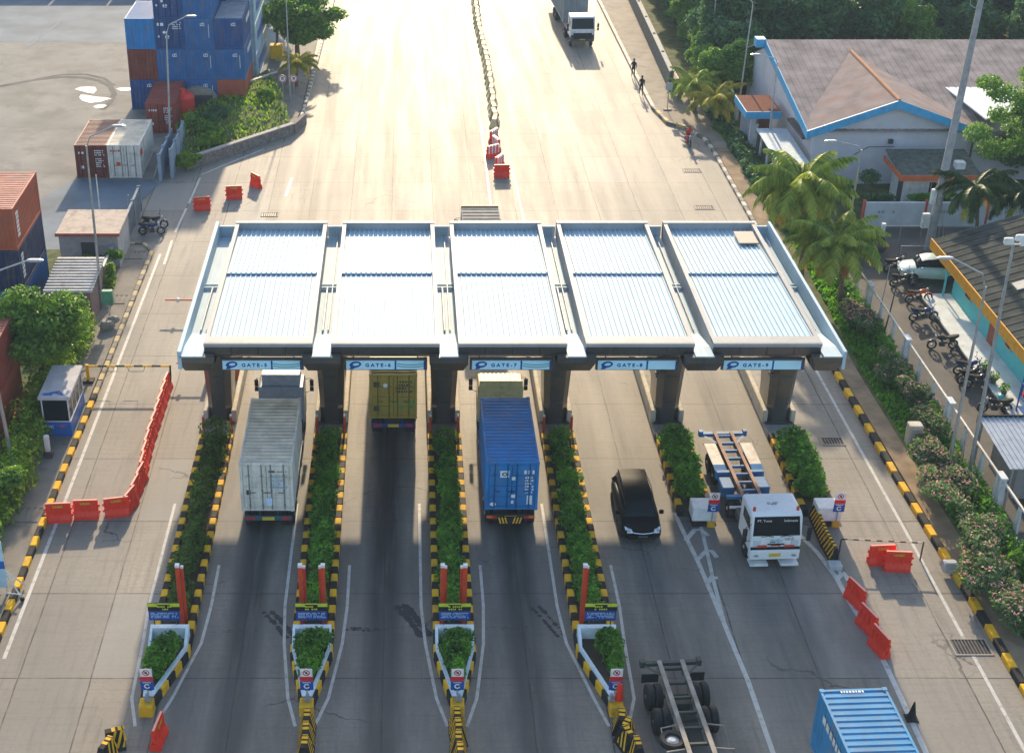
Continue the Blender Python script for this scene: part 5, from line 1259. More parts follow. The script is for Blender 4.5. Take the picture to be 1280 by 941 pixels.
# sheds behind the left fence
def shed(label, cx, y0, y1, wd, zf, zb, roofm, wallm, ribs=True):
    t = thing('shed', label, 'shed', (cx,y0,0)); D = y1-y0; h = wd/2
    mb = MB(); mb.add([(-h+.15,.15,0),(h-.15,.15,0),(h-.15,D-.15,0),(-h+.15,D-.15,0),(-h+.15,.15,zf-.06),(h-.15,.15,zf-.06),(h-.15,D-.15,zb-.06),(-h+.15,D-.15,zb-.06)],[(0,3,2,1),(4,5,6,7),(0,1,5,4),(1,2,6,5),(2,3,7,6),(3,0,4,7)]); mb.build('wall', wallm, t)
    mb = MB(); mb.box(-.5,.5,.10,.145,0,min(zf-.3,1.9)); mb.build('door', DSTEEL, t)
    mb = MB(); mb.add([(-h,0,zf),(h,0,zf),(h,D,zb),(-h,D,zb),(-h,0,zf+.07),(h,0,zf+.07),(h,D,zb+.07),(-h,D,zb+.07)],[(0,3,2,1),(4,5,6,7),(0,1,5,4),(1,2,6,5),(2,3,7,6),(3,0,4,7)])
    if ribs:
        n = 12
        for i in range(n):
            v = (i+.3)/n; y = v*D; z = zf+(zb-zf)*v+.072; mb.box(-h,h,y-.05,y+.05,z-.04,z+.05)
    mb.build('roof', roofm, t); return t
shed('shed with pale ribbed roof between the left containers and the fence', -19.95, 76.5, 80.9, 2.9, 2.3, 2.6, mat('pale_rib_roof',(.52,.50,.47),.6,dirt=.5), mat('shed_wall',(.20,.13,.12),.8,dirt=.5))
shed('flat roofed hut with beige roof and red edge beyond the ribbed shed', -20.4, 84.9, 89.0, 4.1, 2.45, 2.5, mat('beige_roof',(.42,.35,.29),.8,dirt=.5), mat('hut_wall',(.38,.37,.36),.8,dirt=.3), ribs=False)
mb = MB(); mb.box(-2.08,2.08,-.06,-.005,2.36,2.58); mb.build('roof_edge', mat('red_edge',(.38,.11,.08),.6), bpy.data.objects['shed.001'])
# red steel frames at the left edge
t = thing('steel_scaffold', 'red painted steel scaffold beside the orange container behind the hedge', 'steel frame', G(18,545,0))
mb = MB()
for y in (0,1.4,2.8): mb.tube([(0,y,0),(-1.0,y+.3,2.0)],.06,6); mb.tube([(.1,y,0),(.1,y,1.2)],.05,6)
mb.tube([(0,0,.6),(0,2.8,.6)],.05,6); mb.tube([(-1,.3,2.0),(-1,3.1,2.0)],.05,6); mb.tube([(.1,0,1.2),(.1,2.8,1.2)],.05,6); mb.build('tubing', mat('red_frame',(.45,.10,.07),.5), t)
# blue and white panel at the left bottom edge
t = thing('portable_panel', 'blue and white panel stand with white legs at the left bottom edge', 'panel stand', G(-4,745,0))
mb = MB(); mb.box(-.6,.55,0,.06,.5,2.9); mb.build('panel', SKYB, t); mb = MB(); mb.box(-.6,.56,-.01,-.002,1.5,1.9); mb.build('blue_band', BLUEP, t)
mb = MB(); mb.tube([(.5,.1,1.3),(1.15,-.2,.1)],.04,6); mb.tube([(.5,-.2,.35),(1.2,-.3,.35)],.035,6); mb.tube([(.5,.1,1.3),(1.1,.7,.1)],.04,6); mb.tube([(.5,0,.5),(.5,0,.02)],.04,6); mb.build('leg', WLEG, t)
mb = MB(); mb.cyl((1.2,-.3,.1),(0,1,0),.1,.08,12); mb.build('castor', RUBBER, t)

# ------------------------------------------------------------------ lamps and poles
def lamp(label, base, top_px, arm_px=None, r=.09, head=True, group=None, kind='street_lamp', cat='street lamp', m=None, heads=1, z0=0.0):
    b = G(base[0], base[1], z0); tp = HZ(top_px[0], top_px[1], b.y); H = tp.z-z0
    t = thing(kind, label, cat, b, 0, group)
    m = m or STEEL
    mb = MB(); mb.tube([(0,0,0),(0,0,.7)],r*1.5,10); mb.build('base_sleeve', m, t)
    tx = tp.x-b.x
    mb = MB(); mb.tube([(0,0,.6),(tx*.5,0,H*.5),(tx,0,H)],[r,r*.85,r*.6],10); mb.build('pole', m, t)
    if arm_px:
        a = HZ(arm_px[0], arm_px[1], b.y); dx, dz = a.x-tp.x, a.z-tp.z
        mb = MB(); mb.tube([(tx,0,H-.1),(tx+dx*.15,0,H+dz*.45),(tx+dx,0,H+dz)],.045,8); mb.build('arm', m, t)
        mb = MB(); s = 1 if dx > 0 else -1
        mb.loft([[(tx+dx+s*u,w_*cos(k*pi/3),H+dz+h_*sin(k*pi/3)) for k in range(6)] for u,w_,h_ in ((-.05,.06,.05),(.1,.15,.08),(.55,.15,.08),(.72,.05,.03))]); mb.build('lamp_head', mat('lamp_head',(.5,.5,.5),.4,metal=.3), t)
    return t, H, tx
lamp('street lamp on the right verge with its arm over the road, beside the coconut palms', (1052,335), (1077,187), (1045,176))
lamp('street lamp in front of the warehouse porch with its arm to the left', (958,200), (972,77), (950,68))
lamp('pole lamp rising beside the porch roof near the forest', (921,150), (941,6), (936,-2), r=.08)
lamp('slim pole standing in front of the forest behind the small palms', (888,92), (895,-8), None, r=.08)
lamp('street lamp behind the left fence, nearer of two in the yard', (128,385), (108,182), (141,157))
lamp('street lamp by the small red container, with its arm to the right', (214,200), (208,40), (233,20))
lamp('grey lamp pole leaning over the hedge at the left edge', (18,592), (-28,360), (35,325), r=.10)
lamp('tall lamp pole inside the fence at the right, left one of two', (1183,592), (1232,358), (1190,322), r=.09)
t, H, tx = lamp('tall floodlight pole inside the fence at the right, right one of two', (1209,600), (1267,305), None, r=.10, kind='floodlight_pole', cat='floodlight pole')
for k,(dx,dz) in enumerate(((-.25,.1),(.25,.25),(.5,.0))):
    mb = MB(); mb.bev(tx+dx-.22,tx+dx+.22,-.1,.1,H+dz-.05,H+dz+.22,.04); mb.build('floodlight', WHITE, t)
mb = MB(); mb.tube([(tx-.4,0,H),(tx+.7,0,H)],.04,6); mb.build('crossbar', WLEG, t)
lamp('thin black pole behind the fence at the top of the parking lot', (1103,428), (1126,335), None, r=.05, kind='thin_pole', cat='pole', m=DSTEEL)
lamp('thin grey pole beside the thin black one in the parking lot', (1096,405), (1113,330), None, r=.04, kind='thin_pole', cat='pole')
lamp('white pole behind the left fence in front of the maroon container', (127,283), (120,218), None, r=.06, kind='thin_pole', cat='pole', m=WLEG)
lamp('short grey pole at the far end of the left fence', (162,275), (160,243), None, r=.06, kind='thin_pole', cat='pole')
lamp('dark post in front of the trees by the yard exit', (347,66), (344,-20), None, r=.13, kind='dark_post', cat='post', m=DSTEEL)
lamp('tall slim pole by the round signs at the yard exit', (363,128), (357,-15), None, r=.07, kind='thin_pole', cat='pole')
# round traffic signs
for i,px in enumerate(((353,98),(367,98))):
    b = G((361,366)[i], (127,123)[i], .14); p = HZ(px[0], px[1], b.y)
    t = thing('round_sign', 'round white traffic sign at the yard exit, %s of the pair' % ('left' if i == 0 else 'right'), 'sign', (p.x,b.y,.14), 0, 'round signs at the yard exit')
    z = p.z-.14
    mb = MB(); mb.tube([(0,.04,0),(0,.04,z)],.04,6); mb.build('post', STEEL, t)
    mb = MB(); mb.cyl((0,0,z),(0,1,0),.33,.03,24); mb.build('plate', WHITE, t)
    n = 24; mb = MB(); P = [(.31*cos(2*pi*k/n),-.02,z+.31*sin(2*pi*k/n)) for k in range(n)]; Q = [(.24*cos(2*pi*k/n),-.02,z+.24*sin(2*pi*k/n)) for k in range(n)]
    mb.add(P+Q,[(k,(k+1)%n,n+(k+1)%n,n+k) for k in range(n)]); mb.build('red_ring', REDPAINT, t)
    mb = MB(); mb.box(-.08,.0,-.022,-.018,z-.12,z+.12); mb.box(.0,.10,-.022,-.018,z+.05,z+.12); mb.box(.05,.10,-.022,-.018,z-.12,z+.05); mb.build('symbol', BLK, t)
# yellow base block, road sign on the right pavement
mb = MB(); mb.bev(-.6,.6,-.5,.5,0,1.3,.05); mb.build('yellow_block', YEL, label='yellow concrete block at the foot of the dark post', cat='block').location = G(346,72,0)
t = thing('road_sign', 'small sign on a post at the bend of the right kerb', 'sign', G(834,137,.14))
mb = MB(); mb.tube([(0,.03,0),(0,.03,2.3)],.035,6); mb.build('post', STEEL, t); mb = MB(); mb.box(-.28,.28,-.01,.01,1.7,2.35); mb.build('plate', mat('sign_back',(.4,.45,.47),.5), t); mb = MB(); mb.bev(-.35,.35,-.25,.25,0,.1,.03); mb.build('foot', KERBG, t)
# utility pole, thick, leaning slightly, with boxes
b = G(1160,312,0); tp = HZ(1228,-8,b.y)
t = thing('utility_pole', 'thick grey concrete utility pole in front of the white and red wall', 'utility pole', b)
mb = MB(); H = tp.z; mb.tube([(0,0,0),((tp.x-b.x)*.5,0,H*.5),(tp.x-b.x,0,H)],[.30,.24,.17],14); mb.build('pole', mat('pole_concrete',(.33,.33,.34),.8,dirt=.4,bump=.2), t)
mb = MB(); mb.bev(-.85,-.35,-.35,-.0,1.7,2.7,.04); mb.build('junction_box', WLEG, t)
mb = MB(); mb.bev(-.55,-.2,-.3,0,3.4,4.4,.04); mb.build('meter_cabinet', WHITE, t)
mb = MB(); mb.tube([(.25,-.1,3.6),(.95,-.3,0)],.03,6); mb.build('stay_wire', STEEL, t)
mb = MB(); mb.tube([(tp.x-b.x-.05,0,H-1.0),(tp.x-b.x-.6,0,H-.7),(tp.x-b.x-.7,0,H-.2)],.03,6); mb.bev(tp.x-b.x-.85,tp.x-b.x-.55,-.1,.1,H-.2,H-.05,.02); mb.build('lamp_bracket', STEEL, t)

# ------------------------------------------------------------------ right side: fence, turquoise building, booth, warehouse
FW_ = mat('white_fence', (.55,.58,.58), .5, dirt=.35)
MESH = mat('fence_wire', (.30,.32,.32), .5, metal=.5)
def mesh_fence(label, ya, yb, x, step, h=1.9, gap=None):
    t = thing('mesh_fence', label, 'fence', (x,ya,0.1)); L = yb-ya; n = round(L/step)
    for i in range(n+1):
        y = L*i/n; mb = MB()
        if i % 3 == 0:
            for s in (-.22,.22): mb.box(-.12,.12,y+s-.12,y+s+.12,0,h+.1)
            mb.box(-.16,.16,y-.36,y+.36,h+.1,h+.18)
        else: mb.add([(-.05,y-.28,0),(.05,y-.28,0),(.05,y+.28,0),(-.05,y+.28,0),(-.05,y-.1,h),(.05,y-.1,h),(.05,y+.1,h),(-.05,y+.1,h)],[(0,3,2,1),(4,5,6,7),(0,1,5,4),(1,2,6,5),(2,3,7,6),(3,0,4,7)])
        mb.build('post', FW_, t)
    mb = MB(); mb.box(-.05,.05,0,L,h-.06,h+.03); mb.build('top_rail', mat('fence_rail',(.60,.55,.47),.6,dirt=.4), t)
    mb = MB(); k = .16; w_ = .006; y = 0
    while y < L:
        for sgn in (1,-1):
            y2 = y+sgn*(h-.1); a_, z0, b_, z1 = y, .05, y2, h-.05
            if b_ > L: z1 = z0+(z1-z0)*(L-a_)/(b_-a_); b_ = L
            if b_ < 0: z1 = z0+(z1-z0)*(a_)/(a_-b_); b_ = 0
            mb.add([(0,a_-w_,z0),(0,a_+w_,z0),(0,b_+w_,z1),(0,b_-w_,z1)],[(0,1,2,3)])
        y += k
    mb.build('wire_mesh', MESH, t)
mesh_fence('white post and wire mesh fence along the parking lot on the right', 49.5, 80.5, 28.15, 2.35)
mesh_fence('white post and wire fence along the warehouse, beyond the palms', 94.5, 119.5, 27.75, 2.3)
# rails at the top of the parking lot
t = thing('pipe_gate', 'low pipe gate with white post across the lane beyond the parking lot', 'gate', G(1100,308,0))
mb = MB(); mb.box(-.12,.12,-.12,.12,0,1.7); mb.build('post', WHITE, t)
mb = MB(); mb.tube([(0,0,1.5),(3.9,0,1.5)],.03,6); mb.tube([(.6,-2.2,1.0),(4.5,-2.2,1.0)],.03,6)
for x in (1.2,2.6,3.8): mb.tube([(x,0,0),(x,0,1.5)],.03,6)
mb.tube([(.6,-2.2,0),(.6,-2.2,1.0)],.03,6); mb.build('rail', STEEL, t)
# turquoise building
TQ = mat('turquoise_wall', (.10,.52,.55), .7, var=.05, dirt=.25, dirtcol=(.08,.35,.38))
t = thing('turquoise_building', 'turquoise walled building with dark roof and orange eaves beside parked motorcycles', 'building', (34.1,56,0))
mb = MB(); mb.box(0,12,0,24.4,.2,2.7); mb.build('wall', TQ, t)
mb = MB(); mb.box(-1.9,0,0,24.6,0,.32); mb.build('platform', mat('white_tile',(.62,.66,.65),.7,spec=.2,dirt=.3,scale=1.5), t)
mb = MB(); mb.box(-1.95,-1.9,0,24.6,0,.28); mb.build('platform_edge', DSTEEL, t)
mb = MB(); z0, z1 = 2.68, 4.9
mb.add([(-.65,-.5,z0),(6,-.5,z1),(6,27.4,z1),(-.65,27.4,z0),(-.65,-.5,z0+.08),(6,-.5,z1+.08),(6,27.4,z1+.08),(-.65,27.4,z0+.08)],[(0,3,2,1),(4,5,6,7),(0,1,5,4),(1,2,6,5),(2,3,7,6),(3,0,4,7)])
mb.add([(6.01,-.5,z1),(13,-.5,z0),(13,27.4,z0),(6.01,27.4,z1),(6.01,-.5,z1+.08),(13,-.5,z0+.08),(13,27.4,z0+.08),(6.01,27.4,z1+.08)],[(0,3,2,1),(4,5,6,7),(0,1,5,4),(1,2,6,5),(2,3,7,6),(3,0,4,7)])
for i in range(36): # ridged roof sheets
    y = -.4+i*.77; mb.add([(-.65,y,z0+.085),(-.65,y+.1,z0+.12),(-.65,y+.2,z0+.085),(6,y,z1+.085),(6,y+.1,z1+.12),(6,y+.2,z1+.085)],[(0,3,4,1),(1,4,5,2)])
mb.build('roof', mat('dark_roof_tiles',(.05,.055,.05),.95,spec=.1,var=.4,scale=1.2,dirt=.6,dirtcol=(.10,.10,.085),bump=.3), t)
mb = MB(); mb.box(-.72,-.65,-.5,27.45,z0-.5,z0+.18); mb.build('fascia', mat('orange_fascia',(.72,.33,.02),.55,dirt=.3,dirtcol=(.45,.2,.05)), t)
mb = MB(); mb.add([(1.2,18.4,z0+.74),(2.9,18.4,z0+1.31),(2.9,19.3,z0+1.31),(1.2,19.3,z0+.74),(1.2,18.4,z0+.80),(2.9,18.4,z0+1.37),(2.9,19.3,z0+1.37),(1.2,19.3,z0+.80)],[(0,3,2,1),(4,5,6,7),(0,1,5,4),(1,2,6,5),(2,3,7,6),(3,0,4,7)])
mb.build('roof_patch', mat('grey_patch',(.36,.36,.33),.7), t)
mb = MB()
for i in range(40): mb.ball((-.5+i*.165,27.35,z0+.08+i*.055),.09,6)
mb.build('verge_tiles', mat('mossy_tiles',(.15,.2,.14),.8), t)
for y,w_ in ((21.4,1.0),(9.0,1.2),(15.0,.9)):
    mb = MB(); mb.box(-.05,-.01,y,y+w_,1.2,2.2); mb.build('window_frame', mat('window_tan',(.45,.40,.28),.6), t); mb = MB(); mb.box(-.07,-.052,y+.12,y+w_-.12,1.3,2.1); mb.build('window_pane', GLASS, t)
for y in (17.2,7.0):
    mb = MB(); mb.box(-.06,-.01,y,y+1.0,.32,2.4); mb.build('door', mat('brown_door',(.30,.08,.04),.6), t)
for y in (24.35,11.6,5.8):
    mb = MB(); mb.box(-.6,-.5,y-.05,y+.05,.32,2.6); mb.build('awning_post', BLUEP if y<12 else TQ, t)
t = thing('steel_rack', 'blue steel rack on the platform of the turquoise building', 'rack', (33.0,65.3,.32))
mb = MB()
for x,y in ((-.35,-.6),(.35,-.6),(-.35,.6),(.35,.6)): mb.box(x-.03,x+.03,y-.03,y+.03,0,1.7)
for z in (.3,.9,1.68): mb.box(-.35,.35,-.6,.6,z,z+.03)
mb.build('frame', BLUEP, t)
mb = MB(); mb.ball((0,0,0),.48,14,0,(1,1,.72)); mb.tube([(0,0,.3),(0,0,.42)],.08,8); mb.build('red_tub', REDPAINT, smooth=True, label='round red tub on the blue rack of the turquoise building', cat='tub').location = (33.0,65.3,1.60)
for i,(x,y) in enumerate(((32.6,67.6),(32.55,69.0),(32.5,70.2))):
    t = thing('potted_plant', 'small potted plant on the white platform, %s from the blue rack' % ORD[i], 'plant', (x,y,.32), 0, 'potted plants on the platform')
    mb = MB(); mb.lathe((0,0,0),(0,0,1),[(0,.12),(.28,.17),(.3,.15)],10); mb.build('pot', DSTEEL, t)
    leaves([((0,0,.5),(.28,.28,.28))], 90, .14, i).build('foliage', LEAF_H, t)
t = thing('metal_canopy', 'light grey corrugated metal canopy at the right edge beside the mesh fence', 'canopy', (28.55,56.9,0))
mb = MB(); ribbed(mb, 0, 7, 0, 2.35, 4.3, 2.65, .25, .04); mb.build('roof_sheet', mat('grey_blue_sheet',(.33,.38,.44),.45,dirt=.3), t)
mb = MB()
for x in (.2,3.4,6.6):
    for y,z in ((.1,2.3),(4.2,2.6)): mb.box(x-.05,x+.05,y-.05,y+.05,0,z)
mb.build('post', STEEL, t)
mb = MB(); mb.box(-.05,7,4.3,4.36,2.35,2.78); mb.build('rear_trim', BLK, t)
mb = MB(); mb.box(.9,7.0,1.0,4.0,0,1.9); mb.build('back_wall', mat('grey_canopy_wall',(.25,.24,.23),.8,dirt=.4), t)  # plain grey block under the metal canopy

# white and red boundary wall with the guard booth behind it
t = wall_run('boundary_wall', 'white boundary wall with red pillars in front of the warehouse', 'wall', (31.9,92.4), (62,92.4), 1.75, .18, mat('blue_white_wall',(.52,.57,.62),.7,dirt=.35,scale=1.0,dirtcol=(.33,.34,.33)), cap=None, posts=4.3, pm=mat('red_pillar',(.50,.09,.07),.6))
mb = MB()
for i in range(7): marks(mb, 1.0+i*4.3, 2.4+i*4.3, -.095, .9, 1.25, 1, 60+i)
mb.build('faded_lettering', mat('faded_print',(.25,.28,.33),.6), t)
t = thing('guard_booth', 'white guard booth with dark window and orange roof edge behind the boundary wall', 'booth', (35.4,95.3,0))
mb = MB(); mb.box(.2,4.4,0,3,0,2.7); mb.build('wall', WHITE, t)
mb = MB(); mb.add([(-.5,-.7,2.75),(5.2,-.7,2.75),(5.2,3.2,3.35),(-.5,3.2,3.35),(-.5,-.7,2.85),(5.2,-.7,2.85),(5.2,3.2,3.45),(-.5,3.2,3.45)],[(0,3,2,1),(4,5,6,7),(0,1,5,4),(1,2,6,5),(2,3,7,6),(3,0,4,7)]); mb.build('roof', mat('mossy_roof',(.10,.11,.09),.85,var=.4,dirt=.6), t)
mb = MB(); mb.box(-.55,5.25,-.78,-.70,2.48,2.88); mb.box(-.58,-.50,-.7,3.2,2.6,2.95); mb.build('fascia', mat('orange_red_fascia',(.60,.14,.05),.6), t)
mb = MB(); mb.box(1.9,3.6,-.03,-.005,1.0,2.1); mb.build('window', GLASS, t)
mb = MB(); mb.box(.45,.6,-.02,0,.1,2.0)
for q in range(5): mb.box(2.0+q*.36,2.03+q*.36,-.05,-.035,1.0,2.1)
mb.build('window_bar', WLEG, t)
mb = MB(); mb.box(.16,.2,.5,1.4,.1,2.1); mb.build('door', DSTEEL, t)
mb = MB(); mb.bev(3.6,4.3,.2,.8,2.95,3.5,.04); mb.build('air_unit', WLEG, t)

# warehouse
BF = mat('blue_fascia', (.07,.36,.62), .5, dirt=.2); PW = mat('pale_lilac_wall', (.56,.55,.60), .8, dirt=.2, scale=.5, dirtcol=(.36,.34,.38))
RFB = mat('brown_grey_roof', (.25,.205,.20), .9, spec=.06, var=.2, scale=.8, dirt=.6, dirtcol=(.32,.17,.11))
t = thing('warehouse', 'lilac walled warehouse with brown gabled roofs and bright blue eaves', 'building', (29.6,100,0))
WX, AX, EZ, AZ = 12.4, 6.1, 4.3, 6.6   # width, apex x, eave height, apex height
mb = MB(); mb.prism([(.5,.3),(11.9,.3),(11.9,1.2),(.5,1.2)],0,EZ-.1); 
mb.add([(.5,.3,EZ-.1),(11.9,.3,EZ-.1),(AX,.3,AZ-.35),(.5,.6,EZ-.1),(11.9,.6,EZ-.1),(AX,.6,AZ-.35)],[(0,1,2),(5,4,3),(1,4,5,2),(0,2,5,3)])
mb.box(.5,27,1.2,22,0,4.2)
mb.add([(.5,1.2,4.2),(.5,15,6.6),(.5,21,4.2),(.7,1.2,4.2),(.7,15,6.6),(.7,21,4.2)],[(0,1,2),(5,4,3),(0,3,4,1),(1,4,5,2)])
mb.build('wall', PW, t)
def slab(mb, q, th, m=0):
    q = [Vector(p) for p in q]; lo = [p-Vector((0,0,th)) for p in q]; n = len(q)
    mb.add([tuple(p) for p in q]+[tuple(p) for p in lo], [tuple(range(n)), tuple(reversed(range(n,2*n)))]+[(i,i+n,(i+1)%n+n,(i+1)%n) for i in range(n)], m)
def roof_ribs(mb, a, b, c, d, n, w_=.06, h=.05):
    """ribs running from edge a-b (eave) to edge d-c (ridge)"""
    a,b,c,d = map(Vector,(a,b,c,d))
    for i in range(1,n):
        v = i/n; p = a+(b-a)*v; q = d+(c-d)*v; s = (b-a).normalized()*w_
        up = Vector((0,0,h)); mb.add([tuple(p-s+Vector((0,0,.003))),tuple(p+up),tuple(p+s+Vector((0,0,.003))),tuple(q-s+Vector((0,0,.003))),tuple(q+up),tuple(q+s+Vector((0,0,.003)))],[(0,1,4,3),(1,2,5,4)])
mb = MB(); RY = 15.2
slab(mb, [(-.1,0,4.3),(28,0,4.3),(28,RY,6.9),(-.1,RY,6.9)], .10); slab(mb, [(28,RY+.02,6.88),(28,30,1.3),(-.1,30,1.3),(-.1,RY+.02,6.88)], .10)
roof_ribs(mb,(-.1,0,4.3),(28,0,4.3),(28,RY,6.9),(-.1,RY,6.9),50)
mb.build('main_roof', mat('weathered_sheet_roof',(.30,.25,.235),.9,spec=.1,var=.3,scale=.7,dirt=.7,dirtcol=(.40,.33,.30)), t)
mb = MB(); slab(mb,[(-.2,-.4,EZ+.08),(AX,-.4,AZ+.08),(AX,12.5,AZ+.12),(-.2,1.0,EZ+.12)],.08); slab(mb,[(AX,-.4,AZ+.08),(WX,-.4,EZ+.12),(WX,1.0,EZ+.16),(AX,12.5,AZ+.12)],.08)
mb.build('gable_roof', RFB, t)
mb = MB(); mb.tube([(AX,-.4,AZ+.12),(AX,12.4,AZ+.17)],.13,8); mb.build('ridge_cap', mat('ridge_sunlit_orange',(.45,.24,.14),.9,spec=.1), t)  # orange sunlight on the ridge put into the cap's colour
mb = MB()
def fascia(mb, p, q, h, th=.08):
    p, q = Vector(p), Vector(q); d = (q-p); nn = Vector((d.y,-d.x,0)).normalized()*th; dn = Vector((0,0,-h))
    V = [p,q,q+dn,p+dn]; mb.add([tuple(v) for v in V]+[tuple(v+nn) for v in V],[(0,1,2,3),(7,6,5,4),(0,4,5,1),(1,5,6,2),(2,6,7,3),(3,7,4,0)])
fascia(mb,(-.28,-.42,EZ+.15),(AX,-.42,AZ+.15),.62); fascia(mb,(AX,-.42,AZ+.15),(WX+.1,-.42,EZ+.18),.62)
for i in range(46):
    x = -.1+i*.27; z = EZ+.15+(AZ-EZ)*(1-abs(x-AX)/6.3); mb.box(x,x+.05,-.53,-.50,z-.58,z-.04)
fascia(mb,(-.14,RY,7.0),(-.14,-.4,4.4),.65); mb.box(-.9,-.14,RY-.4,RY+.6,6.35,7.02); mb.build('blue_eaves', BF, t)
mb = MB(); mb.box(-2.9,-.2,7.2,11.5,3.3,3.4); mb.build('porch_roof', mat('porch_brown',(.20,.085,.06),.95,spec=.05,dirt=.3), t)
mb = MB(); mb.box(-2.98,-.2,7.12,7.2,2.85,3.42); mb.box(-2.98,-2.9,7.2,11.5,2.85,3.42); mb.build('porch_fascia', BF, t)
mb = MB(); mb.box(-2.5,-.2,10.5,10.6,0,2.9); mb.box(-2.3,-1.9,8.0,8.3,0,2.9); mb.build('porch_wall', PW, t); mb = MB(); mb.box(-1.3,-.3,9.6,9.7,.1,2.4); mb.build('porch_door', mat('brown_wood',(.28,.10,.05),.6), t)
mb = MB(); slab(mb,[(-2.4,-3.2,2.3),(-.05,-3.6,2.3),(-.05,5.8,2.55),(-2.4,5.8,2.55)],.08); mb.build('side_canopy', mat('pale_blue_canopy',(.40,.50,.56),.6,dirt=.3), t)
mb = MB(); 
for y in (-2.8,1.2,5.2): mb.box(-2.3,-2.2,y,y+.1,0,2.3)
mb.build('canopy_post', DSTEEL, t)
mb = MB(); mb.box(-.16,.32,1.0,5.5,3.3,3.5); mb.build('side_ledge', DSTEEL, t)
mb = MB(); mb.tube([(10.3,-.0,.1),(10.3,-.05,2.2)],.03,6); mb.box(6.0,6.3,-.0,.29,3.3,3.6); mb.tube([(3.6,.2,2.4),(4.6,.2,3.0),(6.5,.2,3.05)],.025,6); mb.build('wall_fittings', DSTEEL, t)
# bright white sheet roof of a neighbouring shelter
t = thing('white_canopy', 'bright white sheet canopy beside the warehouse, behind the leafy tree', 'canopy', (0,0,0))
P = [HZ(1160,95,113), HZ(1226,82,116), HZ(1290,130,104), HZ(1232,151,101)]
P = [Vector((p.x,p.y,5.3+(p.y-101)*.03)) for p in [G(1160,95,5.4),G(1226,82,5.5),G(1295,132,5.2),G(1232,151,5.1)]]
mb = MB(); slab(mb,[tuple(p) for p in reversed(P)],.1); mb.build('roof_sheet', mat('white_sheet_roof',(.72,.76,.78),.5,var=.03), t)
mb = MB()
for p in P: mb.box(p.x*.985-.06,p.x*.985+.06,p.y-.06,p.y+.06,0,5.0)
mb.build('post', DSTEEL, t)
# dark wall along the upper right pavement
a, b = G(838,112,.1), G(760,-60,.1)
wall_run('concrete_wall', 'long weathered grey concrete wall along the upper right pavement by the forest', 'wall', (a.x,a.y), (b.x,b.y), 1.7, .35, mat('mossy_concrete',(.11,.12,.11),.85,var=.3,dirt=.5), cap=mat('wall_top_pale',(.30,.30,.28),.8,dirt=.4), posts=6)
# cable box on the verge, drain grates, small items
t = thing('cable_cabinet', 'pale concrete cable box among the oleanders beside the mesh fence', 'cabinet', G(1140,553,.12))
mb = MB(); mb.bev(-.35,.35,-.3,.3,0,1.15,.05); mb.build('cabinet', mat('cabinet_beige',(.50,.44,.35),.7,dirt=.4), t); mb = MB(); mb.box(-.25,.25,-.315,-.302,.2,.95); mb.build('door', mat('cabinet_door',(.36,.34,.30),.6), t)
for i,(px,lab,sz) in enumerate([((1040,551),'iron drain grate in the rightmost lane beside the canopy',(.62,.42)),((1213,808),'large drain grate beside the right kerb at the bottom right',(.8,.55)),((337,268),'drain grate on the road beyond the left end of the canopy',(.62,.4)),((880,259),'drain grate near the right kerb just beyond the canopy',(.7,.4)),((865,213),'drain grate near the right kerb opposite the warehouse',(.7,.4))]):
    t = thing('drain_grate', lab, 'drain grate', G(px[0],px[1],.0)); w_, d_ = sz; mb = MB()
    mb.box(-w_,w_,-d_,-d_+.08,.004,.03); mb.box(-w_,w_,d_-.08,d_,.004,.03); mb.box(-w_,-w_+.08,-d_+.08,d_-.08,.004,.03); mb.box(w_-.08,w_,-d_+.08,d_-.08,.004,.03); mb.build('frame', KERBG, t)
    mb = MB(); n = int(w_*2/.16)
    for k in range(n): x = -w_+.1+k*(2*w_-.2)/n; mb.box(x,x+.05,-d_+.08,d_-.08,.008,.025)
    mb.build('bar', DSTEEL, t); mb = MB(); mb.box(-w_+.08,w_-.08,-d_+.08,d_-.08,.004,.007); mb.build('dark_pit_sheet', BLK, t)  # flat black sheet stands in for the darkness under the bars
# boom chain at the right
t = thing('chain_barrier', 'thin striped bar on a post closing the right lane behind the two red barriers', 'boom barrier', G(1048,694,0))
e = G(1150,699,0)-G(1048,694,0)
mb = MB(); mb.tube([(e.x,e.y,0),(e.x,e.y,1.0)],.04,6); mb.tube([(0,0,0),(0,0,.9)],.04,6); mb.build('post', DSTEEL, t)
mb = MB(); n = 14
for i in range(n): a_, b_ = i/n, (i+1)/n; mb.tube([(e.x*a_,e.y*a_,.93),(e.x*b_,e.y*b_,.93)],.03,6,i%2)
mb.build('bar', [BLK, mat('pale_bar',(.5,.45,.3),.5)], t)
mb = MB(); mb.bev(-.3,.3,-.2,.2,0,.5,.06); mb.box(-.1,.25,-.3,-.2,0,.25); mb.build('broken_block', mat('grey_block',(.42,.42,.42),.7,dirt=.4), label='pale broken concrete block lying on the right kerb', cat='rubble').location = G(1186,712,.2)

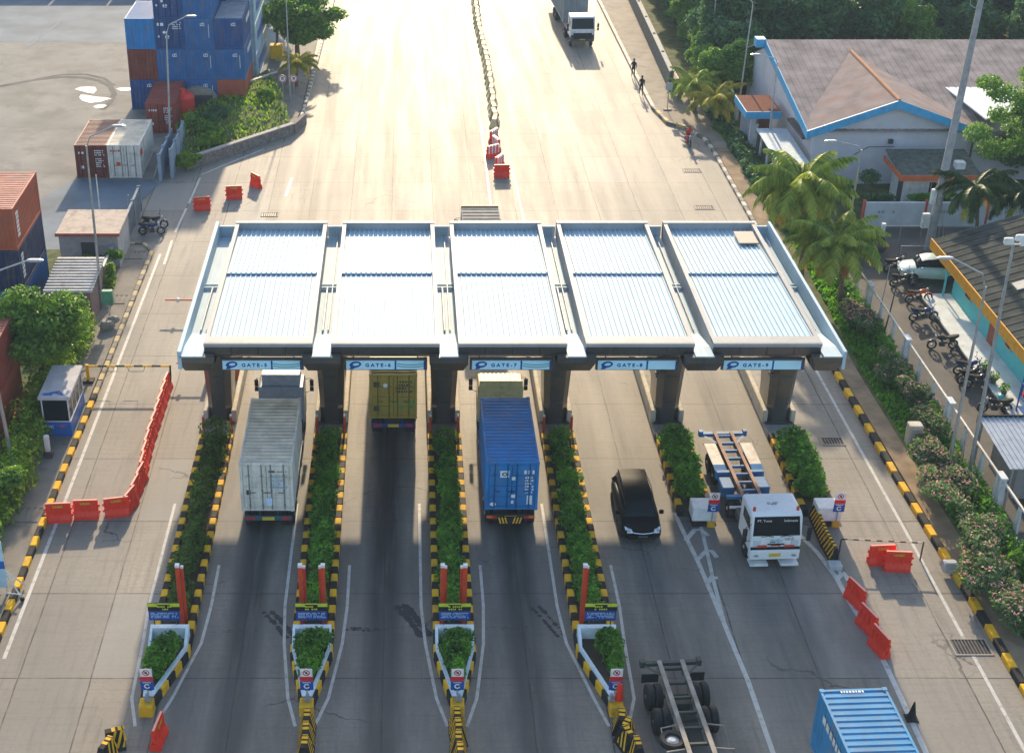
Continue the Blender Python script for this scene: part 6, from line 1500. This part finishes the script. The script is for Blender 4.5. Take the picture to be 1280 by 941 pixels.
# ------------------------------------------------------------------ people
SKIN = mat('skin', (.22,.12,.075), .6); DCL = mat('dark_clothes', (.02,.02,.024), .8); RCL = mat('red_clothes', (.60,.05,.03), .7)
def person(label, loc, rz, mtl, stride=.25, leg=None, sit=False):
    t = thing('person', label, 'person', loc, rz)
    if not sit:
        V = [(0,0,.93),(0,0,1.15),(0,.02,1.40),(0,.02,1.50),(0,.04,1.60), (-.10,0,.88),(-.11,stride*.6,.50),(-.11,stride*.5,.09),(-.11,stride*.5+.14,.04), (.10,0,.88),(.11,-stride*.2,.50),(.11,-stride*.9,.12),(.11,-stride*.9+.13,.04), (-.20,.01,1.38),(-.25,-.06,1.12),(-.25,.05,.90), (.20,.01,1.38),(.25,.06,1.12),(.25,.20,.93)]
    else:
        V = [(0,-.2,.82),(0,-.12,1.05),(0,.0,1.28),(0,.02,1.38),(0,.06,1.48), (-.10,-.2,.80),(-.15,.18,.72),(-.14,.12,.32),(-.14,.24,.28), (.10,-.2,.80),(.15,.18,.72),(.14,.12,.32),(.14,.24,.28), (-.20,.0,1.26),(-.27,.16,1.05),(-.28,.36,1.0), (.20,.0,1.26),(.27,.16,1.05),(.28,.36,1.0)]
    E = [(0,1),(1,2),(2,3),(3,4),(0,5),(5,6),(6,7),(7,8),(0,9),(9,10),(10,11),(11,12),(2,13),(13,14),(14,15),(2,16),(16,17),(17,18)]
    rad = [.15,.14,.16,.06,.09, .10,.07,.045,.04, .10,.07,.045,.04, .065,.045,.035, .065,.045,.035]
    me = bpy.data.meshes.new('body'); me.from_pydata(V, E, []); me.materials.append(mtl)
    o = bpy.data.objects.new('body', me); COL.objects.link(o); o.parent = t
    sk = o.modifiers.new('skin','SKIN')
    lay = me.skin_vertices[0] if len(me.skin_vertices) else None
    if lay is None:
        import bmesh; bm = bmesh.new(); bm.from_mesh(me); bm.verts.layers.skin.verify(); bm.to_mesh(me); bm.free(); lay = me.skin_vertices[0]
    for i, r in enumerate(rad): lay.data[i].radius = (r, r*.8)
    lay.data[0].use_root = True
    sb = o.modifiers.new('sub','SUBSURF'); sb.levels = 1; sb.render_levels = 1
    h = V[4]
    mb = MB(); mb.ball((0,h[1]+.01,h[2]+.06),.105,12,0,(.85,1,1.15)); mb.ball((0,h[1]+.115,h[2]+.05),.02,6); mb.build('head', SKIN, t, smooth=True)
    mb = MB(); mb.ball((0,h[1]-.01,h[2]+.10),.115,12,0,(.9,1,1)); mb.build('hair', DCL if leg is None else leg, t, smooth=True)
    return t
q = G(791,97); person('person in dark clothes walking along the upper right kerb, farther of two', q, R(170), DCL)
q = G(801,119); person('person in dark clothes walking along the upper right kerb, nearer of two', q, R(175), DCL, .35)
q = G(860,181); person('person in red jacket riding a motorcycle beside the right kerb', q, R(182), RCL, sit=True, leg=mat('red_helmet',(.5,.05,.04),.3))
dup(protos['black'], q+Vector((0,.05,0)), R(182), 'black motorcycle ridden by the person in the red jacket', 'ridden motorcycle')
for i,(px,m_) in enumerate([((1110,240),DCL),((1122,243),DCL)]):
    pass

# ------------------------------------------------------------------ vegetation
def strip_hedge(name, label, cat, pts, wd, h, n, size, m, seed, group=None):
    rnd = random.Random(seed); P = [Vector((p[0],p[1],0)) for p in pts]; o0 = P[0]
    t = thing(name, label, cat, o0, 0, group); cl = []
    for (p,a,_) in along(P, max(4,int(sum((P[i+1]-P[i]).length for i in range(len(P)-1))/.55))):
        r_ = wd/2*rnd.uniform(.75,1.2); cl.append(((p.x-o0.x+rnd.uniform(-.2,.2)*wd, p.y-o0.y, h*.5+rnd.uniform(-.1,.1)*h),(r_,.7,h*.55*rnd.uniform(.85,1.2))))
    leaves(cl, n, size, seed, flat=.4).build('foliage', m, t)
    mb = MB()
    for k in range(0,len(cl),2): c = cl[k][0]; mb.tube([(c[0],c[1],0),(c[0]+.1,c[1]+.05,h*.6)],.03,5)
    mb.build('stems', BARK, t); return t, cl
hp = [(G(*p).x, G(*p).y) for p in ((-12,690),(10,610),(35,560),(52,520),(78,478),(100,450),(112,420))]
hp = [(-19.25,48),(-19.3,54),(-19.3,60),(-19.45,64),(-19.4,70),(-19.2,76)]
strip_hedge('hedge', 'long bright green hedge between the left pavement and the left containers', 'hedge', hp, 1.9, 1.8, 13000, .20, LEAF_B, 5)
def tree(name, label, base, h, clumps, n, size, m, seed, trunk_r=.18, group=None, limbs=5):
    t = thing(name, label, 'tree', base, 0, group); rnd = random.Random(seed)
    mb = MB(); top = Vector((clumps[0][0][0]*.3, clumps[0][0][1]*.3, h*.45))
    mb.tube([(0,0,0),(rnd.uniform(-.1,.1),rnd.uniform(-.1,.1),h*.2),tuple(top)],[trunk_r,trunk_r*.8,trunk_r*.6],8)
    for c,r in (clumps if limbs is None else rnd.sample(clumps,min(limbs,len(clumps)))):
        mid = (top+Vector(c))*.5+Vector((0,0,-.2)); mb.tube([tuple(top),tuple(mid),c],[trunk_r*.55,trunk_r*.35,trunk_r*.12],6)
    mb.build('trunk', BARK, t)
    leaves(clumps, n, size, seed, shell=.35).build('crown', m, t); return t
def crown(rx, ry, rz, z, n, seed, rr=.45):
    rnd = random.Random(seed); out = []
    for i in range(n):
        d = Vector((rnd.gauss(0,1),rnd.gauss(0,1),rnd.gauss(0,1))).normalized()*rnd.uniform(.35,.8)
        out.append(((d.x*rx,d.y*ry,z+d.z*rz),(rx*rr*rnd.uniform(.6,1.1),ry*rr*rnd.uniform(.6,1.1),rz*rr*rnd.uniform(.6,1.0))))
    return out
tree('broadleaf_tree', 'leafy green tree standing behind the kiosk at the left edge', (-19.9,68.6,0), 5.6, crown(2.9,3.0,2.2,3.9,20,1), 12000, .26, LEAF_T, 11)
tree('broadleaf_tree', 'green shrub tree at the left edge below the hedge', (-19.5,57.0,0), 3, crown(1.5,1.8,1.0,2.0,9,2), 4200, .24, LEAF_T, 12)
tree('shrub', 'round green shrub in front of the flat roofed hut', (-19.6,83.6,0), 2.2, crown(1.7,.9,.8,1.3,8,3), 2200, .24, LEAF_T, 13, .08)
tree('shrub', 'thin leafy shrub beside the left fence near the street lamp', (-18.5,80.6,0), 2.4, crown(.9,1.4,.9,1.4,7,4), 1300, .22, LEAF_B, 14, .08)
for i,(px,rx,h_,m,lab) in enumerate([((244,168),1.5,2.0,LEAF_T,'dense green bush at the left end of the grass bank'),((266,155),1.3,2.1,LEAF_F,'grey green flowering bush on the grass bank beside the beige shelter'),((262,180),1.4,1.5,LEAF_B,'lower bright bush in the middle of the grass bank'),((330,130),1.3,1.7,LEAF_B,'bright green bush at the upper end of the grass bank'),((234,204),1.1,1.1,LEAF_B,'low bush at the corner of the stone wall by the gate'),((300,160),1.2,.7,LEAF_T,'low creeping bush along the stone wall of the grass bank')]):
    b = G(px[0],px[1],.5); tree('bush', lab, (b.x,b.y,.3), h_, crown(rx,rx*.9,h_*.45,h_*.5,8,20+i), 1700, .28, m, 30+i, .07)
# ground cover on the bank and right verge
gc = MB(); rr = random.Random(8)
def tufts(name, poly_pts, n, size, seed, m, z):
    rnd = random.Random(seed); P = [Vector((p[0],p[1])) for p in poly_pts]; x0,x1 = min(p.x for p in P),max(p.x for p in P); y0,y1 = min(p.y for p in P),max(p.y for p in P)
    mb = MB(); k = 0
    def inside(x,y):
        c = False; j = len(P)-1
        for i in range(len(P)):
            if ((P[i].y>y)!=(P[j].y>y)) and (x < (P[j].x-P[i].x)*(y-P[i].y)/(P[j].y-P[i].y)+P[i].x): c = not c
            j = i
        return c
    while k < n:
        x, y = rnd.uniform(x0,x1), rnd.uniform(y0,y1)
        if not inside(x,y): continue
        zz = z(x,y) if callable(z) else z
        a = rnd.uniform(0,2*pi); s = size*rnd.uniform(.5,1.4); dx, dy = cos(a)*s*.35, sin(a)*s*.35; lx, ly = rnd.uniform(-.3,.3)*s, rnd.uniform(-.3,.3)*s
        mb.add([(x-dx,y-dy,zz),(x+dx,y+dy,zz),(x+dx*.3+lx,y+dy*.3+ly,zz+s*.7),(x-dx*.3+lx,y-dy*.3+ly,zz+s*.7)],[(0,1,2,3)]); k += 1
    o = mb.build(name, m); tag(o, kind='stuff', label={'bank':'grass and weeds growing on the bank above the stone wall','verge':'grass growing along the foot of the mesh fence and oleanders'}.get(name.split('_')[0],'low weeds beside the pavement')); o.name = 'grass'; return o
tufts('bank_grass', [(p[0],p[1]) for p in bv], 1600, .26, 4, LEAF_B, lambda x,y: .5+max(0,min(.7,(y-(103.6+(x+16)*1.28))*.09)))
tufts('verge_grass', [(26.2,30),(25.85,70),(26.4,90),(26.5,108),(25.4,113),(27.8,119),(27.8,30)], 16000, .26, 5, LEAF_H, .12)
# ground-cover hedge along the upper fence
strip_hedge('hedge', 'low dense green hedge below the fence of the warehouse', 'hedge', [(26.6,91),(26.7,100),(26.6,110),(26.4,116.5)], 1.5, .8, 7500, .26, LEAF_F, 6)
# oleanders with pink flowers
ol = [((1092,425),1.2,1.3),((1076,400),1.0,1.1),((1118,470),1.3,1.3),((1128,505),1.2,1.4),((1150,540),1.2,1.3),((1160,590),1.3,1.6),((1185,640),1.5,1.8),((1215,690),1.5,1.7),((1240,740),1.5,1.8),((1266,790),1.4,1.6)]
for i,(px,r_,h_) in enumerate(ol):
    b = G(px[0]+6,px[1],.12); t = thing('oleander_bush', 'oleander bush with pink flowers along the mesh fence, %s from the far end' % ORD[i], 'bush', (min(b.x,27.3)+rr.uniform(-.35,.2),b.y+rr.uniform(-.8,.8),.12), 0, 'oleanders along the mesh fence')
    cl = crown(r_*.95,r_*1.55,h_*.45,h_*.6,11,60+i); leaves(cl, 2300, .18, 60+i, shell=.3).build('foliage', leafmat('oleander_leaves',(.04,.10,.03),(.22,.36,.12)), t)
    top = [((c[0],c[1],c[2]+r2[2]*.55),(r2[0]*.8,r2[1]*.8,r2[2]*.5)) for c,r2 in cl]
    leaves(top, 420 if i not in (2,4) else 200, .115, 160+i, shell=.9).build('flowers', PETAL, t)
    mb = MB()
    for q in range(5): a_ = q*1.3; mb.tube([(0,0,0),(.5*cos(a_),.5*sin(a_),h_*.7)],.03,5)
    mb.build('stems', BARK, t)
strip_hedge('climbing_plant', 'scrubby green plants growing along the foot of the mesh fence', 'shrub', [(27.7,49),(27.75,60),(27.8,70),(27.75,80),(27.4,90)], .9, 1.0, 6500, .22, LEAF_H, 7)

# palms
def palm(name, label, base, h, R_, nf, seed, m=LEAF_P, dead=0, lean=(0,0), trunk_r=.17, up=.9, dz=0, group=None):
    t = thing(name, label, 'palm tree', base, 0, group); rnd = random.Random(seed)
    mb = MB(); pts = []; n = 8
    for i in range(n+1): v = i/n; pts.append((lean[0]*v*v, lean[1]*v*v, h*v))
    mb.tube(pts, [trunk_r*(1.5-.9*min(1,i*2/n) if i<2 else .75-.15*i/n+.15) for i in range(n+1)], 10)
    for i in range(int(h/.25)): v = (i+.5)*.25/h; mb.lathe((lean[0]*v*v,lean[1]*v*v,h*v),(0,0,1),[(-.04,trunk_r*.72),(0,trunk_r*.84),(.04,trunk_r*.72)],9)
    mb.build('trunk', BARK, t)
    def frond(mb, az, el, L, droop):
        d = Vector((cos(az),sin(az),0)); side = Vector((-sin(az),cos(az),0)); p = Vector((lean[0],lean[1],h)); K = 11; P = [p.copy()]; T = []
        e = el
        for k in range(K):
            v = Vector((d.x*cos(e),d.y*cos(e),sin(e))); p = p+v*(L/K); P.append(p.copy()); T.append(v); e -= droop/K*(.5+k/K)
        T.append(T[-1])
        mb.tube([tuple(q) for q in P],[.035*(1-.8*k/K) for k in range(K+1)],4)
        for k in range(K*4):
            u = 1+(k/(K*4))*(K-1); i = int(u); f = u-i; q = P[i]*(1-f)+P[min(i+1,K)]*f; v = T[min(i,K)]
            ll = L*.24*sin(pi*min(1,.18+.8*u/K))**.7*rnd.uniform(.8,1.1)
            for s in (-1,1):
                o_ = (side*s*.85+v*.45-Vector((0,0,.38+.35*rnd.random()))).normalized(); w_ = v*(.048*L/3)
                tip = q+o_*ll-Vector((0,0,ll*.22)); mid = q+o_*ll*.5
                mb.add([tuple(q-w_),tuple(q+w_),tuple(mid+w_*.9),tuple(tip),tuple(mid-w_*.9)],[(0,1,2,3,4)])
    mb = MB()
    for k in range(nf):
        az = k*2.399+rnd.uniform(-.2,.2); v = k/nf; frond(mb, az, up-1.0*v+rnd.uniform(-.1,.1), R_*rnd.uniform(.85,1.1), 1.3+.7*v)
    mb.build('fronds', m, t)
    if dead:
        mb = MB()
        for k in range(dead): frond(mb, k*2.4+rnd.uniform(-.3,.3)+.5, -.45+rnd.uniform(-.15,.1), R_*rnd.uniform(.75,.95), 1.6)
        mb.build('dry_fronds', LEAF_D, t)
        mb = MB()
        for k in range(dead): frond(mb, k*2.4+rnd.uniform(-.3,.3)+1.7, -.15+rnd.uniform(-.15,.1), R_*rnd.uniform(.8,1.0), 1.5)
        mb.build('yellowing_fronds', LEAF_Y, t)
    return t
def palm_at(base_px, crown_px, R_, *a, **k):
    b = G(base_px[0], base_px[1], .12); c = HZ(crown_px[0], crown_px[1], b.y)
    return b, c.z-.12, (c.x-b.x, 0)
b,h,ln = palm_at((1000,345),(1002,228),0)
palm('coconut_palm','tall coconut palm right of the canopy, farther of two with drying lower fronds',b,h,3.7,34,1,LEAF_P,7,ln)
b,h,ln = palm_at((1050,375),(1046,300),0)
palm('coconut_palm','shorter coconut palm beside the street lamp, nearer of two with drying lower fronds',b,h,3.5,32,2,LEAF_P,7,ln)
for i,(bp,cp,r_,m,lab) in enumerate([((868,140),(868,104),2.5,LEAF_P,'small palm by the end of the concrete wall'),((893,155),(893,122),2.8,LEAF_Y,'yellowish small palm beside the warehouse fence'),((890,120),(888,92),2.3,LEAF_P,'small palm in front of the forest behind the yellowish palm'),((848,122),(852,108),1.6,LEAF_FL,'stubby palm at the forest edge near the road bend')]):
    b,h,ln = palm_at(bp,cp,0); palm('small_palm',lab,b,h,r_,20,10+i,m,0,ln,.13)
for i,(bp,cp,lab) in enumerate([((1216,320),(1220,232),'drooping palm in front of the boundary wall, right of the utility pole'),((1277,315),(1280,238),'drooping palm in front of the boundary wall at the right edge')]):
    b,h,ln = palm_at(bp,cp,0); palm('drooping_palm',lab,b,h,3.0,18,20+i,leafmat('dark_palm_leaves',(.015,.045,.012),(.08,.14,.03)),2,ln,.14,up=.7)
# yellow palm and tree by the yard exit
b,h,ln = palm_at((371,108),(372,78),0); palm('small_palm','bright yellow green palm by the round signs',b,h,2.3,20,31,LEAF_Y,0,ln,.12)
tree('broadleaf_tree','big dark green tree overhanging the kerb by the yard exit', (G(372,70).x,G(372,70).y,.1), 6.5, crown(3.6,3.2,2.6,3.6,18,41)+[((3.6,0,3.9),(1.2,1.0,.6))], 9000, .42, LEAF_T, 41, .25)
tree('broadleaf_tree','dark tree at the top edge behind the tall yard stack', (G(340,22).x,G(340,22).y,.1), 7, crown(3.0,3.2,2.8,4.0,14,42), 5000, .45, LEAF_F, 42, .25)
# leafy tree at the right edge in front of the white canopy
tree('broadleaf_tree','tall bright leafy tree at the right edge in front of the white canopy', (45.6,97.5,0), 9, [((c[0]-.0,c[1],c[2]),r) for c,r in crown(4.8,3.0,4.7,7.2,30,43,.22)]+[((-3.6,0,8.0),(1.2,1.0,.7)),((-4.6,0,8.7),(.9,.8,.5)),((-4.9,-.5,5.2),(1.0,.8,.7)),((-3.6,-.5,4.0),(1.2,.9,.8))], 12000, .25, LEAF_FL, 43, .22, limbs=14)
tree('broadleaf_tree','dark bushy tree behind the guard booth at the right edge', (47,99.5,0), 4.6, crown(4.6,2.0,1.7,2.4,14,44), 5200, .34, LEAF_F, 44, .2)
tree('round_topiary','small round topiary in front of the lilac gable wall', (33.4,96.5,0), 2.2, [((0,0,2.1),(.75,.7,.5))], 500, .2, LEAF_F, 45, .06)
tree('shrub','dark shrub in front of the guard booth window', (37.4,94.0,0), 1.8, crown(2.1,.6,.6,1.5,8,46), 1800, .24, LEAF_H, 46, .06)
tree('shrub','low dark shrubs at the foot of the lilac gable wall', (33.2,94.3,0), 1.8, crown(1.9,.5,.35,1.5,8,47), 1000, .22, LEAF_F, 47, .06)

# forest behind: separate trees
protoT = []
for k,(m,sd) in enumerate([(LEAF_F,51),(LEAF_F,52),(LEAF_FL,53)]):
    protoT.append(tree('forest_tree','', (0,0,0), 9, crown(3.9,3.9,3.6,5.4,22,sd,.36), 7000, .42, m, sd, .3))
rr = random.Random(77); fk = 0; usedT = set()
spots = []
y = 122
while y < 186:
    wall_x = 25.9+(y-118)*.02
    x = wall_x+3.4
    while x < 105:
        if not (x < 60 and y < 134): spots.append((x+rr.uniform(-1,1), y+rr.uniform(-1.2,1.2)))
        x += 5.6+rr.uniform(-.6,.8)
    y += 5.4
k_ = 121.5
while k_ < 200: spots.append((27.6+(k_-118)*.012+rr.uniform(-.3,.5), k_, .62)); k_ += 3.1
spots += [(29.4,121.8),(29.2,126.5),(29.3,131.2),(33.5,131.5),(37.5,132.5),(42.5,132.8),(47.5,132.5),(52.5,132.8),(57.5,132),(62,128),(61,122),(62,115)]
vis = []; cnt = {}
for s_ in spots:
    x, y = s_[:2]; s_ = s_[2] if len(s_) > 2 else 1
    # keep only those the view can contain
    if x-4 > (y+6)*.50: continue
    vis.append((x,y,s_))
desc = ['dense dark forest tree beyond the warehouse','dark bushy forest tree behind the concrete wall','lighter green forest tree among the darker ones']
for i,(x,y,s_) in enumerate(vis):
    k = 2 if (x < 34 and rr.random() < .55) or rr.random() < .1 else rr.choice((0,1))
    lab = desc[2] if k == 2 else (desc[1] if x < 45 else desc[0])
    grp = {desc[0]:'dark forest trees beyond the warehouse', desc[1]:'dark forest trees behind the concrete wall', desc[2]:'lighter forest trees'}[lab]
    s = rr.uniform(.75,1.12)*(.85 if x < 31 else 1)*s_; cnt[lab] = cnt.get(lab,0)+1; lab = lab+', %s counted from the near end' % nth(cnt[lab])
    if k in usedT: dup(protoT[k], (x,y,0), rr.uniform(0,6.28), lab, grp, (s,s,s*rr.uniform(.8,1.1)))
    else:
        usedT.add(k); o = protoT[k]; o.location = (x,y,0); o['label'] = lab; o['group'] = grp; o.scale = (s,s,s)
print('forest', len(vis))
# haze
if HAZE > 0:
    mb = MB(); mb.box(-160,160,-20,240,-1.5,45)
    hm = bpy.data.materials.new('haze'); hm.use_nodes = True; n = hm.node_tree
    for x in list(n.nodes): n.nodes.remove(x)
    o_ = n.nodes.new('ShaderNodeOutputMaterial'); v = n.nodes.new('ShaderNodeVolumePrincipled'); v.inputs['Color'].default_value = (.62,.82,1,1); v.inputs['Density'].default_value = HAZE; v.inputs['Anisotropy'].default_value = 0.0
    n.links.new(v.outputs[0], o_.inputs['Volume'])
    mb.build('haze', hm, kind='stuff', label='thin pale morning haze in the air over the whole place')
